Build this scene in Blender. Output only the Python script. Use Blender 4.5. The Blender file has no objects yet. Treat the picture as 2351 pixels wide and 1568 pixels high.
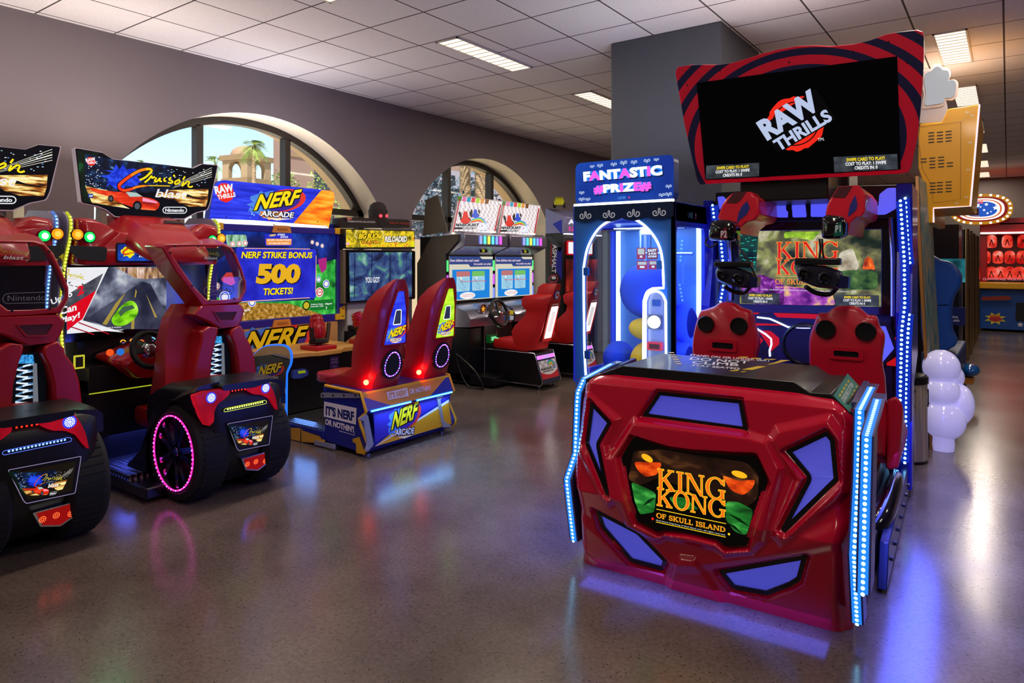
import bpy, bmesh, math, random
import numpy as np
from mathutils import Vector, Matrix
from mathutils.geometry import tessellate_polygon
random.seed(7)
PI = math.pi
SC = bpy.context.scene
COL = SC.collection

# ---------------------------------------------------------------- camera
F_PX, YAW, HORIZON, CENTRE, EYE = 1586.63, .6443, 595.67, 1122.15, 1.55
IMG_W, IMG_H = 2351, 1568
cd = bpy.data.cameras.new('camera'); cam = bpy.data.objects.new('camera', cd); COL.objects.link(cam)
cd.sensor_fit = 'HORIZONTAL'; cd.sensor_width = 36; cd.lens = F_PX/IMG_W*36
cd.shift_x = (IMG_W/2-CENTRE)/IMG_W; cd.shift_y = -(IMG_H/2-HORIZON)/IMG_W
cd.clip_start = .05; cd.clip_end = 400
cam.location = (0, 0, EYE); cam.rotation_euler = (PI/2, 0, YAW)
SC.camera = cam
# ---------------------------------------------------------------- exposure, sky, sun
SC.view_settings.view_transform = 'Standard'; SC.view_settings.look = 'None'
SC.view_settings.exposure = 0; SC.view_settings.gamma = 1; SC.view_settings.use_curve_mapping = False
W = bpy.data.worlds.new('sky'); SC.world = W; W.use_nodes = True
wn = W.node_tree; wn.nodes.clear()
wo = wn.nodes.new('ShaderNodeOutputWorld'); wb = wn.nodes.new('ShaderNodeBackground')
ws = wn.nodes.new('ShaderNodeTexSky'); ws.sky_type = 'NISHITA'; ws.sun_disc = False
ws.sun_elevation = math.radians(48); ws.sun_rotation = math.radians(120); ws.altitude = 300; ws.air_density = 1.0; ws.dust_density = 1.2
wb.inputs[1].default_value = .24
wn.links.new(ws.outputs[0], wb.inputs[0]); wn.links.new(wb.outputs[0], wo.inputs[0])
sd = bpy.data.lights.new('sun', 'SUN'); sd.energy = 10.0; sd.angle = .01; sd.color = (1, .93, .82)
sun = bpy.data.objects.new('sun', sd); COL.objects.link(sun)
sun.rotation_euler = Vector((-.42, .5, -1.1)).to_track_quat('-Z', 'Y').to_euler()
FIX_P, FIX_E = 26.0, 1.6        # power of one ceiling fixture's lamp, glow of its lens

# ---------------------------------------------------------------- helpers
CAM = Vector((0, 0, EYE)); sy_, cy_ = math.sin(YAW), math.cos(YAW)
def ray(px, py):
    r = (px-CENTRE)/F_PX
    return Vector((r*cy_-sy_, r*sy_+cy_, -(py-HORIZON)/F_PX))
class Fr:
    """local frame of a machine: origin on the floor, turned about z; turns photo points into points on its planes"""
    def __init__(s, x, y, rz=0):
        s.M = Matrix.Translation((x, y, 0)) @ Matrix.Rotation(rz, 4, 'Z'); s.I = s.M.inverted(); s.x, s.y, s.rz = x, y, rz
        s.c = s.I @ CAM
    def r(s, px, py): return s.I.to_3x3() @ ray(px, py)
    def Y(s, px, py, y):
        d = s.r(px, py); t = (y-s.c.y)/d.y; p = s.c+d*t; return (p.x, p.z)
    def X(s, px, py, x):
        d = s.r(px, py); t = (x-s.c.x)/d.x; p = s.c+d*t; return (p.y, p.z)
    def Z(s, px, py, z):
        d = s.r(px, py); t = (z-s.c.z)/d.z; p = s.c+d*t; return (p.x, p.y)
class Pl:
    """a flat face inside a frame: origin O, right U, up V (unit), N = towards the viewer"""
    def __init__(s, fr, O, U, V):
        s.fr = fr; s.O = Vector(O); s.U = Vector(U).normalized(); s.V = Vector(V); s.V = (s.V-s.U*s.V.dot(s.U)).normalized(); s.N = s.U.cross(s.V)
        if (fr.c-s.O).dot(s.N) < 0: s.N = -s.N
    def p(s, px, py):
        d = s.fr.r(px, py); t = (s.O-s.fr.c).dot(s.N)/d.dot(s.N); q = s.fr.c+d*t-s.O
        return (q.dot(s.U), q.dot(s.V))
    def ps(s, pts): return [s.p(*q) for q in pts]
    def w(s, u, v, h=0): return s.O+s.U*u+s.V*v+s.N*h
def lin(h):
    h = h.lstrip('#'); o = []
    for i in (0, 2, 4):
        c = int(h[i:i+2], 16)/255; o.append(c/12.92 if c <= .04045 else ((c+.055)/1.055)**2.4)
    return tuple(o)+(1,)
MATS = {}
def new_mat(name):
    m = bpy.data.materials.new(name); m.use_nodes = True; nt = m.node_tree; nt.nodes.clear()
    return m, nt, nt.nodes.new('ShaderNodeOutputMaterial')
def pm(hexc, rough=.45, metal=0, coat=0, spec=.5, trans=0, alpha=1):
    k = ('p', hexc, rough, metal, coat, spec, trans, alpha)
    if k in MATS: return MATS[k]
    m, nt, o = new_mat('paint_'+hexc.strip('#')); b = nt.nodes.new('ShaderNodeBsdfPrincipled')
    b.inputs['Base Color'].default_value = lin(hexc); b.inputs['Roughness'].default_value = rough; b.inputs['Metallic'].default_value = metal
    b.inputs['Coat Weight'].default_value = coat; b.inputs['Coat Roughness'].default_value = .08; b.inputs['Specular IOR Level'].default_value = spec
    b.inputs['Transmission Weight'].default_value = trans; b.inputs['Alpha'].default_value = alpha
    nt.links.new(b.outputs[0], o.inputs[0]); MATS[k] = m; return m
def em(hexc, s=1.0, base='#0a0a0a'):
    """self-lit surface (screen, LED, lightbox)"""
    k = ('e', hexc, s)
    if k in MATS: return MATS[k]
    m, nt, o = new_mat('glow_'+hexc.strip('#')); b = nt.nodes.new('ShaderNodeBsdfPrincipled')
    b.inputs['Base Color'].default_value = lin(base); b.inputs['Roughness'].default_value = .3; b.inputs['Specular IOR Level'].default_value = .15
    b.inputs['Emission Color'].default_value = lin(hexc); b.inputs['Emission Strength'].default_value = s
    nt.links.new(b.outputs[0], o.inputs[0]); MATS[k] = m; return m
def noise_em(name, stops, scale=4, stretch=(1, 1, 1), detail=6, s=1.0, distort=0, rot=(0, 0, 0), emis=True, rough=.4):
    """patchy picture or patchy paint from noise, colours as (position, hex)"""
    m, nt, o = new_mat(name); N = nt.nodes.new; L = nt.links.new
    tc = N('ShaderNodeTexCoord'); mp = N('ShaderNodeMapping'); nz = N('ShaderNodeTexNoise'); rp = N('ShaderNodeValToRGB'); b = N('ShaderNodeBsdfPrincipled')
    mp.inputs['Scale'].default_value = stretch; mp.inputs['Rotation'].default_value = rot
    nz.inputs['Scale'].default_value = scale; nz.inputs['Detail'].default_value = detail; nz.inputs['Distortion'].default_value = distort
    cr = rp.color_ramp
    while len(cr.elements) < len(stops): cr.elements.new(.5)
    for e, (p, c) in zip(cr.elements, stops): e.position = p; e.color = lin(c)
    L(tc.outputs['Object'], mp.inputs[0]); L(mp.outputs[0], nz.inputs['Vector']); L(nz.outputs[0], rp.inputs[0])
    b.inputs['Roughness'].default_value = rough
    if emis:
        b.inputs['Specular IOR Level'].default_value = .1
        b.inputs['Base Color'].default_value = (.01, .01, .01, 1); L(rp.outputs[0], b.inputs['Emission Color']); b.inputs['Emission Strength'].default_value = s
    else: L(rp.outputs[0], b.inputs['Base Color'])
    L(b.outputs[0], o.inputs[0]); return m
def hex_mesh(name, hole, web, glow=0, scale=170, coords='Object'):
    """perforated grille sheet: round holes in hexagonal rows"""
    m, nt, o = new_mat(name); N = nt.nodes.new; L = nt.links.new
    tc = N('ShaderNodeTexCoord'); mp = N('ShaderNodeMapping'); v = N('ShaderNodeTexVoronoi'); rp = N('ShaderNodeMath'); mx = N('ShaderNodeMixRGB'); b = N('ShaderNodeBsdfPrincipled')
    v.inputs['Randomness'].default_value = 0.0; v.inputs['Scale'].default_value = scale; mp.inputs['Scale'].default_value = (1, 0.02, .9); mp.inputs['Rotation'].default_value = (0, PI/4, 0)
    rp.operation = 'LESS_THAN'; rp.inputs[1].default_value = .36
    L(tc.outputs[coords], mp.inputs[0]); L(mp.outputs[0], v.inputs['Vector']); L(v.outputs['Distance'], rp.inputs[0]); L(rp.outputs[0], mx.inputs[0])
    mx.inputs[1].default_value = lin(web); mx.inputs[2].default_value = lin(hole)
    L(mx.outputs[0], b.inputs['Base Color']); b.inputs['Roughness'].default_value = .5
    if glow: L(mx.outputs[0], b.inputs['Emission Color']); b.inputs['Emission Strength'].default_value = glow
    L(b.outputs[0], o.inputs[0]); return m
def catmull(pts, n=8, closed=False):
    P = [Vector(p) for p in pts]; out = []; N = len(P)
    for i in range(N if closed else N-1):
        if closed: a, b, c, d = P[(i-1) % N], P[i], P[(i+1) % N], P[(i+2) % N]
        else: a, b, c, d = P[max(i-1, 0)], P[i], P[i+1], P[min(i+2, N-1)]
        for k in range(n):
            t = k/n; out.append(.5*((2*b)+(c-a)*t+(2*a-5*b+4*c-d)*t*t+(3*b-a-3*c+d)*t**3))
    if not closed: out.append(P[-1])
    return [tuple(p) for p in out]
def rnd(pts, r=.02, n=4):
    """round the corners of a closed 2-D outline"""
    out = []; N = len(pts)
    for i in range(N):
        a, b, c = Vector(pts[i-1][:2]), Vector(pts[i][:2]), Vector(pts[(i+1) % N][:2])
        d1, d2 = (a-b), (c-b); k = min(r, d1.length*.45, d2.length*.45)
        p, q = b+d1.normalized()*k, b+d2.normalized()*k
        for j in range(n+1):
            t = j/n; out.append(tuple((1-t)**2*p+2*t*(1-t)*b+t*t*q))
    return out
def rect(u0, v0, u1, v1): return [(u0, v0), (u1, v0), (u1, v1), (u0, v1)]
def ell(u, v, a, b=None, n=24, rot=0):
    b = b or a; c, s = math.cos(rot), math.sin(rot)
    return [(u+a*math.cos(t)*c-b*math.sin(t)*s, v+a*math.cos(t)*s+b*math.sin(t)*c) for t in [2*PI*i/n for i in range(n)]]
class MB:
    """collects shapes into ONE mesh"""
    def __init__(s): s.v = []; s.f = []; s.m = []; s.mats = []
    def mi(s, mat):
        if mat is None: return 0
        if mat not in s.mats: s.mats.append(mat)
        return s.mats.index(mat)
    def add(s, vs, fs, mat=None, M=None):
        k = len(s.v); mi = s.mi(mat)
        s.v += [tuple(M @ Vector(v)) if M is not None else tuple(v) for v in vs]
        for f in fs: s.f.append([i+k for i in f]); s.m.append(mi)
        return s
    def box(s, x0, y0, z0, x1, y1, z1, mat=None, M=None):
        vs = [(x, y, z) for x in (x0, x1) for y in (y0, y1) for z in (z0, z1)]
        return s.add(vs, [(0, 1, 3, 2), (4, 6, 7, 5), (0, 4, 5, 1), (2, 3, 7, 6), (0, 2, 6, 4), (1, 5, 7, 3)], mat, M)
    def prism(s, poly, axis, a, b, mat=None, M=None, cap=True):
        """extrude a 2-D outline along an axis; 'x': poly=(y,z), 'y': poly=(x,z), 'z': poly=(x,y)"""
        def q(p, d): return {'x': (d, p[0], p[1]), 'y': (p[0], d, p[1]), 'z': (p[0], p[1], d)}[axis]
        n = len(poly); vs = [q(p, a) for p in poly]+[q(p, b) for p in poly]
        fs = [(i, (i+1) % n, n+(i+1) % n, n+i) for i in range(n)]
        if cap:
            t = tessellate_polygon([[Vector((p[0], p[1], 0)) for p in poly]])
            fs += [tuple(x) for x in t]+[tuple(n+i for i in reversed(x)) for x in t]
        return s.add(vs, fs, mat, M)
    def loft(s, loops, mat=None, M=None, caps=True, closed=True):
        n = len(loops[0]); vs = [p for l in loops for p in l]; fs = []
        for k in range(len(loops)-1):
            for i in range(n if closed else n-1):
                j = (i+1) % n; fs.append((k*n+i, k*n+j, (k+1)*n+j, (k+1)*n+i))
        if caps: fs += [tuple(range(n))[::-1], tuple((len(loops)-1)*n+i for i in range(n))]
        return s.add(vs, fs, mat, M)
    def tube(s, pts, r, mat=None, n=10, M=None, closed=False):
        P = [Vector(p) for p in pts]; N = len(P); loops = []; up = Vector((0, 0, 1)); prev = None
        for i in range(N):
            if closed: t = (P[(i+1) % N]-P[i-1])
            else: t = P[min(i+1, N-1)]-P[max(i-1, 0)]
            t.normalize()
            if prev is None:
                a = t.cross(up)
                if a.length < .1: a = t.cross(Vector((1, 0, 0)))
            else: a = prev-t*prev.dot(t)
            a.normalize(); prev = a; b = t.cross(a); rr = r[i] if isinstance(r, (list, tuple)) else r
            loops.append([tuple(P[i]+(a*math.cos(2*PI*k/n)+b*math.sin(2*PI*k/n))*rr) for k in range(n)])
        if closed: loops.append(loops[0])
        return s.loft(loops, mat, M, caps=not closed)
    def lathe(s, prof, c=(0, 0, 0), axis='z', n=28, mat=None, M=None, a0=0, a1=2*PI):
        """profile (radius, height) turned about an axis through c"""
        loops = []
        full = abs(a1-a0-2*PI) < 1e-6
        for k in range(n+1):
            t = a0+(a1-a0)*k/n; l = []
            for r, h in prof:
                p = {'z': (r*math.cos(t), r*math.sin(t), h), 'y': (r*math.cos(t), h, r*math.sin(t)), 'x': (h, r*math.cos(t), r*math.sin(t))}[axis]
                l.append((p[0]+c[0], p[1]+c[1], p[2]+c[2]))
            loops.append(l)
        return s.loft(loops, mat, M, caps=False, closed=False)
    def cyl(s, c, r, h, axis='z', n=24, mat=None, M=None, r2=None):
        return s.lathe([(0, 0), (r, 0), (r2 if r2 is not None else r, h), (0, h)], c, axis, n, mat, M)
    def ball(s, c, rx, ry=None, rz=None, mat=None, n=20, M=None):
        ry = ry or rx; rz = rz or rx; loops = []
        for k in range(1, n//2):
            t = PI*k/(n//2); loops.append([(c[0]+rx*math.sin(t)*math.cos(2*PI*i/n), c[1]+ry*math.sin(t)*math.sin(2*PI*i/n), c[2]+rz*math.cos(t)) for i in range(n)])
        return s.loft(loops, mat, M)
    def torus(s, c, R, r, axis='z', n=32, m=10, mat=None, M=None, sq=1):
        pts = []
        for k in range(n):
            t = 2*PI*k/n; a, b = R*math.cos(t), R*math.sin(t)*sq
            p = {'z': (a, b, 0), 'y': (a, 0, b), 'x': (0, a, b)}[axis]; pts.append((c[0]+p[0], c[1]+p[1], c[2]+p[2]))
        return s.tube(pts, r, mat, m, M, closed=True)
    # flat artwork on a Pl, each call one thin layer further out
    def art(s, pl, poly, mat, h=0.0):
        t = tessellate_polygon([[Vector((p[0], p[1], 0)) for p in poly]])
        return s.add([pl.w(p[0], p[1], h) for p in poly], [tuple(x) for x in t], mat)
    def apx(s, pl, pxs, mat, h=0.0, r=0):
        q = pl.ps(pxs); return s.art(pl, rnd(q, r) if r else q, mat, h)
    def stroke(s, pl, pts, w, mat, h=0.0, closed=False):
        """line of given width (or widths) along plane points; mat may be a list, one per stretch"""
        N = len(pts); P = [Vector(p[:2]) for p in pts]; A = []; B = []
        for i in range(N):
            t = (P[(i+1) % N]-P[i-1]) if closed else P[min(i+1, N-1)]-P[max(i-1, 0)]
            if t.length < 1e-9: t = Vector((1, 0))
            t.normalize(); nrm = Vector((-t.y, t.x)); ww = (w[i] if isinstance(w, (list, tuple)) else w)/2
            A.append(P[i]+nrm*ww); B.append(P[i]-nrm*ww)
        for i in range(N if closed else N-1):
            j = (i+1) % N; m = mat[min(int(i*len(mat)/N), len(mat)-1)] if isinstance(mat, list) else mat
            s.add([pl.w(*A[i], h), pl.w(*A[j], h), pl.w(*B[j], h), pl.w(*B[i], h)], [(0, 1, 2, 3)], m)
        return s
    def band(s, pl, outer, inner, mat, h=0.0, thick=0):
        """ring between two outlines of the same length; thick gives it real depth outward"""
        n = len(outer)
        a = [pl.w(*p, h) for p in outer]; b = [pl.w(*p, h) for p in inner]
        if not thick: return s.add(a+b, [(i, (i+1) % n, n+(i+1) % n, n+i) for i in range(n)], mat)
        a2 = [pl.w(*p, h+thick) for p in outer]; b2 = [pl.w(*p, h+thick) for p in inner]; fs = []
        for i in range(n):
            j = (i+1) % n; fs += [(2*n+i, 2*n+j, 3*n+j, 3*n+i), (i, j, 2*n+j, 2*n+i), (3*n+i, 3*n+j, n+j, n+i), (i, n+i, n+j, j)]
        return s.add(a+b+a2+b2, fs, mat)
    def slab(s, pl, poly, mat, h0, h1):
        """outline on a plane given real thickness from h0 to h1"""
        n = len(poly); t = tessellate_polygon([[Vector((p[0], p[1], 0)) for p in poly]])
        vs = [pl.w(p[0], p[1], h0) for p in poly]+[pl.w(p[0], p[1], h1) for p in poly]
        fs = [(i, (i+1) % n, n+(i+1) % n, n+i) for i in range(n)]+[tuple(x) for x in t]+[tuple(n+i for i in reversed(x)) for x in t]
        return s.add(vs, fs, mat)
    def text(s, pl, txt, p0, p1, p2, mat, h=0.0, bold=0, depth=0, sx=1.0):
        """lettering fitted to a parallelogram of photo points: p0 lower left, p1 lower right, p2 upper left"""
        a, b, c = (Vector(pl.p(*q)) for q in (p0, p1, p2)); return s.text_uv(pl, txt, a, b, c, mat, h, bold, depth, sx)
    def text_uv(s, pl, txt, a, b, c, mat, h=0.0, bold=0, depth=0, sx=1.0):
        vs, fs, bb = glyphs(txt, bold, sx); a, b, c = Vector(a), Vector(b), Vector(c)
        w = bb[2]-bb[0]; hh = bb[3]-bb[1]
        U, V = (b-a)/w, (c-a)/hh
        return s.add([pl.w(*(a+U*(x-bb[0])+V*(y-bb[1])), h) for x, y in vs], fs, mat)
    def build(s, name, mat=None, parent=None, smooth=0, bevel=0, seg=2, label=None):
        me = bpy.data.meshes.new(name); me.from_pydata(s.v, [], s.f)
        for m in (s.mats or [mat]): me.materials.append(m)
        if len(s.mats) > 1: me.polygons.foreach_set('material_index', s.m)
        bm = bmesh.new(); bm.from_mesh(me)
        if smooth or bevel: bmesh.ops.remove_doubles(bm, verts=bm.verts, dist=1e-5)
        if not getattr(s, 'flat', False): bmesh.ops.recalc_face_normals(bm, faces=bm.faces)
        bm.to_mesh(me); bm.free()
        if smooth:
            me.polygons.foreach_set('use_smooth', [True]*len(me.polygons)); me.set_sharp_from_angle(angle=math.radians(smooth))
        o = bpy.data.objects.new(name, me); COL.objects.link(o)
        if parent: o.parent = parent
        if bevel:
            b = o.modifiers.new('edge', 'BEVEL'); b.width = bevel; b.segments = seg; b.limit_method = 'ANGLE'; b.angle_limit = math.radians(35); b.harden_normals = False
            if not smooth: me.polygons.foreach_set('use_smooth', [True]*len(me.polygons)); me.set_sharp_from_angle(angle=math.radians(40))
        if label: o['label'] = label
        return o
GL = {}
def glyphs(txt, bold=0, sx=1.0):
    k = (txt, bold, sx)
    if k in GL: return GL[k]
    c = bpy.data.curves.new('t', 'FONT'); c.body = txt; c.size = 1; c.offset = bold; c.resolution_u = 3; c.fill_mode = 'FRONT'; c.dimensions = '2D'; c.space_character = sx
    o = bpy.data.objects.new('t', c); COL.objects.link(o); dg = bpy.context.evaluated_depsgraph_get(); dg.update()
    me = o.evaluated_get(dg).to_mesh()
    vs = [(v.co.x, v.co.y) for v in me.vertices]; fs = [tuple(p.vertices) for p in me.polygons]
    o.evaluated_get(dg).to_mesh_clear(); bpy.data.objects.remove(o); bpy.data.curves.remove(c)
    xs = [v[0] for v in vs]; ys = [v[1] for v in vs]
    GL[k] = (vs, fs, (min(xs), min(ys), max(xs), max(ys))); return GL[k]
def thing(name, label, cat, fr=None, loc=None, rz=0, group=None):
    o = bpy.data.objects.new(name, None); COL.objects.link(o); o.empty_display_size = .1
    if fr: o.location = (fr.x, fr.y, 0); o.rotation_euler = (0, 0, fr.rz)
    elif loc: o.location = loc; o.rotation_euler = (0, 0, rz)
    return tag(o, label, cat, group)
def tag(o, label, cat, group=None):
    o['label'] = label; o['category'] = cat
    if group: o['group'] = group
    return o
def struct(o, label=None):
    o['kind'] = 'structure'
    if label: o['label'] = label
    return o
def lamp(name, parent, loc, power, color, size=.3, size_y=None, rot=(0, 0, 0)):
    l = bpy.data.lights.new(name, 'AREA'); l.energy = power; l.color = color; l.size = size
    if size_y: l.shape = 'RECTANGLE'; l.size_y = size_y
    o = bpy.data.objects.new(name, l); COL.objects.link(o); o.parent = parent; o.location = loc; o.rotation_euler = rot; return o
def led_run(pts, pitch, r, lens, body=None, n=8, out=(0, -1, 0), mb=None):
    """row of small LED lenses along a 3-D polyline"""
    mb = mb or MB(); P = [Vector(p) for p in pts]; o = Vector(out); acc = 0
    for a, b in zip(P, P[1:]):
        d = b-a; L = d.length
        if L < 1e-6: continue
        t = acc
        while t < L:
            p = a+d*(t/L)+o*.004; e1 = d.normalized(); e2 = o.cross(e1).normalized()
            ring = [tuple(p+(e1*math.cos(2*PI*k/n)+e2*math.sin(2*PI*k/n))*r) for k in range(n)]
            mb.add([tuple(p+o*r*.5)]+ring, [(0, 1+k, 1+(k+1) % n) for k in range(n)], lens); t += pitch
        acc = t-L
    return mb
# ================================================================ the room
CEIL = EYE+1.952; WX = -6.18; BACKY = 20.5; FRONTY = -3.0; RX = 7.0
G = Fr(0, 0, 0)
def mat_floor():
    m, nt, o = new_mat('polished_concrete'); N = nt.nodes.new; L = nt.links.new
    tc = N('ShaderNodeTexCoord'); n1 = N('ShaderNodeTexNoise'); n2 = N('ShaderNodeTexNoise'); n3 = N('ShaderNodeTexVoronoi'); r1 = N('ShaderNodeValToRGB'); r2 = N('ShaderNodeValToRGB'); mx = N('ShaderNodeMixRGB'); r3 = N('ShaderNodeMapRange'); b = N('ShaderNodeBsdfPrincipled'); mx2 = N('ShaderNodeMixRGB'); lt = N('ShaderNodeMath'); bu = N('ShaderNodeBump')
    n1.inputs['Scale'].default_value = 1.1; n1.inputs['Detail'].default_value = 8; n1.inputs['Roughness'].default_value = .62
    n2.inputs['Scale'].default_value = 55; n2.inputs['Detail'].default_value = 4
    n3.inputs['Scale'].default_value = 38
    r1.color_ramp.elements[0].position = .3; r1.color_ramp.elements[0].color = lin('#544741'); r1.color_ramp.elements[1].position = .72; r1.color_ramp.elements[1].color = lin('#80716a')
    r2.color_ramp.elements[0].position = .35; r2.color_ramp.elements[0].color = (.72, .72, .72, 1); r2.color_ramp.elements[1].position = .65; r2.color_ramp.elements[1].color = (1.1, 1.1, 1.1, 1)
    mx.blend_type = 'MULTIPLY'; mx.inputs[0].default_value = .8; lt.operation = 'LESS_THAN'; lt.inputs[1].default_value = .13
    for n in (n1, n2, n3): L(tc.outputs['Object'], n.inputs['Vector'])
    L(n1.outputs[0], r1.inputs[0]); L(n2.outputs[0], r2.inputs[0]); L(r1.outputs[0], mx.inputs[1]); L(r2.outputs[0], mx.inputs[2])
    L(n3.outputs['Distance'], lt.inputs[0]); L(lt.outputs[0], mx2.inputs[0]); L(mx.outputs[0], mx2.inputs[1]); mx2.inputs[2].default_value = lin('#2e2926'); L(mx2.outputs[0], b.inputs['Base Color'])
    r3.inputs['To Min'].default_value = .14; r3.inputs['To Max'].default_value = .26; L(n1.outputs[0], r3.inputs[0]); L(r3.outputs[0], b.inputs['Roughness'])
    bu.inputs['Strength'].default_value = .05; bu.inputs['Distance'].default_value = .004; L(n2.outputs[0], bu.inputs['Height']); L(bu.outputs[0], b.inputs['Normal'])
    b.inputs['Specular IOR Level'].default_value = .75
    L(b.outputs[0], o.inputs[0]); return m
def mat_wall(name, c, bump=.12):
    m, nt, o = new_mat(name); N = nt.nodes.new; L = nt.links.new
    tc = N('ShaderNodeTexCoord'); nz = N('ShaderNodeTexNoise'); bu = N('ShaderNodeBump'); b = N('ShaderNodeBsdfPrincipled')
    nz.inputs['Scale'].default_value = 90; nz.inputs['Detail'].default_value = 3; bu.inputs['Strength'].default_value = bump; bu.inputs['Distance'].default_value = .01
    L(tc.outputs['Object'], nz.inputs['Vector']); L(nz.outputs[0], bu.inputs['Height']); L(bu.outputs[0], b.inputs['Normal'])
    b.inputs['Base Color'].default_value = lin(c); b.inputs['Roughness'].default_value = .75; L(b.outputs[0], o.inputs[0]); return m
TILE, TX0, TY0 = .6096, -6.118, 2.838
def mat_ceiling():
    m, nt, o = new_mat('ceiling_tiles'); N = nt.nodes.new; L = nt.links.new
    tc = N('ShaderNodeTexCoord'); mp = N('ShaderNodeMapping'); br = N('ShaderNodeTexBrick'); nz = N('ShaderNodeTexNoise'); rp = N('ShaderNodeValToRGB'); mx = N('ShaderNodeMixRGB'); b = N('ShaderNodeBsdfPrincipled'); bu = N('ShaderNodeBump')
    mp.inputs['Location'].default_value = (-TX0+.006+TILE*40, -TY0+.006+TILE*40, 0)
    br.offset = 0; br.squash = 1; br.inputs['Scale'].default_value = 1; br.inputs['Brick Width'].default_value = TILE; br.inputs['Row Height'].default_value = TILE; br.inputs['Mortar Size'].default_value = .0075; br.inputs['Mortar Smooth'].default_value = .1
    br.inputs['Color1'].default_value = lin('#efe8e4'); br.inputs['Color2'].default_value = lin('#e9e1de'); br.inputs['Mortar'].default_value = lin('#4b4140')
    nz.inputs['Scale'].default_value = 120; nz.inputs['Detail'].default_value = 2; rp.color_ramp.elements[0].position = .38; rp.color_ramp.elements[0].color = (.8, .79, .79, 1); rp.color_ramp.elements[1].position = .56
    mx.blend_type = 'MULTIPLY'; mx.inputs[0].default_value = .55
    L(tc.outputs['Object'], mp.inputs[0]); L(mp.outputs[0], br.inputs['Vector']); L(tc.outputs['Object'], nz.inputs['Vector']); L(nz.outputs[0], rp.inputs[0]); L(br.outputs[0], mx.inputs[1]); L(rp.outputs[0], mx.inputs[2]); L(mx.outputs[0], b.inputs['Base Color'])
    b.inputs['Roughness'].default_value = .9; bu.inputs['Strength'].default_value = .15; bu.inputs['Distance'].default_value = .006; L(nz.outputs[0], bu.inputs['Height']); L(bu.outputs[0], b.inputs['Normal'])
    L(b.outputs[0], o.inputs[0]); return m
WALLP = mat_wall('grey_wall_paint', '#7c7174'); CREAM = mat_wall('cream_reveal_plaster', '#f0e0c4', .05); GREYC = mat_wall('grey_stucco_paint', '#4f525a', .5); BEIGE = mat_wall('sand_stucco', '#d9b98e', .3)
BRONZE = pm('#2e2722', .4, .3); BLACK = pm('#0b0b0d', .35); BLACKG = pm('#060608', .12, 0, .6); CHROME = pm('#c9ccd4', .12, 1); STEEL = pm('#9a9aa0', .3, 1); DARKP = pm('#15151a', .5)
def mat_glass(name, tint='#ffffff', refl=.06):
    m, nt, o = new_mat(name); N = nt.nodes.new; L = nt.links.new
    t = N('ShaderNodeBsdfTransparent'); g = N('ShaderNodeBsdfGlossy'); lw = N('ShaderNodeLayerWeight'); mr = N('ShaderNodeMapRange'); mx = N('ShaderNodeMixShader')
    t.inputs[0].default_value = lin(tint); g.inputs['Roughness'].default_value = .03; lw.inputs[0].default_value = .25
    mr.inputs['To Min'].default_value = refl; mr.inputs['To Max'].default_value = .6; L(lw.outputs['Facing'], mr.inputs[0]); mr.inputs['From Min'].default_value = .3
    L(mr.outputs[0], mx.inputs[0]); L(t.outputs[0], mx.inputs[1]); L(g.outputs[0], mx.inputs[2]); L(mx.outputs[0], o.inputs[0]); return m
GLASS = mat_glass('clear_glass', '#f4f8f8', .03)
struct(MB().box(WX-.45, FRONTY, -.12, RX, BACKY, 0).build('floor', mat_floor()))
struct(MB().box(WX-.45, FRONTY, CEIL, RX, BACKY, CEIL+.15).build('ceiling', mat_ceiling()))
# left wall with the arched openings
ARCH = [(.47, 1.07, 1.98), (4.347, 1.07, 1.98), (8.223, 1.09, 1.95)]
SPRING, SILL = 2.12, .35
def arch_outline(c, zc, R, spring=SPRING, sill=SILL, n=40, grow=0):
    R = R+grow; hw = math.sqrt(R*R-(spring-zc)**2); a = math.atan2(spring-zc, hw)
    pts = [(c-hw, sill-grow), (c+hw, sill-grow)]
    return pts+[(c+R*math.cos(t), zc+R*math.sin(t)) for t in [a+(PI-2*a)*k/n for k in range(n+1)]]
wl = MB(); outer = [(FRONTY, 0), (BACKY, 0), (BACKY, CEIL), (FRONTY, CEIL)]; holes = [arch_outline(*a) for a in ARCH]
loops = [[Vector((p[0], p[1], 0)) for p in outer]]+[[Vector((p[0], p[1], 0)) for p in h[::-1]] for h in holes]
flat = [p for l in loops for p in l]; tri = tessellate_polygon(loops)
XO = -6.85
wl.add([(WX, p.x, p.y) for p in flat], [tuple(t) for t in tri], WALLP)
wl.add([(XO, p.x, p.y) for p in flat], [tuple(t) for t in tri], BEIGE)
for h in holes:
    n = len(h)
    for xa, xb, mt in ((WX, -6.58, CREAM), (-6.58, XO, BEIGE)):
        wl.add([(xa, *p) for p in h]+[(xb, *p) for p in h], [(i, (i+1) % n, n+(i+1) % n, n+i) for i in range(n)], mt)
struct(wl.build('wall_left'))
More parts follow.
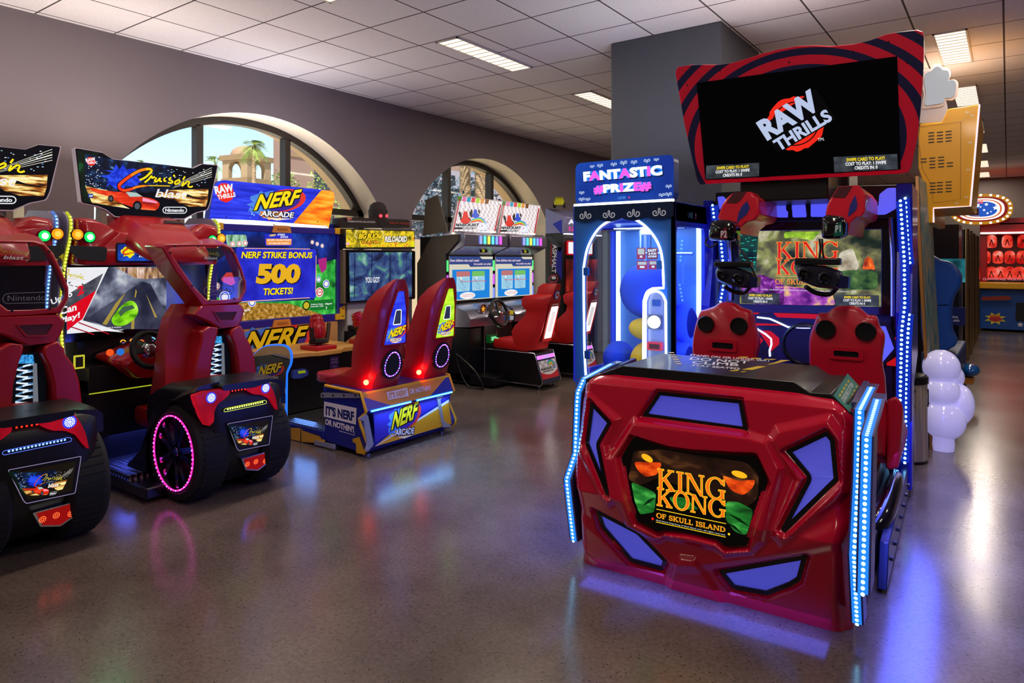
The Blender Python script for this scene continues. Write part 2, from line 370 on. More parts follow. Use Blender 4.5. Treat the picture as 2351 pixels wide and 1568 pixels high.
for k, a in enumerate(ARCH):
    fr = MB(); o_ = arch_outline(*a, grow=-.002); i_ = arch_outline(*a, grow=-.075); n = len(o_)
    xa, xb = -6.60, -6.50
    vs = [(x, *p) for x in (xa, xb) for l in (o_, i_) for p in l]; fs = []
    for i in range(n):
        j = (i+1) % n; fs += [(i, j, n+j, n+i), (2*n+i, 2*n+j, 3*n+j, 3*n+i), (n+i, n+j, 3*n+j, 3*n+i)]
    fr.add(vs, fs, BRONZE)
    c, zc, R = a; hw = math.sqrt(R*R-(SPRING-zc)**2)
    for d in (-.34, .34):
        y = c+d*hw*.93; zt = zc+math.sqrt((R-.07)**2-(y-c)**2); fr.box(xa, y-.035, SILL, xb, y+.035, zt, BRONZE); fr.box(xa-.03, y-.015, SILL, xa, y+.015, zt, BRONZE)
    fr.box(xa, c-hw, SPRING-.03, xb, c+hw, SPRING+.045, BRONZE)
    w = struct(fr.build(f'window_{k+1}', BRONZE)); w['label'] = ''
    del w['label']
    g = MB(); ii = arch_outline(*a, grow=-.06); g.add([(-6.56, *p) for p in ii], [tuple(t) for t in tessellate_polygon([[Vector((p[0], p[1], 0)) for p in ii]])], GLASS)
    g.build('window_pane', GLASS, w)
struct(MB().box(WX-.2, BACKY, 0, RX, BACKY+.15, CEIL).build('wall_back', mat_wall('back_wall_paint', '#6f6662')))
struct(MB().box(RX, FRONTY, 0, RX+.15, BACKY, CEIL).build('wall_right', WALLP))
struct(MB().box(WX-.2, FRONTY-.15, 0, RX, FRONTY, CEIL).build('wall_front', WALLP))
struct(MB().box(-2.87, 5.655, 0, -1.87, 6.72, CEIL).build('column', GREYC, bevel=.012))
# ceiling light fixtures with louvred lenses
LENS = em('#ffe9cd', FIX_E); FIXF = pm('#d8d2cc', .5)
def fixture(x, y, label):
    t = thing('ceiling_light', label, 'ceiling light', loc=(x, y, CEIL), group='strip lights in the tiled ceiling')
    hw, hl = .125, .6
    f = MB()
    for q in ((-hw, -hl, hw, -hl+.02), (-hw, hl-.02, hw, hl), (-hw, -hl, -hw+.014, hl), (hw-.014, -hl, hw, hl)): f.box(q[0], q[1], -.012, q[2], q[3], -.001, FIXF)
    f.build('frame', FIXF, t)
    MB().box(-hw+.014, -hl+.02, -.006, hw-.014, hl-.02, -.002, LENS).build('lens', LENS, t)
    lv = MB()
    for i in range(1, 12): lv.box(-hw+.014, -hl+i*.1-.004, -.011, hw-.014, -hl+i*.1+.004, -.0062, FIXF)
    lv.build('louvre', FIXF, t)
    lamp('lamp', t, (0, 0, -.03), FIX_P, (1, .86, .72), .22, 1.1)
FIXL = [(-3.98, 2.87, 'nearest ceiling strip light of the row beside the arched windows, just entering the view'), (-3.98, 5.27, 'ceiling strip light in full view above the seats of the shooting game'), (-3.98, 7.7, 'ceiling strip light partly hidden by the grey column'), (-3.98, 10.1, 'ceiling strip light behind the grey column'),
        (-.4, 7.69, 'ceiling strip light just above the white cloud shaped topper'), (-.4, 10.03, 'ceiling strip light behind the white cloud shaped topper, above the yellow cabinet'), (-.4, 12.45, 'ceiling strip light, its end showing beside the upper edge of the yellow cabinet'), (-.4, 14.87, 'third from last ceiling strip light beside the yellow cabinet'), (-.43, 17.3, 'second last ceiling strip light before the far back wall'), (-.45, 19.5, 'last ceiling strip light, against the far back wall'),
        (-.4, 5.2, 'ceiling strip light over the twin seats'), (-.4, 2.6, 'ceiling strip light over the big red shell'), (2.8, 4.0, 'ceiling strip light at the right side of the hall'), (2.8, 9.0, 'ceiling strip light further down the right side of the hall'), (-3.98, -.5, 'ceiling strip light behind the viewpoint'), (1.2, -.8, 'ceiling strip light overhead')]
for f in FIXL[:10]: fixture(*f)
for f in FIXL[10:]: fixture(*f)

# ================================================================ outside the windows
struct(MB().box(-90, -40, -.4, 50, 80, -.15).build('ground', noise_em('paved_ground', [(.35, '#d8c8ac'), (.65, '#eadcc2')], 2, emis=False, rough=.9)))
STONE = mat_wall('sandstone', '#927c60', .2); STONED = pm('#7d664c', .9)
def palm(x, y, h, r=.16, spread=1.5, fronds=34, label='', cr=1.0):
    t = thing('palm_tree', label, 'palm tree', loc=(x, y, -.15), group=None)
    tr = MB(); tr.lathe([(r*1.3, 0), (r*1.05, .4), (r, h*.3), (r*.8, h*.7), (r*.8, h), (0, h+.1)], n=14); tr.build('trunk', noise_em('palm_bark', [(.35, '#6d5843'), (.65, '#a8906f')], 9, (1, 1, 3), emis=False, rough=.9), t, smooth=50)
    f = MB(); rg = random.Random(int(abs(x*31+y*7)))
    for k in range(fronds):
        a = rg.uniform(0, 2*PI); el = rg.uniform(-.75, 1.25); L = spread*rg.uniform(.8, 1.1); d = Vector((math.cos(a)*math.cos(el), math.sin(a)*math.cos(el), math.sin(el))); side = Vector((-math.sin(a), math.cos(a), 0))
        pts = [Vector((0, 0, h))+d*L*s_-Vector((0, 0, 1))*L*.5*s_*s_ for s_ in (0, .25, .5, .75, 1)]
        for s_ in range(9):
            q = .4+.6*s_/8; i = min(int(q*4), 3); c = pts[i].lerp(pts[i+1], q*4-i); dd = (pts[i+1]-pts[i]).normalized()
            for sg in (-1, 1):
                tip = c+(side*sg*.75+dd*.7)*L*.3*cr; f.add([tuple(c-dd*.03*L), tuple(c+dd*.03*L), tuple(tip-Vector((0, 0, L*.06)))], [(0, 1, 2)])
        f.add([tuple(p+side*.03*L*(1-.7*i/4)) for i, p in enumerate(pts)]+[tuple(p-side*.03*L*(1-.7*i/4)) for i, p in enumerate(pts)], [(i, i+1, 6+i, 5+i) for i in range(4)])
    f.build('fronds', noise_em('palm_green', [(.3, '#4f6b2a'), (.7, '#9fb355')], 3, emis=False, rough=.7), t)
    return t
def tree(x, y, h, rx, label, green=('#33501f', '#86a24c')):
    t = thing('tree', label, 'tree', loc=(x, y, -.15)); MB().cyl((0, 0, 0), .12, h*.5).build('trunk', pm('#6b5238', .9), t, smooth=40)
    f = MB(); rg = random.Random(int(abs(x*17+y*13)))
    for k in range(1300):
        v = Vector((rg.gauss(0, 1), rg.gauss(0, 1), rg.gauss(0, 1))).normalized()*rg.uniform(.55, 1)**.5; c = Vector((v.x*rx, v.y*rx, h*.62+v.z*h*.4)); s_ = rg.uniform(.07, .15)*rx*.5
        a = Vector((rg.uniform(-1, 1), rg.uniform(-1, 1), rg.uniform(-1, 1))).normalized()*s_; b = a.cross(Vector((rg.uniform(-1, 1), rg.uniform(-1, 1), 1))).normalized()*s_
        f.add([tuple(c+a), tuple(c+b), tuple(c-a), tuple(c-b)], [(0, 1, 2, 3)])
    f.build('foliage', noise_em('tree_green', [(.3, green[0]), (.7, green[1])], 2, emis=False, rough=.8), t); return t
# bell tower with a dome on four arches
def tower():
    X = -30; yc, z1 = G.X(567, 372, X); z0 = G.X(567, 470, X)[1]; zb = G.X(567, 412, X)[1]; zt = G.X(567, 343, X)[1]
    d = 30*sy_+yc*cy_; wpx = d/F_PX; hw = 97*wpx/2/1.3
    t = thing('bell_tower', 'sand coloured domed bell tower with open arches seen through the large arched window', 'tower', loc=(X, yc, -.15), rz=math.radians(12))
    b = MB(); z0 = -.1; o = .15
    hz = z1-zb; aw = hw*.5; ah = hz*.5
    for sgn in (-1, 1):
        for ax in 'xy':
            outl = [(-hw, 0), (hw, 0), (hw, z1+o), (-hw, z1+o)]; hole = [(-aw, zb+o), (aw, zb+o), (aw, zb+ah+o)]+[(aw*math.cos(q), zb+ah+o+aw*math.sin(q)) for q in [PI*i/12 for i in range(1, 12)]]+[(-aw, zb+ah+o)]
            lp = [[Vector((p[0], p[1], 0)) for p in outl], [Vector((p[0], p[1], 0)) for p in hole[::-1]]]; fl = [p for l in lp for p in l]; tr = tessellate_polygon(lp)
            for dd in (hw, hw*.7):
                b.add([((p.x, sgn*dd, p.y) if ax == 'y' else (sgn*dd, p.x, p.y)) for p in fl], [tuple(q) for q in tr])
            n = len(hole); A = [((p[0], sgn*hw, p[1]) if ax == 'y' else (sgn*hw, p[0], p[1])) for p in hole]; B = [((p[0], sgn*hw*.7, p[1]) if ax == 'y' else (sgn*hw*.7, p[0], p[1])) for p in hole]
            b.add(A+B, [(i, (i+1) % n, n+(i+1) % n, n+i) for i in range(n)])
    b.build('walls', STONE, t)
    MB().box(-hw*1.12, -hw*1.12, z1+o, hw*1.12, hw*1.12, z1+o+.25).build('cornice', STONED, t)
    MB().box(-hw*1.06, -hw*1.06, zb-.35, hw*1.06, hw*1.06, zb+o-.02).build('ledge', STONED, t)
    R = hw*.98; H_ = zt-z1-.1; MB().lathe([(R, 0), (R*.97, H_*.3), (R*.86, H_*.58), (R*.6, H_*.85), (R*.3, H_*.97), (0, H_)], (0, 0, z1+o+.25), n=28).build('dome', mat_wall('dome_tile', '#94785f', .2), t, smooth=60)
tower()
def at(px, py, X): y, z = G.X(px, py, X); return y, z
y, z = at(583, 328, -24); palm(-24, y, z-.0, .1, .62, 60, 'tall slender palm tree standing in front of the domed bell tower')
y, z = at(560, 412, -22); palm(-22, y+.3, z-.35, .1, .55, 30, 'short palm tree at the foot of the domed bell tower')
y, z = at(333, 372, -26); palm(-26, y, z-.1, .1, .6, 34, 'palm tree peeking above the marquee of the second racing cabinet')
y, z = at(495, 372, -34); palm(-34, y, z, .12, .9, 30, 'small distant palm tree left of the domed bell tower')
y, z = at(635, 400, -26); tree(-26, y+.4, z+.5, .9, 'round green tree right of the domed bell tower')
y, z = at(735, 380, -13.5); tree(-13.5, y+.25, z+.75, .55, 'loose green tree in front of the brick building', ('#4b6a2c', '#a3ba5e'))
bl = thing('brick_building', 'pinkish brick building with dark windows at the right of the large arched window', 'building', loc=(-42, at(666, 400, -42)[0], -.15))
bw = MB(); bw.box(-2, 0, 0, 0, 24, 19, noise_em('pink_brick', [(.4, '#755e57'), (.6, '#866f64')], 30, (1, 1, 4), emis=False, rough=.9)); bw.build('walls', None, bl)
for zz in (3.4, 6.6, 9.8, 13.):
    for k in range(4): MB().box(-.02, 2.2+k*3.6, zz, .05, 4.1+k*3.6, zz+2.0, pm('#2a2c33', .2)).build('window', None, bl)
    MB().box(0, 0, zz-.55, .08, 24, zz-.3, STONED).build('ledge', None, bl)
for k, (px, X) in enumerate(((1068, -13), (1103, -12.4))):
    y, z = at(px, 420, X); palm(X, y, 6.5, .2, 1.6, 24, ('thick palm trunk at the left seen through the second arched window', 'thick palm trunk at the right seen through the second arched window')[k])
for k, (px, X) in enumerate(((975, -14), (1040, -17), (1145, -14.5))):
    y, z = at(px, 420, X); tree(X, y, 4.4+.4*k, 1.5, ('dark blue green tree behind the left pane of the second arched window', 'dark tree behind the left palm trunk', 'dark tree behind the right palm trunk')[k], ('#27343f', '#5c7080'))
hw_ = MB(); hw_.box(-18.6, 16.8, -.15, -18.2, 44, 5.2, pm('#8d8794', .9)); struct(hw_.build('wall_street'))
struct(MB().box(-9.6, 8.4, -.15, -9.4, 22, 1.95, pm('#bcac94', .85)).build('wall_terrace'))
UP = 11.0   # power of the unseen upward lamps added on cabinet tops to brighten the ceiling
# ================================================================ shared artwork
R_IN, T_IN = .13, .05
def srect(x0, y0, x1, y1): return [(x0, y0), (x1, y0), (x1, y1), (x0, y1)]
def sline(x0, y0, x1, y1, w):
    d = Vector((x1-x0, y1-y0)).normalized(); n = Vector((-d.y, d.x))*w/2
    return [(x0+n.x, y0+n.y), (x0-n.x, y0-n.y), (x1-n.x, y1-n.y), (x1+n.x, y1+n.y)]
def arc_ring(cx, cy, a, b, ai, bi, t0, t1, n=26):
    o = [(cx+a*math.cos(t0+(t1-t0)*k/n), cy+b*math.sin(t0+(t1-t0)*k/n)) for k in range(n+1)]
    return o+[(cx+ai*math.cos(t0+(t1-t0)*k/n), cy+bi*math.sin(t0+(t1-t0)*k/n)) for k in range(n, -1, -1)]
SER = {  # roman capitals: outlines in a box one unit high, and their width
 'I': ([srect(.11, 0, .25, 1), srect(0, 0, .36, .05), srect(0, .95, .36, 1)], .36),
 'K': ([srect(.1, 0, .24, 1), srect(0, 0, .34, .05), srect(0, .95, .34, 1), sline(.22, .4, .68, .97, .07), sline(.34, .58, .74, .03, .15), srect(.5, .95, .82, 1), srect(.52, 0, .88, .05)], .86),
 'N': ([srect(.1, 0, .16, 1), srect(0, 0, .27, .05), srect(0, .95, .22, 1), [(.08, 1), (.25, 1), (.8, 0), (.7, 0)], srect(.73, 0, .79, 1), srect(.62, .95, .89, 1)], .89),
 'O': ([arc_ring(.43, .5, .43, .52, .28, .46, 0, 2*PI, 36)], .86),
 'G': ([arc_ring(.44, .5, .44, .52, .29, .46, PI*.17, PI*1.78, 30), srect(.66, .05, .8, .42), srect(.55, .4, .88, .45), srect(.78, .66, .83, .98)], .86),
 'F': ([srect(.1, 0, .24, 1), srect(0, 0, .36, .05), srect(0, .95, .6, 1), srect(.24, .5, .5, .55), srect(.57, .72, .62, 1), srect(.45, .42, .5, .63)], .62),
 'L': ([srect(.1, 0, .24, 1), srect(0, 0, .6, .05), srect(0, .95, .34, 1), srect(.57, 0, .62, .28)], .62),
 'U': ([srect(.1, .3, .24, 1), srect(0, .95, .34, 1), srect(.62, .3, .68, 1), srect(.53, .95, .78, 1), arc_ring(.39, .32, .29, .34, .15, .28, PI, 2*PI)], .78),
 'A': ([sline(.1, .02, .4, .98, .06), sline(.4, 1, .68, .02, .15), srect(0, 0, .24, .05), srect(.53, 0, .82, .05), srect(.22, .33, .6, .38)], .82),
 'D': ([srect(.1, 0, .24, 1), srect(0, 0, .3, .05), srect(0, .95, .3, 1), arc_ring(.28, .5, .52, .5, .37, .45, -PI/2, PI/2)], .8),
 'S': ([arc_ring(.3, .74, .26, .28, .15, .22, PI*.05, PI*1.35), arc_ring(.3, .27, .28, .29, .16, .23, -PI*.95, PI*.35), sline(.13, .6, .47, .43, .14), srect(.5, .7, .55, .97), srect(.03, .03, .08, .3)], .6),
 ' ': ([], .35)}
def serif(mb, pl, txt, p0, p1, p2, fill, line, h=.001, lw=.09, gap=.06):
    a, b, c = (Vector(pl.p(*q)) for q in (p0, p1, p2)); w = sum(SER[ch][1]+gap for ch in txt)-gap; U, V = (b-a)/w, c-a; x = 0; hh = V.length
    for ch in txt:
        for poly in SER[ch][0]:
            q = [tuple(a+U*(x+u)+V*v) for u, v in poly]
            if line: mb.stroke(pl, q, lw*hh, line, h, closed=True)
            mb.art(pl, q, fill, h+.0006)
        x += SER[ch][1]+gap
def raw_logo(mb, pl, c, s, h, white, red, rot=.45, dark=None):
    """tilted two-line wordmark on a rough red disc; c = centre (u, v), s = disc radius"""
    rg = random.Random(3)
    def rough(r0, j): return [(c[0]+s*(r0+rg.uniform(-j, j))*math.cos(2*PI*k/44), c[1]+s*(r0+rg.uniform(-j, j))*math.sin(2*PI*k/44)) for k in range(44)]
    mb.art(pl, rough(.98, .04), red, h)
    if dark: mb.band(pl, [(c[0]+s*.8*math.cos(2*PI*k/40), c[1]+s*.8*math.sin(2*PI*k/40)) for k in range(40)], [(c[0]+s*.76*math.cos(2*PI*k/40), c[1]+s*.76*math.sin(2*PI*k/40)) for k in range(40)], dark, h+.0003)
    U = Vector((math.cos(rot), math.sin(rot))); V = Vector((-math.sin(rot), math.cos(rot))); C = Vector(c)
    if dark:
        mb.art(pl, [tuple(C-U*1.22*s+V*.56*s), tuple(C-U*1.0*s-V*.62*s), tuple(C+U*1.2*s-V*.62*s), tuple(C+U*1.2*s+V*.68*s)], dark, h+.0004)
    mb.text_uv(pl, 'RAW', C-U*1.12*s-V*.02*s, C+U*1.05*s-V*.02*s, C-U*1.12*s+V*.8*s, white, h+.0008, .05)
    mb.text_uv(pl, 'THRILLS', C-U*.98*s-V*.58*s, C+U*1.12*s-V*.58*s, C-U*.98*s-V*.1*s, white, h+.0008, .04)
def swipe_box(mb, pl, c, yel, wht, h=.0012):
    """credit box on a screen; c = photo corners: lower left, lower right, upper left"""
    p = lambda u, v: (c[0][0]+(c[1][0]-c[0][0])*u+(c[2][0]-c[0][0])*v, c[0][1]+(c[1][1]-c[0][1])*u+(c[2][1]-c[0][1])*v)
    mb.apx(pl, [p(0, 0), p(1, 0), p(1, 1), p(0, 1)], STONEBOX, h)
    for t, v, u0, u1, m in (('SWIPE CARD TO PLAY!', .66, .2, .8, yel), ('COST TO PLAY: 1 SWIPE', .38, .18, .82, wht), ('CREDITS IN: 0', .1, .32, .68, wht)):
        mb.text(pl, t, p(u0, v), p(u1, v), p(u0, v+.22), m, h+.0006, .03)
STONEBOX = noise_em('slate_box', [(.3, '#15181d'), (.7, '#4a5058')], 14)
SPEC = lambda c, s=1.0: em(c, s)
WHT, YEL, REDE, ORG = em('#f2f4f8', 1), em('#ffe11a', 1), em('#f0271c', 1), em('#ff7a1a', 1)
BLU_LED, CYAN_LED = em('#8fe4ff', 5.0), em('#5fd0ff', 4.5)
REDP = pm('#cc0030', .2, 0, .7); REDSEAT = pm('#c20a2a', .36, 0, .2); GRILLE = hex_mesh('blue_lit_grille', '#7274f2', '#4a4ee0', .42)
CREDITS = []

# ================================================================ twin-seat simulator with the big red shell
K = Fr(-1.143, 3.12, math.radians(2.6))
def build_simulator():
    t = thing('simulator_cabinet', 'huge twin seat arcade simulator with glossy red shell, two screens and blue LED strips', 'arcade machine', K)
    z3 = lambda a, b: (1280+a*.4592, 780+b*.4592)
    def base(z):
        pr = [(0, .02), (.1, .0), (.4, -.07), (.68, .0), (.92, .04), (1.02, .14), (1.2, .3)]
        for (a, b), (c, d) in zip(pr, pr[1:]):
            if z <= c: return b+(d-b)*(z-a)/(c-a)
        return .3
    def FP(px, py):
        y = 0
        for _ in range(6): x, z = K.Y(px, py, y); y = base(z)
        return (x, z)
    left = [(1322, 1288), (1321, 1250), (1318, 1180), (1308, 1130), (1302, 1095), (1308, 1050), (1316, 990), (1322, 930), (1330, 893), (1345, 872)]
    right = [(1956, 1475), (1953, 1380), (1952, 1290), (1956, 1230), (1961, 1170), (1966, 1090), (1968, 1010), (1966, 985), (1960, 968), (1952, 955)]
    top = [(1345, 872), (1358, 862), (1390, 856), (1418, 853), (1520, 862), (1640, 872), (1760, 884), (1830, 892), (1862, 903), (1908, 912), (1930, 934), (1952, 955)]
    bot = [(1322, 1288), (1400, 1309), (1480, 1333), (1560, 1358), (1640, 1381), (1720, 1404), (1800, 1428), (1880, 1452), (1930, 1468), (1956, 1475)]
    L = [FP(*p) for p in left]; R = [FP(*p) for p in right]; T = [FP(*p) for p in top]; B = [FP(*p) for p in bot]
    def samp(P, n):
        P = np.array(P); d = np.r_[0, np.cumsum(np.hypot(*np.diff(P, axis=0).T))]; s = np.linspace(0, d[-1], n); return np.c_[np.interp(s, d, P[:, 0]), np.interp(s, d, P[:, 1])]
    NX, NZ = 300, 230
    l, r, tp, bt = samp(L, NZ), samp(R, NZ), samp(T, NX), samp(B, NX)
    u = np.linspace(0, 1, NX)[None, :, None]; v = np.linspace(0, 1, NZ)[:, None, None]
    P = (1-v)*bt[None]+v*tp[None]+(1-u)*l[:, None]+u*r[:, None]-((1-u)*(1-v)*bt[0]+u*(1-v)*bt[-1]+(1-u)*v*tp[0]+u*v*tp[-1])
    X, Z = P[..., 0], P[..., 1]
    def sdf(poly):
        q = np.array(poly); d = np.full(X.shape, 9.); ins = np.zeros(X.shape, bool)
        for a, b in zip(q, np.roll(q, -1, 0)):
            e = b-a; w = np.stack([X-a[0], Z-a[1]], -1); tt = np.clip((w@e)/max(e@e, 1e-12), 0, 1); d = np.minimum(d, np.hypot(w[..., 0]-tt*e[0], w[..., 1]-tt*e[1]))
            c = ((a[1] > Z) != (b[1] > Z)) & (X < (b[0]-a[0])*(Z-a[1])/((b[1]-a[1]) or 1e-12)+a[0]); ins ^= c
        return np.where(ins, -d, d)
    sst = lambda x, a, b: (lambda k: k*k*(3-2*k))(np.clip((x-a)/(b-a), 0, 1))
    grills = {'top': [(495, 262), (915, 305), (945, 465), (410, 390)], 'l': [(165, 305), (268, 415), (207, 525), (258, 785), (238, 770), (137, 520)], 'bl': [(178, 855), (390, 965), (543, 1110), (520, 1165), (360, 1115), (210, 950)],
              'r': [(1137, 555), (1345, 455), (1385, 500), (1405, 705), (1135, 968), (1115, 950), (1250, 690)], 'br': [(795, 1165), (1245, 1085), (1210, 1215), (1160, 1245), (1040, 1290), (870, 1258)]}
    artp = [(378, 487), (560, 545), (680, 562), (880, 574), (990, 578), (1052, 708), (948, 1030), (842, 1035), (800, 1000), (660, 965), (540, 950), (510, 962), (400, 908), (318, 588)]
    Yb = np.interp(Z, [0, .1, .4, .68, .92, 1.02, 1.2], [.02, 0, -.07, 0, .04, .14, .3])
    ux = np.clip((X-X.min())/(X.max()-X.min()), 0, 1)
    ex = np.minimum(np.broadcast_to(u[..., 0], X.shape), 1-np.broadcast_to(u[..., 0], X.shape))*1.25
    Yb = Yb+.09*np.clip(1-ex/.075, 0, 1)**2
    ev = 1-np.broadcast_to(v[..., 0], X.shape); Yb = Yb+.05*np.clip(1-ev*1.0/.05, 0, 1)**2
    FPz = lambda poly: [FP(*z3(*p)) for p in poly]
    raise_ = [[(385, 400), (950, 468), (1060, 500), (1130, 640), (1030, 1010), (980, 1060), (840, 1078), (790, 1040), (540, 985), (500, 1005), (350, 930), (262, 590)],
              [(1062, 500), (1100, 440), (1360, 385), (1440, 500), (1440, 770), (1120, 1020), (1085, 980), (1195, 700), (1115, 580)],
              [(110, 560), (150, 270), (310, 395), (250, 520), (300, 800), (255, 830), (215, 760)]]
    for k, poly in enumerate(raise_): Yb = Yb-(.03 if k == 0 else .024)*sst(-sdf(FPz(poly)), -.02, .022)
    ridge = sdf(FPz([(615, 1075), (690, 1085), (740, 1160), (850, 1330), (545, 1250), (585, 1120)])); Yb = Yb-.02*sst(-ridge, -.015, .02)
    fold = sdf(FPz([(60, 830), (260, 1000), (330, 1000), (560, 1085), (760, 1100), (1000, 1060), (1480, 890), (1480, 1010), (1260, 1060), (700, 1140), (200, 1130), (60, 980)])); Yb = Yb-.014*sst(-fold, -.03, .03)
    for key, poly in grills.items(): Yb = Yb+.03*sst(-sdf(FPz(poly)), -.018, -.003)
    Yb = Yb+.035*sst(-sdf(FPz(artp)), -.02, -.003)
    vs = np.stack([X, Yb, Z], -1).reshape(-1, 3).tolist(); n = NX
    cut = np.zeros(X.shape, bool)
    for poly in list(grills.values())+[artp]: cut |= sdf(FPz(poly)) < -.009
    fs = [(i*n+j, i*n+j+1, (i+1)*n+j+1, (i+1)*n+j) for i in range(NZ-1) for j in range(NX-1) if not (cut[i, j] and cut[i+1, j] and cut[i, j+1] and cut[i+1, j+1])]
    m = MB(); m.add(vs, fs, REDP)
    # returns of the shell at the sides and along the bottom
    for col, back in ((0, .3), (NX-1, .3)):
        a = [tuple(np.array([X[i, col], Yb[i, col], Z[i, col]])) for i in range(NZ)]; b = [(p[0]*.99, back, p[2]) for p in a]
        m.add(a+b, [(i, i+1, NZ+i+1, NZ+i) for i in range(NZ-1)], REDP)
    shell = m.build('shell', REDP, t, smooth=38)
    yat = lambda x, z: float(Yb.reshape(-1)[np.argmin((X.reshape(-1)-x)**2+(Z.reshape(-1)-z)**2)])
    for key, poly in list(grills.items())+[('art', artp)]:
        q = FPz(poly); cx = sum(p[0] for p in q)/len(q); cz = sum(p[1] for p in q)/len(q)
        out = rnd(q, .012, 3); inn = [(cx+(p[0]-cx)*1.0, cz+(p[1]-cz)*1.0) for p in out]
        d = Vector; k = []
        N = len(out)
        for i in range(N):   # inset the frame by a fixed width
            a, b, c = Vector(out[i-1]), Vector(out[i]), Vector(out[(i+1) % N]); tt = (c-a).normalized(); nn = Vector((-tt.y, tt.x))
            if nn.dot(Vector((cx, cz))-b) < 0 and key in ('top', 'br'): nn = -nn
            k.append(nn)
        area = sum(out[i-1][0]*out[i][1]-out[i][0]*out[i-1][1] for i in range(N)); sg = 1 if area > 0 else -1
        inn = [(out[i][0]+sg*(Vector(out[(i+1) % N])-Vector(out[i-1])).normalized().y*-.0185, out[i][1]+sg*(Vector(out[(i+1) % N])-Vector(out[i-1])).normalized().x*.0185) for i in range(N)]
        g = MB(); mid = [((a[0]+b[0])/2, (a[1]+b[1])/2) for a, b in zip(out, inn)]; yy = [yat(*q2)-.003 for q2 in mid]
        g.add([(p[0], y_, p[1]) for p, y_ in zip(out, yy)]+[(p[0], y_, p[1]) for p, y_ in zip(inn, yy)]+[(p[0], y_+.014, p[1]) for p, y_ in zip(inn, yy)], [(i, (i+1) % N, N+(i+1) % N, N+i) for i in range(N)]+[(N+i, N+(i+1) % N, 2*N+(i+1) % N, 2*N+i) for i in range(N)], BLACKG)
        o = g.build('grille_frame' if key != 'art' else 'picture_frame', BLACKG, t)
        if key == 'art': continue
        tr = tessellate_polygon([[Vector((p[0], p[1], 0)) for p in inn]])
        MB().add([(p[0], y_+.01, p[1]) for p, y_ in zip(inn, yy)], [tuple(x) for x in tr], GRILLE).build('grille', GRILLE, o)
    # backlit picture in the middle
    q = FPz(artp); yc = [base(z) for x, z in q]; off = .012
    A0, A1 = FP(*z3(700, 560)), FP(*z3(660, 960)); 
    cxa, cza = sum(p[0] for p in q)/len(q), sum(p[1] for p in q)/len(q); fl_ = [(cxa+(p[0]-cxa)*.9, cza+(p[1]-cza)*.9) for p in q]
    AA = np.array([[1, p[1]] for p in fl_]); yv_ = np.array([yat(*p) for p in fl_]); kk = np.linalg.lstsq(AA, yv_, rcond=None)[0]; dmin = float((yv_-AA@kk).min())-.003
    pa = Pl(K, (0, kk[0]+kk[1]*A1[1]+dmin, A1[1]), (1, 0, 0), (0, kk[1]*(A0[1]-A1[1]), A0[1]-A1[1]))
    ar = MB(); dark = noise_em('dark_hide', [(.3, '#050303'), (.55, '#2a140b'), (.75, '#7a4a22')], 7, (1, 1, 1.4), 8, .9, .6)
    c_ = lambda a, b: (1410+a*.17857, 990+b*.17857)
    ar.art(pa, rnd([pa.p(*z3(*p)) for p in artp], .012), em('#070504', .6), .0)
    ar.apx(pa, [c_(*p) for p in ((250, 260), (600, 230), (1000, 300), (1700, 400), (1860, 560), (1850, 860), (1700, 980), (1450, 900), (1100, 800), (560, 600), (330, 700), (180, 620))], dark, .0004, .02)
    ORGN = noise_em('ember_orange', [(.3, '#7a1604'), (.55, '#e8470c'), (.75, '#ff7a1e')], 16, (1, 1, 2), 6, 1.0)
    ar.apx(pa, [c_(*p) for p in ((250, 390), (420, 400), (620, 400), (560, 560), (400, 590), (300, 500))], ORGN, .0008, .02)
    ar.apx(pa, [c_(*p) for p in ((1380, 560), (1600, 640), (1820, 620), (1790, 720), (1660, 830), (1500, 760))], ORGN, .0008, .02)
    ar.art(pa, ell(*pa.p(*c_(425, 345)), .03, .015, 24, -.35), em('#ffb51c', 1.1), .0012); ar.art(pa, ell(*pa.p(*c_(1610, 555)), .034, .014, 24, -.12), em('#ffb51c', 1.1), .0012)
    LEAF = noise_em('leaf_green', [(.3, '#0b2e10'), (.55, '#1f7a2a'), (.75, '#5fd05a')], 9, (1, 1, 3), 4, 1.0); ld = em('#06240b', 1)
    for poly in (((220, 650), (440, 740), (540, 800), (520, 1040), (330, 1070), (260, 880)), ((1440, 900), (1600, 910), (1790, 1010), (1760, 1150), (1700, 1340), (1560, 1300), (1430, 1130)), ((700, 840), (900, 850), (1100, 1010), (800, 1000))):
        ar.apx(pa, [c_(*p) for p in poly], LEAF, .001, .015)
    for a, b in (((380, 950), (520, 860)), ((1490, 1070), (1730, 1220)), ((1450, 1170), (1640, 1310))): ar.stroke(pa, [pa.p(*c_(*a)), pa.p(*c_((a[0]+b[0])/2, (a[1]+b[1])/2-8)), pa.p(*c_(*b))], [.003, .014, .003], ld, .0014)
    pic = ar.build('picture', None, t)
    fill, line = em('#f2701a', 1.1), em('#ffd21f', 1.2)
    tx = MB(); tx.flat = True
    serif(tx, pa, 'KING', c_(555, 735), c_(1430, 890), c_(555, 478), fill, line, .002, .05)
    serif(tx, pa, 'KONG', c_(548, 950), c_(1432, 1120), c_(552, 730), fill, line, .0024, .055)
    serif(tx, pa, 'OF SKULL ISLAND', c_(545, 1108), c_(1430, 1298), c_(545, 1048), fill, line, .002, .07)
    for a, b in (((545, 1000), (1440, 1188)), ((540, 1165), (1435, 1360))): tx.stroke(pa, [pa.p(*c_(*a)), pa.p(*c_(*b))], .0028, line, .002)
    tx.text(pa, 'Skull Island: King Kong of Skull Island, LLC. All rights reserved.', c_(540, 1152), c_(1430, 1345), c_(542, 1134), WHT, .002)
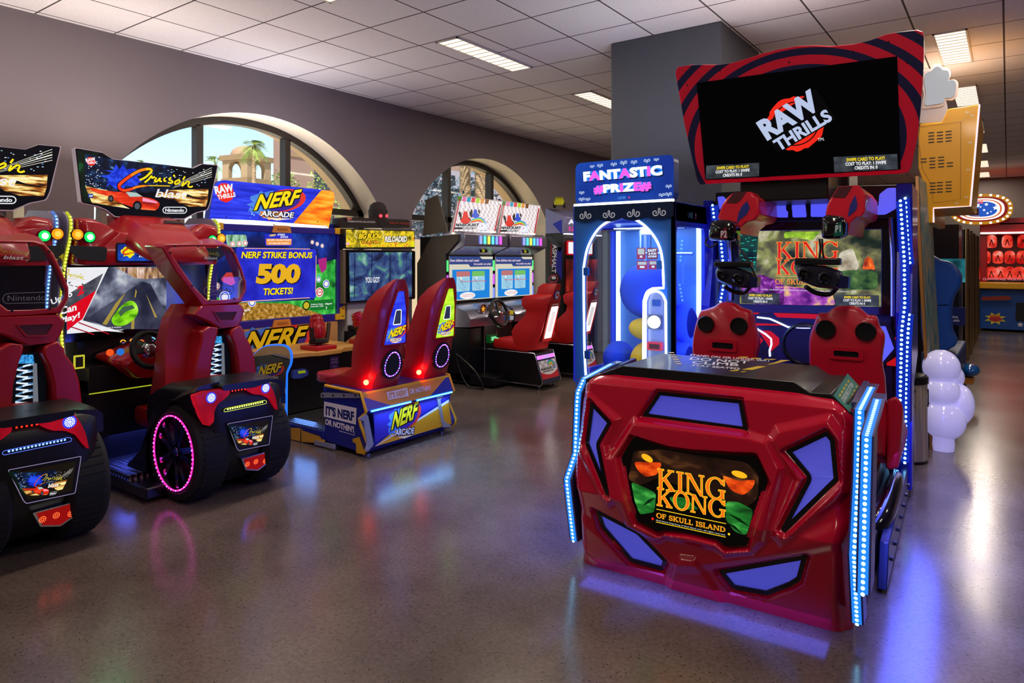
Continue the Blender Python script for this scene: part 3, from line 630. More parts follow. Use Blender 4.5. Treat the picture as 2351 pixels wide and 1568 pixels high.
    tx.art(pa, ell(*pa.p(*c_(497, 1125)), .006), REDE, .002); tx.art(pa, ell(*pa.p(*c_(1478, 1322)), .005), line, .002)
    tx.build('lettering', None, pic)
    # lid of the shell: black box with cut ends
    lid = MB(); ye = .66
    pf = [K.Y(*p, .13) for p in ((1400, 850), (1418, 846), (1434, 836))]
    xl0, xl1, xr1, xr0 = -.555, -.43, .40, .50
    zt = K.Y(1826, 874, .13)[1]
    xl1 = K.Y(1434, 836, .13)[0]; xr1 = K.Y(1826, 873, .13)[0]; x2, z2 = K.Y(1863, 902, .14); x3, z3_ = K.Y(1911, 909, .14); x4, z4 = K.Y(1952, 950, .14)
    xa, za = K.Y(1400, 856, .14); x0, z0 = K.Y(1352, 868, .14)
    prof = [(x0, z0-.02), (x0, z0), (xa, za+.012), (xl1, zt), (xr1, zt), (x2, z2+.008), (x3, z2+.012), (x4+.02, z4), (x4+.02, z4-.05)]
    SAT = pm('#090a0f', .42, 0, .1)
    lid.prism(prof, 'y', .10, ye, SAT); o = lid.build('lid', SAT, t, bevel=.004)
    pt = Pl(K, (0, .13, zt), (1, 0, 0), (0, 1, 0)); lt = MB(); lt.flat = True; gw, gy = pm('#e9e9ee', .4), pm('#e0c020', .4)
    z1 = lambda a, b: (1400+a*.21268, 785+b*.21268)
    lt.text(pt, 'DO NOT', z1(855, 195), z1(1500, 238), z1(880, 165), gw, .001, .02); lt.text(pt, 'CLIMB', z1(880, 235), z1(1390, 265), z1(900, 205), gw, .001, .02)
    lt.text(pt, 'STAND ON OR UNDER SEAT', z1(860, 152), z1(1740, 216), z1(870, 132), gw, .001, .02); lt.text(pt, 'STAY SEATED', z1(880, 262), z1(1400, 300), z1(895, 244), gw, .001, .02)
    lt.build('warning_print', None, o); lt = MB(); lt.flat = True
    for k in range(6): lt.apx(pt, [z1(630+16*k, 112+24*k), z1(690+16*k, 112+24*k), z1(700+16*k, 122+24*k), z1(640+16*k, 122+24*k)], gy, .001)
    for q_ in (((1400, 160), (1500, 160), (1480, 172), (1380, 172)), ((1530, 172), (1640, 176), (1620, 188), (1520, 182)), ((1680, 184), (1800, 186), (1760, 198), (1660, 196)), ((1850, 196), (1950, 198), (1800, 232), (1690, 254)), ((1600, 262), (1690, 266), (1540, 305), (1420, 300)), ((1290, 312), (1400, 298), (1380, 316), (1320, 318)), ((1420, 322), (1480, 316), (1450, 328), (1410, 326))): lt.apx(pt, [z1(*p) for p in q_], gy, .001)
    lt.build('hazard_stripe', None, o)
    ps = Pl(K, (x3, .14, z2+.012), (0, 1, 0), (x3-x4-.02, 0, z2+.012-z4)); sg = MB(); sg.flat = True; z2c = lambda a, b: (1860+a*.07656, 840+b*.07656)
    gm = pm('#3f8a7d', .4)
    sg.apx(ps, [z2c(700, 905), z2c(1115, 225), z2c(1560, 700), z2c(1180, 1400)], gm, .001)
    sg.text(ps, 'STAND BACK 3FT MIN', z2c(1020, 1130), z2c(1310, 600), z2c(915, 985), gw, .0015, .02)
    for k in range(5): sg.apx(ps, [z2c(850+62*k, 900-104*k), z2c(890+62*k, 830-104*k), z2c(930+62*k, 870-104*k), z2c(890+62*k, 940-104*k)], gy, .0015); sg.apx(ps, [z2c(1100+62*k, 1110-118*k), z2c(1140+62*k, 1050-118*k), z2c(1175+62*k, 1095-118*k), z2c(1130+62*k, 1160-118*k)], gy, .0015)
    sg.build('warning_sign', None, o)
    # body under the shell, black side panels with LED fins
    bd = MB(); bd.box(-.6, .17, .06, .6, .62, .93, DARKP); bd.build('housing', DARKP, t)
    for sx in (-.5, .4): MB().cyl((sx, .14, 0), .035, .05, 'z', 16, BLACK).build('caster', BLACK, t, smooth=40)
    VIO = pm('#3b3f78', .3, 0, .3); lensm = BLU_LED
    def fin(x, pts, w, name='led_fin'):
        """upright fin at local x following (y, z) points, LEDs on its front edge"""
        m = MB(); a = pts; b = [(y+w, z) for y, z in pts][::-1]; m.prism(a+b, 'x', x-.024, x+.024, VIO); o = m.build(name, VIO, t)
        lb = MB(); strip = em('#1f6fd0', 1.6)
        for (ya, za), (yb, zb) in zip(pts, pts[1:]): lb.add([(x-.017, ya-.002, za), (x+.017, ya-.002, za), (x+.017, yb-.002, zb), (x-.017, yb-.002, zb)], [(0, 1, 2, 3)], strip)
        led_run([(x, y-.003, z) for y, z in pts], .021, .0072, lensm, out=(0, -1, 0), mb=lb); lb.build('led_strip', None, o)
    sx = .658
    def sd_(x, pxs): return [K.X(*p, x) for p in pxs]
    f1 = sd_(sx, [(1968, 1432), (1961, 1276), (1970, 1101), (1974, 941), (2001, 888)]); fin(sx, f1, .10)
    f2 = sd_(sx+.05, [(1981, 1363), (1986, 1150), (1990, 1000), (2015, 915)]); fin(sx+.05, f2, .14)
    fin(-.645, [(.02, .10), (-.031, .319), (-.054, .437), (.041, .547), (.06, .80), (.071, .858), (.142, .921), (.50, .955)], .10)
    sp = MB()
    for s_ in (-1, 1):
        q_ = [(y+.16, z) for y, z in f1]+[(f1[-1][0]+.2, f1[-1][1]-.1), (.78, .6), (.72, .12)]
        sp = MB(); q_ = q_ if s_ > 0 else [(y+.10, z) for y, z in q_]; sp.prism(q_, 'x', s_*.62-.012, s_*.62+.012, VIO); sp.build('side_panel', VIO, t)
    lamp('led_glow', t, (.78, 1.3, .55), 26, (.08, .12, 1), .3, 2.4, (0, -.9, 0)); lamp('led_glow', t, (.70, .1, .5), 6, (.08, .12, 1), .1, .8, (0, -PI/2, 0)); lamp('led_glow', t, (-.74, .4, .5), 11, (.08, .12, 1), .3, 1.0, (0, .9, 0))
    lamp('underglow', t, (0, -.02, .05), 2.0, (.1, .12, 1), 1.1, .2, (0, 0, 0))
    # platform with kick plates and the rounded bumper at the right
    pf_ = MB(); pf_.box(-.66, .3, .06, .66, 2.9, .2, DARKP); pf_.build('platform', DARKP, t, bevel=.01)
    for s_ in (-1, 1):
        kp = MB(); kp.prism([(.5, .02), (2.8, .02), (2.8, .2), (.62, .2)], 'x', s_*.68, s_*.72, pm('#1b2250', .25, .3)); o = kp.build('kick_plate', None, t, bevel=.004)
        for k in range(9): MB().cyl((s_*.72, .7+k*.22, .1), .012, s_*.012, 'x', 10, BLACK).build('bolt', BLACK, o)
        bm_ = MB(); bm_.tube(catmull([(s_*.60, .80, .14), (s_*.655, .9, .22), (s_*.67, 1.3, .235), (s_*.655, 1.7, .22), (s_*.6, 1.85, .18)], 6), .06, BLACKG, 12); bm_.build('bumper', BLACKG, t, smooth=60)
        st_ = MB(); st_.box(s_*.5-.12, .85, .2, s_*.5+.12, 1.75, .36, STEEL); st_.build('step_box', pm('#30344a', .3, .6), t, bevel=.01)
    # the two seats
    def seat(pxo, spk, slot, yb=1.36):
        q_ = [K.Y(*p, yb) for p in pxo]; low = min(z for x, z in q_); cx = sum(x for x, z in q_)/len(q_)
        xs = [x for x, z in q_]; xl, xr = min(xs), max(xs)
        prof = catmull(q_, 5)+[(xr+.015, .62), (xr+.005, .42), (xl-.005, .42), (xl-.015, .62)]
        s_ = MB(); n = len(prof); loops = []
        for y, k in ((yb, .93), (yb+.012, .975), (yb+.04, 1.0), (yb+.1, .99), (yb+.14, .93)):
            loops.append([(cx+(x-cx)*k, y+.18*max(0, z-.75)*0, .85+(z-.85)*k) for x, z in prof])
        s_.loft(loops, REDSEAT); o = s_.build('seat_back', REDSEAT, t, smooth=50)
        for (a, b, rr) in spk:
            x, z = K.Y(a, b, yb); m_ = MB(); r_ = abs(K.Y(a+rr, b, yb)[0]-x); m_.lathe([(r_*1.12, .008), (r_*1.14, -.012), (r_*1.02, -.02), (r_*.96, -.008), (0, -.006)], (x, yb, z), 'y', 28, BLACK); m_.build('speaker', BLACK, o, smooth=40)
        (a, b, c, d) = slot; x0, z1_ = K.Y(a, b, yb); x1, z0_ = K.Y(c, d, yb)
        hole = rnd(rect(x0, z0_, x1, z1_), .012); big = rnd(rect(x0-.022, z0_-.018, x1+.022, z1_+.02), .015)
        pz = Pl(K, (0, yb-.002, 0), (1, 0, 0), (0, 0, 1)); m_ = MB(); m_.band(pz, big, hole, REDSEAT, 0, .008); m_.art(pz, hole, BLACK, .0005); m_.build('handle_slot', None, o)
        c_ = MB(); c_.loft([[(cx+a*sxx, yb+.1+b, zz) for a, b in rnd(rect(-1, 0, 1, .52), .08, 4)] for zz, sxx in ((.36, .2), (.4, .235), (.5, .24), (.54, .22))], REDSEAT); c_.build('seat_cushion', REDSEAT, t, smooth=50)
        for sd in (-1, 1):
            w_ = MB(); w_.loft([[(cx+sd*(.225+ox), yb+yy, zz) for ox, zz in ((-.03, .34), (.03, .36), (.05, hh-.05), (.02, hh), (-.03, hh-.03))] for yy, hh in ((.02, .78), (.12, .74), (.22, .64), (.42, .58), (.56, .52))], REDSEAT); w_.build('seat_bolster', REDSEAT, t, smooth=80, bevel=.018, seg=3)
    seat([(1590, 860), (1587, 790), (1594, 745), (1604, 716), (1616, 711), (1636, 704), (1648, 696), (1664, 694), (1684, 698), (1697, 707), (1720, 716), (1727, 745), (1738, 785), (1731, 830), (1729, 860)], [(1621, 744, 17), (1697, 748, 18)], (1636, 785, 1684, 802))
    seat([(1857, 860), (1855, 785), (1866, 745), (1877, 721), (1896, 719), (1912, 708), (1925, 703), (1955, 703), (1972, 708), (1990, 723), (2010, 727), (2018, 750), (2030, 775), (2024, 830), (2030, 870)], [(1896, 756, 21), (1988, 761, 22)], (1914, 804, 1972, 821))
    # rear cabinet
    yb = 2.22
    scr = [(1697, 531), (2024, 527), (2023, 704), (1699, 697)]
    qs = [K.Y(*p, yb) for p in scr]
    def rp(px, py, y=yb): return K.Y(px, py, y)
    bx = MB(); x0 = rp(1642, 500)[0]; x1 = rp(2062, 500)[0]; ztop = rp(2060, 425)[1]
    NAVY = pm('#10122c', .3, 0, .3)
    bx.box(x0, yb+.05, .2, x1, 2.85, ztop, NAVY); cab = bx.build('rear_cabinet', NAVY, t, bevel=.008)
    pr = Pl(K, (0, yb, 0), (1, 0, 0), (0, 0, 1))
    bz = MB(); o4 = [pr.p(*p) for p in ((1672, 505), (2046, 503), (2048, 724), (1674, 716))]; i4 = [pr.p(*p) for p in scr]
    bz.band(pr, o4, i4, BLACKG, -.01, .03); bz.build('screen_bezel', BLACKG, t, bevel=.004)
    sc = MB(); jungle = noise_em('jungle_scene', [(.25, '#0b0d0a'), (.4, '#27361f'), (.5, '#6d6a4a'), (.58, '#9aa05a'), (.66, '#d9d2b0'), (.78, '#3a2c1c')], 5.2, (1, 1, 1.2), 9, .8, .7)
    sc.art(pr, i4, jungle, 0)
    s4 = lambda a, b: (1600+a*.19139, 420+b*.19139); s5 = lambda a, b: (1800+a*.19765, 410+b*.19765)
    sc.apx(pr, [s4(520, 590), s4(740, 590), s4(720, 900), s4(700, 1080), s4(520, 1050)], noise_em('teal_cave', [(.3, '#06100f'), (.6, '#1d4f45'), (.75, '#2fae8c')], 8, s=.8), .0005, .03)
    sc.apx(pr, [s4(520, 1320), s4(560, 1190), s4(760, 1090), s4(1040, 1200), s4(1100, 1480), s4(560, 1440)], noise_em('violet_rocks', [(.35, '#2a0a33'), (.55, '#8a2aa0'), (.72, '#e08af0')], 14, (1, 1, 1), 8, .85, 1.2), .0006, .03)
    sc.apx(pr, [s5(0, 1240), s5(560, 1330), s5(600, 1470), s5(0, 1470)], noise_em('violet_rocks_lit', [(.35, '#5a1478'), (.55, '#b04ac0'), (.68, '#ffd070')], 12, s=.9), .0006, .02)
    sc.apx(pr, [s5(0, 620), s5(420, 615), s5(330, 720), s5(120, 680), s5(0, 700)], noise_em('sunlit_leaves', [(.35, '#5a8a1e'), (.6, '#b5e03a'), (.8, '#f4ffd0')], 16, s=.95), .0006, .02)
    sc.apx(pr, [s5(640, 860), s5(800, 800), s5(880, 1040), s5(760, 1120), s5(620, 1080)], noise_em('pale_clearing', [(.35, '#8a7a5a'), (.65, '#f0e8d0')], 10, s=.9), .0007, .03)
    sc.apx(pr, [s5(600, 1080), s5(800, 1060), s5(1090, 1080), s5(1090, 1290), s5(700, 1290), s5(600, 1200)], noise_em('grass_bank', [(.35, '#1b3a12'), (.6, '#57803a'), (.75, '#a9bf6a')], 14, s=.8), .0008, .03)
    sc.apx(pr, [s5(910, 1050), s5(940, 930), s5(980, 900), s5(1030, 940), s5(1060, 1060)], noise_em('fire_glow', [(.35, '#7a1c04'), (.55, '#ff6a10'), (.7, '#ffd060')], 18, (1, 1, .6), s=1), .0009, .01)
    rg = random.Random(5)
    for k in range(26): u0, v0 = pr.p(*s4(rg.uniform(520, 680), rg.uniform(610, 1000))); sc.art(pr, rect(u0, v0, u0+rg.uniform(.01, .03), v0+.004), em('#2fe0c0', .9), .001)
    scn = sc.build('screen', None, t)
    tx = MB(); tx.flat = True; rf, rl = em('#d3200f', 1.1), em('#ffc24a', 1)
    serif(tx, pr, 'KING', (1782, 594), (1924, 594), (1782, 556), rf, rl, .002, .045); serif(tx, pr, 'KONG', (1782, 630), (1924, 631), (1782, 597), rf, rl, .0024, .045)
    serif(tx, pr, 'OF SKULL ISLAND', (1780, 652), (1926, 655), (1780, 640), em('#f07a1a', 1), rl, .002, .04)
    for a, b in (((1780, 634), (1926, 635)), ((1780, 659), (1926, 660))): tx.stroke(pr, [pr.p(*a), pr.p(*b)], .003, rl, .002)
    tx.text(pr, 'SKULL ISLAND, KING KONG OF SKULL ISLAND. ALL RIGHTS RESERVED 2020', (1748, 666), (1966, 672), (1748, 663), WHT, .002)
    swipe_box(tx, pr, ((1702, 696), (1790, 699), (1702, 671)), YEL, WHT); swipe_box(tx, pr, ((1918, 701), (2018, 703), (1918, 676)), YEL, WHT); tx.build('lettering', None, scn)
    # header with lit grilles
    ph = Pl(K, (0, yb-.04, 0), (1, 0, 0), (0, 0, 1)); hd = MB(); hq = [ph.p(*p) for p in ((1642, 442), (1880, 428), (2066, 424), (2066, 500), (1880, 508), (1748, 510), (1642, 512))]
    hd.slab(ph, hq, BLACK, -.12, 0); hdo = hd.build('header', BLACK, t, bevel=.004)
    zz = lambda a, b: (1560+a*.30607, 400+b*.30607)
    LIT = hex_mesh('glowing_grille', '#8f92ff', '#5c60ee', .75)
    for poly in (((672, 172), (735, 168), (800, 215), (800, 270), (815, 280), (815, 325), (740, 325), (678, 270)), ((808, 163), (972, 156), (925, 207), (860, 210)), ((842, 230), (945, 226), (955, 322), (850, 325)), ((1030, 155), (1118, 150), (1118, 300), (1095, 320), (985, 320), (985, 200)), ((1500, 150), (1560, 104), (1624, 100), (1626, 258), (1545, 303), (1480, 305), (1480, 240), (1492, 236)), ((285, 170), (330, 165), (360, 195), (300, 270))):
        MB().apx(ph, [zz(*p) for p in poly], LIT, .003, .01).build('grille', LIT, hdo)
    # LED columns and chrome trims either side of the screen
    def col(pxs, y, n='led_column', w=.03, dl=5.0):
        P3 = [(lambda q: (q[0], y, q[1]))(K.Y(a, b, y)) for a, b in pxs]; m = MB()
        m.tube(P3, w, em('#1436d0', .7), 6); o = m.build(n, None, t); lb = MB(); led_run([(a, b-w-.002, c) for a, b, c in P3], .03, .009, BLU_LED, mb=lb); lb.build('led_strip', None, o)
    col([(2068, 462), (2077, 600), (2078, 700), (2071, 760), (2068, 900), (2066, 1042)], yb-.16, 'led_column'); col([(2079, 456), (2085, 560), (2090, 608)], yb-.12, 'led_column', .026)
    col([(2088, 722), (2083, 800), (2080, 900), (2080, 980), (2078, 1060)], yb-.14, 'led_column', .026)
    col([(1639, 472), (1643, 505)], yb-.12); col([(1658, 552), (1663, 604)], yb-.12); col([(1664, 656), (1657, 693)], yb-.12)
    for pxs in (((2045, 502), (2050, 600), (2050, 726)), ((1674, 552), (1677, 610), (1676, 690))):
        P3 = [(lambda q: (q[0], yb-.05, q[1]))(K.Y(a, b, yb-.05)) for a, b in pxs]; MB().tube(P3, .016, CHROME, 8).build('chrome_trim', CHROME, t, smooth=50)
    sw = MB(); a0, _ = rp(2060, 600); sw.prism([(yb-.13, .05), (yb+.1, .05), (yb+.14, .7), (2.85, .85), (2.85, ztop), (yb-.08, ztop), (yb-.02, 1.6), (yb-.13, 1.2)], 'x', a0, a0+.09, pm('#2226a0', .3, 0, .3)); sw.build('side_panel', None, t)
    b0, _ = rp(1640, 600); sw = MB(); sw.prism([(yb-.13, .05), (2.85, .05), (2.85, ztop-.05), (yb-.08, ztop-.05), (yb-.02, 1.6), (yb-.13, 1.2)], 'x', b0-.06, b0, pm('#2226a0', .3, 0, .3)); sw.build('side_panel', None, t)
    lamp('led_glow', t, (a0+.12, yb-.2, 1.0), 16, (.08, .12, 1), .5, 1.4, (0, -PI/2, 0)); lamp('led_glow', t, (b0-.12, yb-.2, 1.1), 26, (.08, .12, 1), .5, 1.4, (0, PI/2, 0)); lamp('led_glow', t, (0, yb-.5, 1.25), 5, (.08, .1, 1), 1.0, .8, (PI/2, 0, 0))
    # lower panel behind the seats with red plates, loudspeaker and light lines
    pl_ = Pl(K, (0, yb+.02, 0), (1, 0, 0), (0, 0, 1)); z6 = lambda a, b: (1700+a*.17865, 690+b*.17865)
    lw_ = MB(); lw_.slab(pl_, [pl_.p(*p) for p in ((1676, 716), (2046, 722), (2050, 960), (1676, 960))], noise_em('night_city_print', [(.35, '#04040c'), (.6, '#101038'), (.75, '#3a1048')], 8, emis=False), -.02, .004); low = lw_.build('lower_panel', None, t)
    rdm = em('#d8141c', .75)
    for poly in (((80, 145), (260, 150), (220, 175), (100, 180)), ((420, 155), (1000, 175), (985, 235), (480, 215)), ((180, 290), (480, 300), (540, 320), (200, 320)), ((230, 380), (390, 390), (500, 480), (500, 560), (400, 650), (350, 560)), ((160, 470), (250, 465), (295, 510), (230, 600), (160, 540)), ((1980, 480), (2060, 430), (2060, 560), (1990, 540)), ((1880, 800), (2040, 700), (2060, 850), (1880, 830))):
        MB().slab(pl_, [pl_.p(*z6(*p)) for p in poly], rdm, .004, .009).build('red_plate', rdm, low)
    x, z = pl_.p(*z6(830, 560)); MB().lathe([(.155, 0), (.155, -.02), (.14, -.03), (.13, -.012), (0, -.004)], (x, yb+.01, z), 'y', 32, BLACK).build('loudspeaker', BLACK, low, smooth=40)
    lnm = em('#a9b4ff', 3.5); ll = MB()
    for pts in (((165, 215), (175, 300), (215, 360), (330, 430), (400, 490), (405, 560), (380, 640), (385, 715)), ((220, 212), (380, 232), (470, 270), (620, 340), (760, 350), (905, 352))):
        ll.tube([(lambda q: (q[0], yb+.004, q[1]))(pl_.p(*z6(*p))) for p in pts], .007, lnm, 6)
    ll.build('light_line', lnm, low)
    gq = [pl_.p(*z6(*p)) for p in ((1770, 280), (1915, 285), (2035, 610), (1820, 870), (1700, 870), (1700, 300))]; gg = MB(); gg.slab(pl_, rnd(gq, .02), BLACK, .004, .03); go = gg.build('grille_frame', BLACK, low)
    MB().apx(pl_, [z6(*p) for p in ((1780, 325), (1870, 325), (1980, 610), (1810, 810), (1720, 810), (1720, 330))], LIT, .032).build('grille', LIT, go)
    # overhead arms with hanging headsets
    def arm(pxs, win, plate, pod, poly_lab, cable, yf, yr):
        P0 = [K.Y(*p, yf) for p in pxs]; m = MB()
        c0 = sum(p[0] for p in P0)/len(P0); w = .045
        pf2 = Pl(K, (0, yf, 0), (1, 0, 0), (0, 0, 1))
        q = [pf2.p(*p) for p in pxs]; ARM = pm('#e01230', .35, 0, .3); m.slab(pf2, q, ARM, -(yr-yf), 0); o = m.build('arm', ARM, t, bevel=.012)
        MB().apx(pf2, win, pm('#232a86', .4), .004, .006).build('inset', None, o)
        MB().apx(pf2, plate, pm('#5c2730', .35, .3), .004, .004).build('cover_plate', None, o)
        yp = yf-.12; q = [K.Y(*p, yp) for p in pod]; pz = Pl(K, (0, yp, 0), (1, 0, 0), (0, 0, 1))
        h = MB(); pq = rnd([pz.p(*p) for p in pod], .03, 4); cx = sum(p[0] for p in pq)/len(pq); cz = sum(p[1] for p in pq)/len(pq)
        h.loft([[(cx+(p[0]-cx)*k, yp+dy, cz+(p[1]-cz)*k) for p in pq] for dy, k in ((-.03, .72), (-.012, .92), (.02, 1), (.12, .98))], BLACKG); po = h.build('headset_dock', BLACKG, t, smooth=60)
        lt_ = MB(); lt_.flat = True; txt, a, b, c = poly_lab[:4]; pz2 = Pl(K, (0, yp-.032, 0), (1, 0, 0), (0, 0, 1)); lt_.apx(pz2, poly_lab[5], poly_lab[4], .001); lt_.text(pz2, txt, a, b, c, pm('#e8e4ee', .4), .002, .02); lt_.build('player_badge', None, po)
        for cb in cable: MB().tube(catmull([(*(lambda q: (q[0], yp+.02, q[1]))(K.Y(a, b, yp)),) for a, b in cb], 5), .006, BLACK, 6).build('cable', BLACK, po)
        return yp
    A2 = [zz(400, 135), (1732, 441), zz(600, 180), zz(602, 325), (1728, 508), zz(545, 345), zz(455, 440), zz(420, 420), zz(290, 335), zz(310, 230), (1672, 449)]
    yp2 = arm([(1683, 441), (1726, 440), (1732, 450), (1741, 454), (1743, 492), (1734, 505), (1716, 509), (1700, 522), (1694, 540), (1688, 522), (1646, 502), (1657, 470), (1668, 454)], [(1716, 461), (1722, 478), (1714, 493), (1698, 505), (1691, 515), (1696, 489), (1704, 473)], [(1684, 442), (1714, 440), (1700, 460), (1690, 467), (1668, 466)],
              [(1629, 508), (1650, 504), (1678, 504), (1690, 520), (1688, 548), (1680, 554), (1624, 552)], ('P2', (1655, 545), (1669, 545), (1655, 530), pm('#7a1a2a', .3), [(1654, 532), (1668, 520), (1671, 548), (1653, 549)]), [[(1690, 535), (1692, 560), (1710, 590), (1724, 615), (1738, 645)], [(1622, 545), (1618, 560), (1630, 567), (1645, 558)]], 1.55, 2.1)
    yp1 = arm([(1924, 428), (1972, 425), (1980, 437), (1985, 442), (1986, 484), (1980, 496), (1966, 498), (1952, 512), (1946, 540), (1940, 536), (1936, 505), (1894, 494), (1899, 470), (1910, 450)], [(1964, 447), (1969, 470), (1966, 482), (1950, 496), (1946, 498), (1952, 470)], [(1926, 429), (1958, 427), (1946, 446), (1940, 454), (1910, 453)],
              [(1886, 498), (1900, 492), (1936, 496), (1943, 512), (1940, 540), (1932, 548), (1884, 549)], ('P1', (1918, 534), (1930, 532), (1918, 518), pm('#0f5a50', .25), [(1916, 518), (1932, 508), (1936, 540), (1914, 544)]), [[(1880, 548), (1882, 570), (1879, 600)], [(1886, 548), (1888, 580), (1893, 606)]], 1.35, 2.1)
    VIS = pm('#16172a', .38, 0, .3)
    def headset(cx_, cy_, w_, yp, hx):
        """goggles hanging from the dock: visor, strap pad, two lenses, side pods"""
        (x, z) = K.Y(cx_, cy_, yp); r_ = w_; hh = MB(); prof = rnd([(-.5, .16), (-.4, .27), (.12, .25), (.46, .12), (.54, -.08), (.36, -.30), (-.02, -.27), (-.44, -.10)], .05)
        hh.loft([[(x+a*r_*k, yp+dy, z+b*r_*k) for a, b in prof] for dy, k in ((-.05, .8), (-.03, .96), (.03, 1), (.07, .9))], VIS); o = hh.build('headset', VIS, t, smooth=50, label='black virtual reality headset hanging on cables')
        MB().box(x-.5*r_, yp-.045, z+.26*r_, x+.46*r_, yp+.04, z+.42*r_, BLACK).build('strap_pad', BLACK, o, bevel=.008)
        for dx, dz in ((-.28, .06), (.16, -.03)): MB().lathe([(r_*.15, .02), (r_*.14, -.02), (r_*.09, -.03), (r_*.06, -.018), (0, -.016)], (x+dx*r_, yp-.05, z+dz*r_), 'y', 20, BLACKG).build('lens', BLACKG, o, smooth=40)
        sp_ = MB(); sp_.loft([[(x+(.52+a*.2)*r_, yp+dy, z+(-.12+b*.3)*r_) for a, b in rnd([(-.5, -.5), (.5, -.5), (.6, .4), (-.3, .5)], .1)] for dy in (-.04, .05)], pm('#14164a', .3)); sp_.build('ear_pod', None, o, smooth=50)
        ba_ = MB(); ba_.tube(catmull([(x-.3*r_, yp+.02, z-.25*r_), (x-.1*r_, yp+.06, z-.40*r_), (x+.2*r_, yp+.06, z-.42*r_), (x+.4*r_, yp+.02, z-.2*r_)], 6), .014, BLACK, 8); ba_.build('head_band', BLACK, o, smooth=60)
    headset(1686, 636, .24, yp2, 0); headset(1880, 634, .25, yp1, 0)
    lamp('ceiling_fill', t, (0, 2.0, 2.75), UP*.5, (1, .86, .84), .8, .3, (PI, 0, 0))  # added uplight above the cabinet, brightens the ceiling
    # overhead screen
    tq = Pl(K, (0, 1.66, K.Y(1850, 400, 1.66)[1]), (1, 0, 0), (0, -.19, .66))
    outl = [(1550, 165), (1556, 154), (1580, 150), (1605, 149), (1640, 150), (1680, 145), (1720, 133), (1750, 123), (1790, 113), (1830, 106), (1870, 105), (1905, 107), (1960, 102), (2000, 92), (2035, 79), (2055, 75), (2105, 69), (2118, 74), (2121, 88), (2121, 130), (2115, 240), (2105, 320), (2092, 385), (2085, 396), (2070, 399), (1850, 411), (1620, 423), (1608, 424), (1601, 415), (1590, 370), (1572, 290), (1556, 200)]
    rm, nt, ro = new_mat('red_ring_print'); N = nt.nodes.new; Lk = nt.links.new
    tc = N('ShaderNodeTexCoord'); sb = N('ShaderNodeVectorMath'); sc_ = N('ShaderNodeVectorMath'); ln = N('ShaderNodeVectorMath'); dv = N('ShaderNodeMath'); frc = N('ShaderNodeMath'); ls = N('ShaderNodeMath'); mx = N('ShaderNodeMixRGB'); bs = N('ShaderNodeBsdfPrincipled')
    cu, cv = tq.p(1832, 330); c3 = tq.w(cu, cv); sb.operation = 'SUBTRACT'; sb.inputs[1].default_value = tuple(c3); sc_.operation = 'MULTIPLY'; sc_.inputs[1].default_value = (.82, 1, 1); ln.operation = 'LENGTH'; dv.operation = 'DIVIDE'; dv.inputs[1].default_value = .098; frc.operation = 'FRACT'; ls.operation = 'LESS_THAN'; ls.inputs[1].default_value = .56
    Lk(tc.outputs['Object'], sb.inputs[0]); Lk(sb.outputs[0], sc_.inputs[0]); Lk(sc_.outputs[0], ln.inputs[0]); Lk(ln.outputs['Value'], dv.inputs[0]); Lk(dv.outputs[0], frc.inputs[0]); Lk(frc.outputs[0], ls.inputs[0]); Lk(ls.outputs[0], mx.inputs[0])
    mx.inputs[1].default_value = lin('#14123a'); mx.inputs[2].default_value = lin('#c8102e'); Lk(mx.outputs[0], bs.inputs['Base Color']); bs.inputs['Roughness'].default_value = .4; Lk(bs.outputs[0], ro.inputs[0])
    Lk(mx.outputs[0], bs.inputs['Emission Color']); bs.inputs['Emission Strength'].default_value = .12
    mq = MB(); mq.slab(tq, tq.ps(outl), rm, -.09, 0); mo = mq.build('overhead_frame', rm, t, bevel=.004)
    scp = [(1600, 190), (2060, 129), (2068, 389), (1620, 413)]
    MB().slab(tq, rnd(tq.ps(scp), .006), em('#030305', .3, '#020203'), .001, .006).build('overhead_screen', None, t)
    MB().apx(tq, [(1620, 414), (2069, 390), (2069, 398), (1621, 422)], em('#b5081e', .6), .003).build('red_rail', None, mo)
    tx = MB(); tx.flat = True; cu, cv = tq.p(1826, 284); raw_logo(tx, tq, (cu, cv), .175, .008, em('#b9c6e6', 1), em('#f02a1c', 1), .48, em('#040406', 1)); tx.text(tq, 'TM.', (1878, 324), (1893, 322), (1878, 317), WHT, .009)
    swipe_box(tx, tq, ((1621, 411), (1743, 404), (1622, 380)), YEL, WHT, .007); swipe_box(tx, tq, ((1916, 395), (2062, 388), (1914, 360)), YEL, WHT, .007)
    o = tx.build('lettering', None, t)
    sc2 = MB(); rg = random.Random(2)
    for a, b in ((1566, 176), (1586, 168), (1653, 162), (1812, 143), (1958, 118), (2040, 96), (2107, 93), (1578, 195), (2083, 144)): sc2.art(tq, ell(*tq.p(a, b), .006, n=8), BLACK, .002)
    sc2.build('bolt', BLACK, mo)
    nk = MB(); zb_ = K.Y(1850, 415, 1.7)[1]; nk.box(-.25, 1.72, zb_-.12, .3, 2.5, zb_+.35, BLACK); nk.build('neck', BLACK, t, bevel=.01)
    nk = MB(); nk.box(-.3, 2.3, 1.9, .35, 2.8, zb_+.2, BLACK); nk.build('mast', BLACK, t, bevel=.01)
build_simulator()
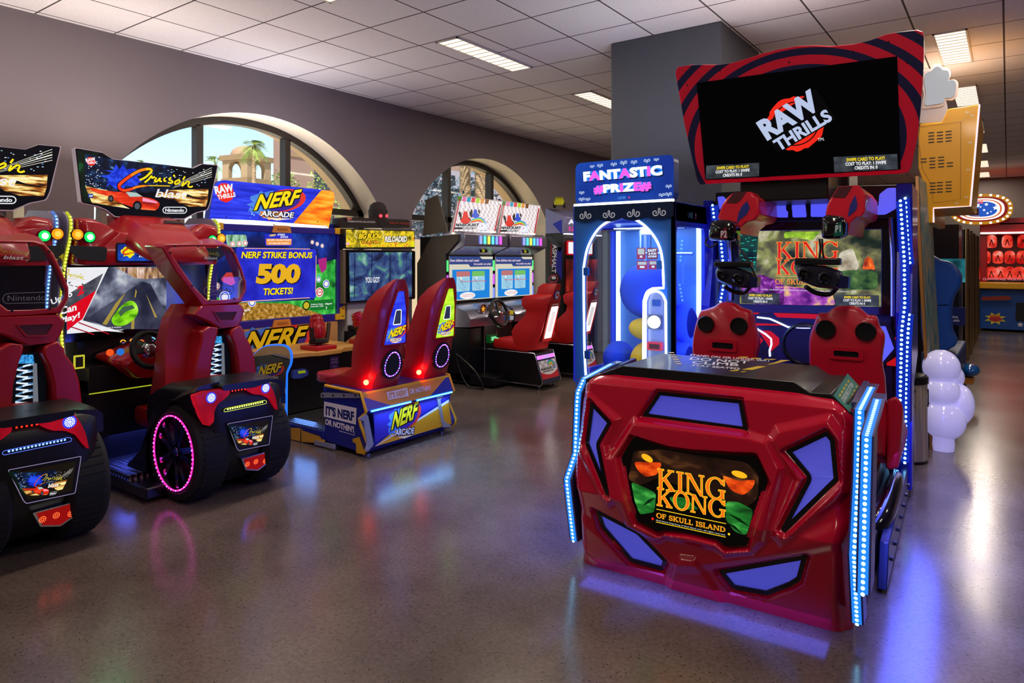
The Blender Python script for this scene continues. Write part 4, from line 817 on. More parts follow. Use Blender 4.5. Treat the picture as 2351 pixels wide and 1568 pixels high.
# ================================================================ racing cabinets with wheeled seat pods
C2 = Fr(-3.8, 2.66, PI/2); C1 = Fr(-3.8, 1.46, PI/2)
CITY = noise_em('night_city', [(.35, '#04060f'), (.55, '#0b1a3e'), (.66, '#14406a'), (.76, '#9fc4ee')], 22, (1, 2.5, 1), 7, .9)
STREAK = noise_em('light_streaks', [(.34, '#2a1408'), (.46, '#b5651a'), (.56, '#ffe98a'), (.7, '#fffbe0')], 9, (1, .4, 7), 5, 1.0, 0, (0, .16, 0))
SPLASH = noise_em('blue_splash', [(.4, '#0a2bd0'), (.6, '#2a55ff')], 30, (1, 1, 1), 4, .9)
CARRED = noise_em('car_red', [(.35, '#8e1206'), (.55, '#e8320e'), (.72, '#ff6a3a')], 7, (1, 1, 3), 3, 1.0)
def cruis_logo(mb, pl, A, S, h, two=True, dim=1.0):
    """script wordmark, red running into yellow, with the second word in white below"""
    g = [em(c, dim) for c in ('#ffe01a', '#ffc21a', '#ff8a1a', '#ff4a1a', '#f5281a', '#ff4a1a', '#ff8a1a', '#ffd21a')]; y = em('#ffe61a', dim); k = em('#050508', 1)
    C = catmull([(1045, 610), (1130, 570), (1215, 490), (1218, 452), (1160, 445), (1060, 465), (950, 520), (820, 610), (745, 680), (742, 725), (775, 757), (840, 765), (930, 742), (1010, 712), (1150, 695), (1320, 695), (1500, 700)], 4)
    w = [S*(26+16*math.sin(PI*min(1, i/len(C)*1.1))) if i < len(C)*.85 else S*14 for i in range(len(C))]
    L = [catmull(p, 4) for p in ([(1120, 648), (1180, 600), (1225, 548), (1232, 580), (1275, 560)], [(1300, 575), (1270, 622), (1300, 632), (1355, 580), (1345, 622), (1378, 632)], [(1425, 575), (1410, 618), (1445, 628)], [(1515, 572), (1485, 600), (1540, 632), (1515, 655), (1470, 645)], [(1640, 602), (1575, 640), (1590, 672), (1645, 640), (1640, 605)], [(1725, 555), (1695, 605)], [(1705, 632), (1680, 700), (1760, 632), (1790, 645), (1772, 695), (1800, 716), (1842, 702)])]
    mb.stroke(pl, [A(*p) for p in C], [q*1.5 for q in w], k, h)
    for l in L: mb.stroke(pl, [A(*p) for p in l], S*40, k, h)
    mb.stroke(pl, [A(*p) for p in C], w, g, h+.0006)
    for l in L: mb.stroke(pl, [A(*p) for p in l], S*25, y, h+.0006)
    mb.art(pl, ell(*A(1562, 545), S*18, n=10), y, h+.0006)
    if two:
        for p in (((1180, 800), (1320, 775), (1230, 835)), ((1220, 870), (1300, 850), (1420, 905)), ((1760, 820), (1910, 880), (1740, 860)), ((1450, 890), (1560, 900), (1650, 960))): mb.art(pl, [A(*q) for q in p], k, h)
        mb.text_uv(pl, 'blast', A(1275, 868), A(1735, 890), A(1320, 742), em('#f4f0f4', dim), h+.0006, .01)
def cruis_art(mb, pl, A, S, h=.0012, full=True):
    P = lambda pts: [A(*p) for p in pts]
    mb.art(pl, P([(105, 160), (420, 190), (430, 960), (190, 930)]), noise_em('neon_dark', [(.35, '#020308'), (.6, '#07200f'), (.72, '#0f5a2a'), (.8, '#b01ac0')], 9, s=.9), h-.0003)
    mb.art(pl, P([(230, 210), (640, 300), (1500, 390), (1560, 760), (1200, 800), (230, 760)]), CITY, h)
    mb.art(pl, P([(1500, 760), (2080, 745), (2070, 900), (2040, 1010), (1800, 1010), (1300, 830)]), STREAK, h)
    mb.art(pl, P([(230, 700), (560, 760), (700, 930), (900, 1040), (330, 950)]), STREAK, h)
    rg = random.Random(4); cols = [em('#f2f6ff', 1.1), em('#7fb4ff', 1.0), em('#bfe0ff', 1)]
    for k in range(90):
        a, b = rg.choice(((rg.uniform(230, 470), rg.uniform(230, 700)), (rg.uniform(1150, 2050), rg.uniform(440, 700)))); 
        if b < 330 and 640 < a: continue
        mb.art(pl, P([(a, b), (a+rg.uniform(10, 24), b), (a+18, b+9), (a, b+9)]), rg.choice(cols), h+.0003)
    for k in range(5):
        x0, y0, x1, y1 = 1540+k*20, 730-k*18, 2130, 560-k*34; mb.stroke(pl, P([(x0, y0), (x1, y1)]), [S*3, S*(16 if k == 2 else 7)], em('#f6f2e4', 1), h+.0004)
    sp = [(800+(300+rg.uniform(-90, 110))*math.cos(t)*(.9), 580+(165+rg.uniform(-60, 60))*math.sin(t)) for t in [2*PI*i/40 for i in range(40)]]
    mb.art(pl, P(sp), SPLASH, h+.0005)
    mb.art(pl, P(catmull([(290, 735), (500, 762), (720, 788), (840, 778), (960, 800), (1090, 858), (1240, 890), (1335, 945), (1340, 1000), (1290, 1055), (1090, 1042), (930, 1012), (700, 930), (590, 862), (400, 800)], 3, True)), CARRED, h+.0008)
    mb.art(pl, P([(835, 785), (1000, 800), (1090, 856), (900, 862)]), em('#b9d0cc', .9), h+.0011)
    mb.art(pl, P([(1090, 870), (1300, 930), (1320, 960), (1090, 930)]), em('#ff9ac0', 1), h+.0011)
    for (a, b, r1, r2) in ((1010, 1000, 66, 78), (615, 888, 42, 52)):
        mb.art(pl, P(ell(a, b, r1, r2)), em('#08080a', 1), h+.0012); mb.art(pl, P(ell(a, b, r1*.62, r2*.62)), em('#5a5f6a', .8), h+.0014)
    mb.art(pl, P([(1060, 1035), (1290, 1050), (1280, 1066), (1070, 1052)]), em('#ff7a3a', 1), h+.0012)
    cruis_logo(mb, pl, A, S, h+.0015)
    # capsule wordmark
    if full:
        cap = [(1440+45*math.cos(t), 1062+45*math.sin(t)) for t in [PI/2+PI*i/8 for i in range(9)]]+[(1705+45*math.cos(t), 1062+45*math.sin(t)) for t in [-PI/2+PI*i/8 for i in range(9)]]
        mb.art(pl, P(cap), em('#0a0a12', 1), h+.0015); mb.stroke(pl, P(cap), S*13, WHT, h+.002, closed=True); mb.text_uv(pl, 'Nintendo', A(1430, 1088), A(1712, 1088), A(1430, 1036), WHT, h+.002, .03)
def build_racer(fr, label, led, bar, group='twin racing cabinets'):
    t = thing('racing_cabinet', label, 'arcade machine', fr); Q = C2
    c1 = lambda a, b: (350+a*.22963, 540+b*.22963); c2 = lambda a, b: (200+a*.21688, 840+b*.21684); c5 = lambda a, b: (120+a*.1913, 480+b*.1913); c6 = lambda a, b: (120+a*.20408, 740+b*.20408); cm = lambda a, b: (160+a*.15313, 320+b*.15313)
    LED = em(led, 4.5); RED = pm('#a80a14', .22, 0, .6); REDM = pm('#a5091c', .34, 0, .25); BODY = pm('#0c0e16', .3, 0, .3); SIDE = pm('#8d7fa0', .4)
    # ---- marquee
    pm_ = Pl(Q, (0, 1.5, 2.0), (1, 0, 0), (0, -.02, 1)); A = lambda a, b: pm_.p(*cm(a, b)); S = abs(A(1000, 500)[0]-A(1100, 500)[0])/100
    outl = [(70, 130), (95, 122), (400, 175), (480, 190), (640, 290), (1200, 354), (1860, 430), (2000, 365), (2215, 385), (2225, 400), (2110, 960), (2080, 1040), (2055, 1067), (1900, 1105), (1720, 1200), (1200, 1190), (680, 1165), (540, 1060), (420, 1010), (190, 962), (165, 940)]
    mq = MB(); mq.slab(pm_, [A(*p) for p in outl], pm('#c8bcd0', .4), -.05, 0); mo = mq.build('marquee', None, t)
    ar = MB(); c0 = (1150, 650); ar.art(pm_, [A(c0[0]+(a-c0[0])*.988, c0[1]+(b-c0[1])*.975) for a, b in outl], em('#05060f', .8), .0006); cruis_art(ar, pm_, A, S)
    raw_logo(ar, pm_, A(318, 330), S*62, .003, WHT, REDE, .25); ar.art(pm_, [A(*p) for p in ((275, 812), (350, 818), (346, 878), (272, 874))], em('#1a3a9a', .9), .003); ar.text_uv(pm_, 'GM', A(286, 860), A(338, 862), A(287, 832), WHT, .0034, .03)
    ar.build('artwork', None, mo)
    for x in (-.3, .3):
        st = MB(); st.prism([(1.5, 1.8), (1.6, 1.8), (1.58, 2.1), (1.52, 2.1)], 'x', x-.02, x+.02, pm('#6c5c50', .5)); st.build('marquee_bracket', None, t)
    # ---- cabinet
    cb = MB(); cb.box(-.5, 1.5, .06, .5, 2.1, 1.55, BODY); cb.build('cabinet', BODY, t, bevel=.01)
    for s_ in (-1, 1):
        sp = MB(); prof = catmull([(1.35, .05), (1.38, .6), (1.40, .72), (1.47, .92), (1.50, 1.2), (1.44, 1.5), (1.35, 1.7), (1.34, 1.82), (1.42, 1.88)], 4)+[(1.75, 1.9), (2.05, 1.7), (2.1, .05)]
        wx = s_*.555-.04; sp.prism(prof, 'x', wx-.02, wx+.02, SIDE); o = sp.build('side_wing', SIDE, t)
        lb = MB(); path = [(wx, y-.004, z) for y, z in catmull([(1.40, .72), (1.47, .92), (1.50, 1.2), (1.44, 1.5), (1.35, 1.7), (1.34, 1.82), (1.40, 1.875)], 6)]
        lb.tube(path, .010, em(led, .55), 8); led_run([(x, y-.007, z) for x, y, z in path], .026, .0075, LED, out=(0, -1, 0), mb=lb); lb.build('led_strip', None, o)
        tx = MB(); tx.flat = True; px_ = Pl(Q, (wx+s_*.0215, 1.4, 1.55), (0, s_*1, .0), (0, 0, 1)); px_.N = Vector((s_, 0, 0)); AA = lambda a, b: ((a-700)*.00028*1 + (.05 if s_ < 0 else .12)-(.35 if s_ < 0 else 0), (700-b)*.0005)
        if s_ < 0: cruis_logo(tx, px_, AA, .0003, .001, True, .5); tx.build('side_print', None, o)
    # header: red shell over the screen
    ph = Pl(Q, (0, 1.32, 0), (1, 0, 0), (0, 0, 1)); hq = [ph.p(*c5(*p)) for p in ((170, 98), (390, 128), (470, 165), (540, 238), (650, 262), (850, 264), (1100, 320), (1310, 380), (1500, 420), (1700, 300), (1760, 200), (1860, 165), (1885, 280), (1860, 420), (1850, 640), (1310, 640), (800, 655), (740, 650), (690, 672), (170, 662), (60, 662), (140, 500), (180, 300))]
    hx0, hx1 = -.565, .485
    hb = MB(); hz0, hz1 = hq[-5][1], hq[0][1]
    hl = [(hx0, hz0), (hx1, hz0), (hx1, hz1-.02), (.36, hz1), (.24, hz1-.08), (-.30, hz1-.085), (-.40, hz1-.03), (-.48, hz1), (hx0, hz1)]
    hb.loft([[(x*k, y, hz0+(z-hz0)*kz) for x, z in rnd(hl, .03, 3)] for y, k, kz in ((1.27, .93, .9), (1.28, .97, .96), (1.31, 1, 1), (1.6, 1, 1))], RED); ho = hb.build('header', RED, t, smooth=45)
    hp = Pl(Q, (0, 1.268, 0), (1, 0, 0), (0, 0, 1))
    for s_ in (-1, 1):
        mir = lambda pts: pts if s_ < 0 else [(-.085-x, z) for x, z in pts]
        m = MB(); m.slab(hp, rnd(mir([hp.p(*c5(*q)) for q in ((215, 435), (655, 455), (645, 625), (330, 610), (215, 520))]), .02), pm('#0a120c', .6), -.004, .004); m.build('speaker_grille', None, ho)
        for pos, col, nm in (((300, 305), '#ffae28', 'amber_lamp'), ((445, 335), '#5dffa0', 'green_lamp')):
            x, z = mir([hp.p(*c5(*pos))])[0]
            m = MB(); m.cyl((x, 1.275, z), .042, -.014, 'y', 20, pm('#3a0a0a', .3)); m.lathe([(.036, -.014), (.032, -.02), (.02, -.023)], (x, 1.275, z), 'y', 20, em('#ff9410' if nm == 'amber_lamp' else '#10e85a', 1.3)); m.lathe([(.02, -.023), (.012, -.025), (0, -.026)], (x, 1.275, z), 'y', 20, em('#ffb440' if nm == 'amber_lamp' else '#c8ffdc', 1.6 if nm == 'amber_lamp' else 6)); m.build(nm, None, ho, smooth=40)
    x0, z0 = hp.p(*c5(780, 445)); x1, z1 = hp.p(*c5(1290, 640)); sg = MB(); sg.flat = True; zc = hz0+.02
    gx0 = x0+.15; sq = rnd(rect(gx0-.16, zc, gx0+.16, zc+.14), .02); sg.slab(hp, sq, pm('#120a10', .4), 0, .006); sg.art(hp, rnd(rect(gx0-.15, zc+.01, gx0+.15, zc+.13), .02), noise_em('sign_blue', [(.4, '#0b2c8a'), (.6, '#1f58d8')], 9), .007)
    B = lambda a, b: (gx0-.15+.3*(a-560)/1450, zc+.135-.13*(b-380)/640); rgs = random.Random(9)
    sg.art(hp, [(gx0-.08+.05*rgs.uniform(.6, 1.3)*math.cos(2*PI*k/20), zc+.075+.045*rgs.uniform(.6, 1.2)*math.sin(2*PI*k/20)) for k in range(20)], em('#f2e21a', 1), .0076)
    cruis_logo(sg, hp, B, .0002, .0085); sg.build('header_sign', None, ho)
    # bonnet scoop on top of the header
    sc = MB(); L = []
    for y, z, w, hh in ((1.95, 1.745, .34, .15), (1.6, 1.775, .33, .16), (1.4, 1.75, .30, .14), (1.2, 1.68, .27, .12), (1.05, 1.60, .24, .09), (1.0, 1.55, .2, .03)):
        L.append([(a*w+.02, y, z+b*hh) for a, b in rnd([(-1, -.6), (1, -.6), (.98, .1), (.62, .8), (-.62, .8), (-.98, .1)], .12, 3)])
    sc.loft(L, REDM); so = sc.build('bonnet', REDM, t, smooth=40)
    h2 = MB(); h2.loft([[(x+.13, y, z+dz) for x, dz in ((-.09, 0), (.09, 0), (.06, .01), (-.05, .01))] for y, z in ((1.6, 1.905), (1.3, 1.82))], pm('#2a0208', .5)); h2.build('air_scoop', None, so)
    # ---- screen
    pq = Pl(Q, (0, 1.47, 0), (1, 0, 0), (0, 0, 1)); zt, zb = pq.p(*c5(900, 695))[1], pq.p(*c5(900, 1440))[1]; xr = pq.p(*c5(1370, 900))[0]; xl = -.565
    MB().slab(pq, rect(-.575, zb-.06, .50, zt+.04), BLACKG, -.05, -.004).build('screen_bezel', BLACKG, t)
    sm = MB(); road = noise_em('road_blur', [(.3, '#1a1d2a'), (.45, '#4a4e62'), (.58, '#8a90a8'), (.72, '#dfe4ea')], 6, (1, 1, 1), 8, .85, .4)
    sm.art(pq, rect(xl, zb, xr, zt), road, 0); V = lambda a, b: pq.p(*c5(a, b))
    sm.art(pq, [V(*p) for p in ((1090, 870), (1180, 900), (1390, 1300), (1370, 1440), (720, 1440), (410, 1320), (700, 1120), (1000, 920))], noise_em('asphalt_blur', [(.35, '#23253a'), (.65, '#55586e')], 5, s=.9), .0005)
    sm.art(pq, [V(*p) for p in ((760, 700), (1360, 700), (1360, 820), (1130, 840), (1000, 830))], noise_em('shopfront_blur', [(.35, '#4a3050'), (.5, '#a8804a'), (.62, '#d8b0a0'), (.75, '#f6f0e0')], 18, (2.5, 1, .5)), .0006)
    for p in (((880, 1000), (780, 1180), (650, 1390), (600, 1380), (760, 1130)), ((1120, 1010), (1260, 1300), (1230, 1300)), ((950, 1300), (990, 1290), (980, 1440), (945, 1440)), ((1000, 960), (1015, 990), (1000, 1060), (985, 1060))): sm.art(pq, [V(*q) for q in p], em('#b8a04a', .8), .001)
    sm.art(pq, [V(*p) for p in catmull([(740, 1270), (830, 1160), (930, 1100), (1000, 1130), (1030, 1220), (990, 1310), (880, 1390), (760, 1400), (710, 1340)], 4, True)], noise_em('green_car', [(.35, '#3f8a0a'), (.55, '#8ae01a'), (.75, '#c8ff5a')], 9, (1, 1, 2), 3, 1.0), .0014)
    sm.art(pq, [V(*p) for p in ((790, 1240), (850, 1170), (960, 1150), (990, 1190), (880, 1230), (820, 1290))], em('#4a6a50', .8), .0018)
    if fr is C1: sm.art(pq, rect(-.12, zb, xr, zt), noise_em('deep_blue_scene', [(.35, '#0a1258'), (.6, '#1438b0'), (.75, '#2a8ac0')], 5, s=.9), .0022)
    W0 = em('#f2f2f6', .95)
    wh = [(xl, zt), V(672, 697), V(365, 1335), V(860, 1480), (xl+.25, zb), (xl, zb)]
    sm.art(pq, wh, W0, .001); rdm = em('#e0081c', .95)
    sm.art(pq, [(xl, V(0, 1000)[1]-.02), V(610, 770), V(525, 975), (xl, V(0, 1200)[1])], noise_em('slate_band', [(.35, '#3a3c46'), (.65, '#5c5e6a')], 20), .0016)
    sm.art(pq, [(xl, V(0, 1200)[1]), V(525, 975), V(362, 1320), V(300, 1360), (xl, zb+.02)], rdm, .0016)
    for p in (((310, 1360), (680, 1500), (610, 1500), (225, 1385)), ((215, 1410), (500, 1505), (430, 1510), (140, 1440))): sm.stroke(pq, [V(*p[0]), V(*p[1])], .008, em('#a81428', .9), .0018)
    scn = sm.build('screen', None, t); tx = MB(); tx.flat = True
    sc8 = lambda a, b: V(55+(a-560)*.30, 715+(b-430)*.42); cruis_logo(tx, pq, lambda a, b: V(60+(a-740)*.29, 725+(b-445)*.44), .00013, .0022)
    tx.text(pq, 'Up to', c5(0, 1170), c5(250, 1060), c5(-25, 1085), WHT, .0024, .03); tx.text(pq, '2', c5(300, 1045), c5(380, 1010), c5(300, 930), em('#e01428', 1), .0024, .05)
    tx.text(pq, 'Can', c5(95, 1270), c5(290, 1215), c5(95, 1180), WHT, .0024, .03); tx.text(pq, 'Play!', c5(80, 1400), c5(330, 1320), c5(80, 1310), WHT, .0024, .03)
    tx.text(pq, '0 CREDITS 0 Swipes', c5(550, 1445), c5(825, 1425), c5(550, 1425), WHT, .0024, .02); tx.text(pq, 'Cost to Play 1 Swipe', c5(540, 1475), c5(850, 1458), c5(540, 1455), WHT, .0024, .02); tx.build('lettering', None, scn)
    # ---- dashboard and steering wheel
    db = MB(); L = []
    for y, k, zt_, zb_ in ((1.47, 1.0, .93, .76), (1.34, .98, .95, .72), (1.22, .92, .93, .69), (1.15, .8, .89, .70)):
        L.append([(a*.40*k+.02, y, zb_+b*(zt_-zb_)) for a, b in rnd([(-.7, 0), (.7, 0), (1, .45), (.95, .65), (.45, 1), (-.4, 1), (-.98, .62), (-1, .45)], .1, 3)])
    db.loft(L, RED); do = db.build('dashboard', RED, t, smooth=45)
    pd = Pl(Q, (0, 1.145, .80), (1, 0, 0), (0, .1, .3))
    for i, (a, b, rr, c) in enumerate(((795, 225, 30, '#ffb43a'), (905, 215, 34, '#ff9a2a'), (1000, 225, 30, '#ff7a2a'), (1125, 200, 34, '#7ad0e8'))):
        u, v = pd.p(*c6(a, b)); m = MB(); m.slab(pd, ell(u, v, rr*.00075, rr*.0007), pm('#16161c', .3), 0, .004); m.art(pd, arc_ring(u, v, rr*.0007, rr*.00065, rr*.0004, rr*.0004, .1, PI-.1, 14), em(c, 1.1), .0045); m.art(pd, rect(u-.007, v-.008, u+.008, v-.002), em('#b06ad0', .9), .0045); m.build('gauge', None, do)
    for (a, b), c in (((645, 340), '#ff5a1a'), ((762, 332), '#2a7ae0')):
        u, v = pd.p(*c6(a, b)); m = MB(); p_ = pd.w(u, v); m.lathe([(.024, 0), (.024, -.012), (.02, -.017), (0, -.018)], tuple(p_), 'y', 20, em(c, .9)); m.build('push_button', None, do, smooth=40)
    cx_, cz_ = Q.Y(345, 803, 1.02); sw = MB(); RW = abs(Q.Y(302, 803, 1.02)[0]-Q.Y(388, 803, 1.02)[0])/2*.93; tl = Matrix.Translation((cx_, 1.02, cz_)) @ Matrix.Rotation(-.35, 4, 'X')
    sw.torus((0, 0, 0), RW, .02, 'y', 40, 12, None, tl); s0 = sw.build('steering_wheel', pm('#0c0c0f', .5), t, smooth=60)
    m = MB(); 
    for an in (0, PI, -PI/2): m.box(.03, -.012, -.022, RW, .008, .022, pm('#15151a', .5), tl @ Matrix.Rotation(an, 4, 'Y'))
    m.build('spoke', None, s0, bevel=.005)
    m = MB(); m.lathe([(0, -.035), (.02, -.034), (.05, -.02), (.058, .01)], (0, 0, 0), 'y', 24, CHROME, tl); m.build('hub', CHROME, s0, smooth=50); m = MB(); m.tube([tuple(tl @ Vector((0, .0, 0))), (cx_, 1.2, cz_+.03)], .03, BLACK, 10); m.build('steering_column', BLACK, s0)
    lp = MB(); lp.box(-.5, 1.3, .06, .5, 1.5, .70, pm('#07090f', .4)); lp.box(-.5, 1.28, .62, .5, 1.5, .80, pm('#0a0a0c', .35)); lo = lp.build('front_panel', None, t)
    m = MB(); m.box(-.5, 1.276, .615, .5, 1.279, .622, em(led, .5)); m.build('edge_light', None, lo)
    (a0, b0), (a1, b1) = Q.Y(*c6(240, 375), 1.275), Q.Y(*c6(365, 515), 1.275); m = MB(); fp = Pl(Q, (0, 1.278, 0), (1, 0, 0), (0, 0, 1)); m.slab(fp, rnd(rect(a0, b1, a1, b0), .006), em('#c8c030', 1.0), 0, .004); m.slab(fp, rect(a0+.012, b1+.012, a1-.012, b0-.012), pm('#14140c', .5), .004, .008); m.build('card_reader', None, lo)
    # ---- foot plate
    fpm, nt, ro = new_mat('tread_plate'); N = nt.nodes.new; tc = N('ShaderNodeTexCoord'); br = N('ShaderNodeTexVoronoi'); bp = N('ShaderNodeBump'); bs = N('ShaderNodeBsdfPrincipled'); br.inputs['Scale'].default_value = 26; br.inputs['Randomness'].default_value = 0; bp.inputs['Strength'].default_value = 1; bp.inputs['Distance'].default_value = .02
    nt.links.new(tc.outputs['Object'], br.inputs['Vector']); nt.links.new(br.outputs['Distance'], bp.inputs['Height']); nt.links.new(bp.outputs[0], bs.inputs['Normal']); bs.inputs['Metallic'].default_value = 1; bs.inputs['Base Color'].default_value = lin('#7c7c84'); bs.inputs['Roughness'].default_value = .32; nt.links.new(bs.outputs[0], ro.inputs[0])
    ft = MB(); ft.box(-.46, .8, .1, .46, 1.32, .135, fpm); ft.build('foot_plate', fpm, t); ft = MB(); ft.box(-.47, .55, .03, .47, 1.5, .1, BODY); ft.build('base', BODY, t, bevel=.008)
    # ---- pod body: lofted tail, fenders
    pb = MB(); L = []
    for z, w, yb, yf in ((.10, .20, .30, .8), (.16, .24, .25, .85), (.3, .27, .19, .9), (.5, .29, .165, .9), (.62, .31, .165, .85), (.69, .315, .175, .7), (.725, .305, .20, .62), (.74, .28, .25, .6)):
        n = 7; loop = [(w*math.copysign(abs(math.sin(a))**.7, math.sin(a)), yb+.10*(1-math.cos(a))**1.6, z) for a in [-PI/2+PI*i/16 for i in range(17)]]
        L.append(loop+[(w, yf, z), (-w, yf, z)])
    PODM = pm('#07080e', .4); pb.loft(L, PODM); po = pb.build('pod_body', PODM, t, smooth=50)
    for s_ in (-1, 1):
        fd = MB(); top = catmull([(.20, .762), (.26, .748), (.44, .682), (.60, .575), (.74, .455), (.83, .34), (.95, .235), (1.07, .155), (1.2, .10)], 4); bot = catmull([(.20, .60), (.26, .60), (.44, .652), (.60, .622), (.72, .53), (.785, .40), (.80, .25), (.80, .12), (1.0, .06)], 4)
        if s_ > 0: top = [(y, z-.06*max(0, 1-y/.5)) for y, z in top]
        vs = []; n = len(top)
        inner, outer = s_*.18, s_*(.35 if s_ < 0 else .315)
        L = []
        for (a, b), (c, d) in zip(top, bot): L.append([(inner, a, b+.015), (outer-s_*.03, a, b), (outer, a, b-.03), (outer, c, d), (inner, c, d)])
        fd.loft(L, BODY); fd.build('fender', BODY, t, smooth=40)
        # wheel
        wy, wz, R = .462, .315, .315; xo, xi = s_*.345, s_*.12
        tm = MB(); tm.lathe([(.245, xo-s_*.012), (.262, xo), (.30, xo-s_*.006), (R-.003, xo-s_*.035), (R, (xo+xi)/2), (R-.003, xi+s_*.03), (.28, xi), (.2, xi)], (0, wy, wz), 'x', 44, pm('#101114', .75)); to = tm.build('wheel', None, t, smooth=40)
        tr = MB()
        for k in range(44):
            a = 2*PI*k/44; Mx = Matrix.Translation((0, wy, wz)) @ Matrix.Rotation(a, 4, 'X'); tr.box(min(xo, xi)+.035, -.012, R-.006, max(xo, xi)-.035, .012, R+.004, pm('#0a0b0d', .8), Mx)
        tr.build('tread', None, to)
        rm_ = MB(); rm_.lathe([(.246, xo-s_*.006), (.236, xo-s_*.004), (.225, xo-s_*.03), (.21, xo-s_*.10), (.0, xo-s_*.12)], (0, wy, wz), 'x', 44, pm('#0a0a10', .25, .6)); rm_.build('rim', None, to, smooth=40)
        sk = MB(); CHD = pm('#9a9ab4', .15, 1)
        for k in range(5):
            a = 2*PI*k/5+.3
            for d in (-.17, .17):
                Mx = Matrix.Translation((xo-s_*.03, wy, wz)) @ Matrix.Rotation(a+d*1.3, 4, 'X')
                sk.loft([[(x, y, r_) for x, y in ((-.012, -w), (.012, -w), (.012, w), (-.012, w))] for r_, w in ((.03, .024), (.12, .019), (.226, .017))], CHD, Mx)
        sk.lathe([(.0, xo-s_*.012), (.03, xo-s_*.014), (.04, xo-s_*.04)], (0, wy, wz), 'x', 20, CHD); sk.build('spoke', CHD, to, smooth=35)
        lr = MB(); cols = [em('#ff2a5a', 7.0), em('#b45aff', 7)]
        lr.torus((xo-s_*.001, wy, wz), .236, .005, 'x', 48, 6, em('#d01a8a', 2.5))
        for k in range(54):
            a = 2*PI*k/54; lr.ball((xo+s_*.003, wy+.236*math.cos(a), wz+.236*math.sin(a)), .006, mat=cols[k % 2], n=6)
        lr.build('led_ring', None, to)
    # tail of the pod
    pt = Pl(Q, (0, .155, .55), (1, 0, 0), (0, .02, 1)); pl2 = Pl(Q, (0, .152, .5), (1, 0, 0), (0, -.055, .4)); T = lambda pts, p=pt: [p.p(*c2(*q)) for q in pts]
    TL = pm('#d30e2a', .15, 0, .8); tail = noise_em('tail_lamp_red', [(.35, '#a8061e'), (.65, '#f01432')], 6, s=.55, rough=.15)
    for poly, lc in ((((1135, 315), (1250, 272), (1380, 255), (1500, 235), (1502, 290), (1440, 352), (1372, 402), (1335, 480), (1332, 590), (1278, 640), (1222, 560), (1165, 420)), (1300, 335)), (((1660, 222), (1720, 192), (1910, 172), (1950, 240), (1985, 330), (2010, 470), (1962, 405), (1925, 345), (1850, 305), (1765, 300), (1712, 272)), (1876, 232))):
        m = MB(); q = rnd(T(poly), .012, 3); m.slab(pt, q, tail, -.05, .012); o = m.build('tail_lamp', None, po, bevel=.005)
        m = MB(); u, v = pt.p(*c2(*lc)); m.slab(pt, ell(u, v, .034), em('#2a3ae0', 1.4), .012, .016)
        for r_, n_ in ((.006, 5), (.015, 10), (.023, 15)):
            for k in range(n_): m.art(pt, ell(u+r_*math.cos(2*PI*k/n_), v+r_*math.sin(2*PI*k/n_), .0032, n=6), em('#e8f8ff', 4), .0166)
        m.build('led_cluster', None, o)
    m = MB(); m.slab(pt, rnd(T(((1400, 225), (1420, 200), (1760, 150), (1900, 130), (1900, 175), (1740, 225), (1600, 240), (1420, 262))), .01), BLACK, -.12, .03); m.build('spoiler', BLACK, po, bevel=.008)
    m = MB(); rl = em('#ff2a1a', 2.2)
    for k in range(6): m.art(pt, ell(*pt.p(*c2(1535+k*33, 265-k*5)), .0055, n=8), rl, .003)
    m.build('brake_light', rl, po)
    m = MB(); cap = T(((1440, 470), (1455, 452), (1880, 362), (1898, 378), (1890, 398), (1450, 488))); m.slab(pt, rnd(cap, .008), pm('#101018', .4), 0, .005); u0, v0 = pt.p(*c2(1485, 458)); u1, v1 = pt.p(*c2(1850, 382)); m.stroke(pt, rnd(cap, .008), .0025, em(bar, 1.5), .0056, closed=True)
    for k in range(16): m.art(pt, ell(u0+(u1-u0)*k/15, v0+(v1-v0)*k/15, .0055, n=8), em(bar, 5), .006)
    m.build('light_bar', None, po)
    fr_ = ((1480, 612), (1958, 525), (1955, 560), (1920, 832), (1600, 896), (1580, 870)); m = MB(); q = rnd(T(fr_), .006, 3); m.slab(pt, q, pm('#0c0c10', .3), 0, .006); m.stroke(pt, q, .004, em('#b8a8d8', .5), .0066, closed=True); o = m.build('rear_screen_frame', None, po)
    m = MB(); m.flat = True; m.apx(pt, [c2(*p) for p in ((1515, 640), (1925, 560), (1895, 810), (1612, 868))], em('#181208', 1), .007)
    a, b, c = (Vector(pt.p(*c2(*p))) for p in ((1512, 640), (1928, 560), (1605, 870)))
    cruis_art(m, pt, lambda x, y: tuple(a+(b-a)*((x-230)/1900)+((c-a)-(b-a)*.22)*((y-230)/870)+(b-a)*.22*((y-230)/870)*(1-2*(x-230)/1900)), .00006, .0075); m.build('rear_screen', None, o)
    lq = ((1622, 978), (1760, 940), (1905, 900), (1905, 1022), (1800, 1105), (1668, 1098)); m = MB(); q = T(lq, pl2); m.slab(pl2, rnd(q, .008), CHROME, -.03, .012); o = m.build('fog_lamp', CHROME, po, bevel=.003); m = MB(); cq = Vector((sum(p[0] for p in q)/6, sum(p[1] for p in q)/6)); m.art(pl2, [tuple(cq+(Vector(p)-cq)*.86) for p in q], em('#a00a0a', .8), .0125)
    for aa, bb in ((1685, 1035), (1775, 1008), (1872, 1000)):
        u, v = pl2.p(*c2(aa, bb))
        for r_, n_ in ((.007, 6), (.015, 12)):
            for k in range(n_): m.art(pl2, ell(u+r_*math.cos(2*PI*k/n_), v+r_*math.sin(2*PI*k/n_), .0025, n=6), em('#ff5a2a', 4), .013)
    m.build('fog_lamp_lens', None, o)
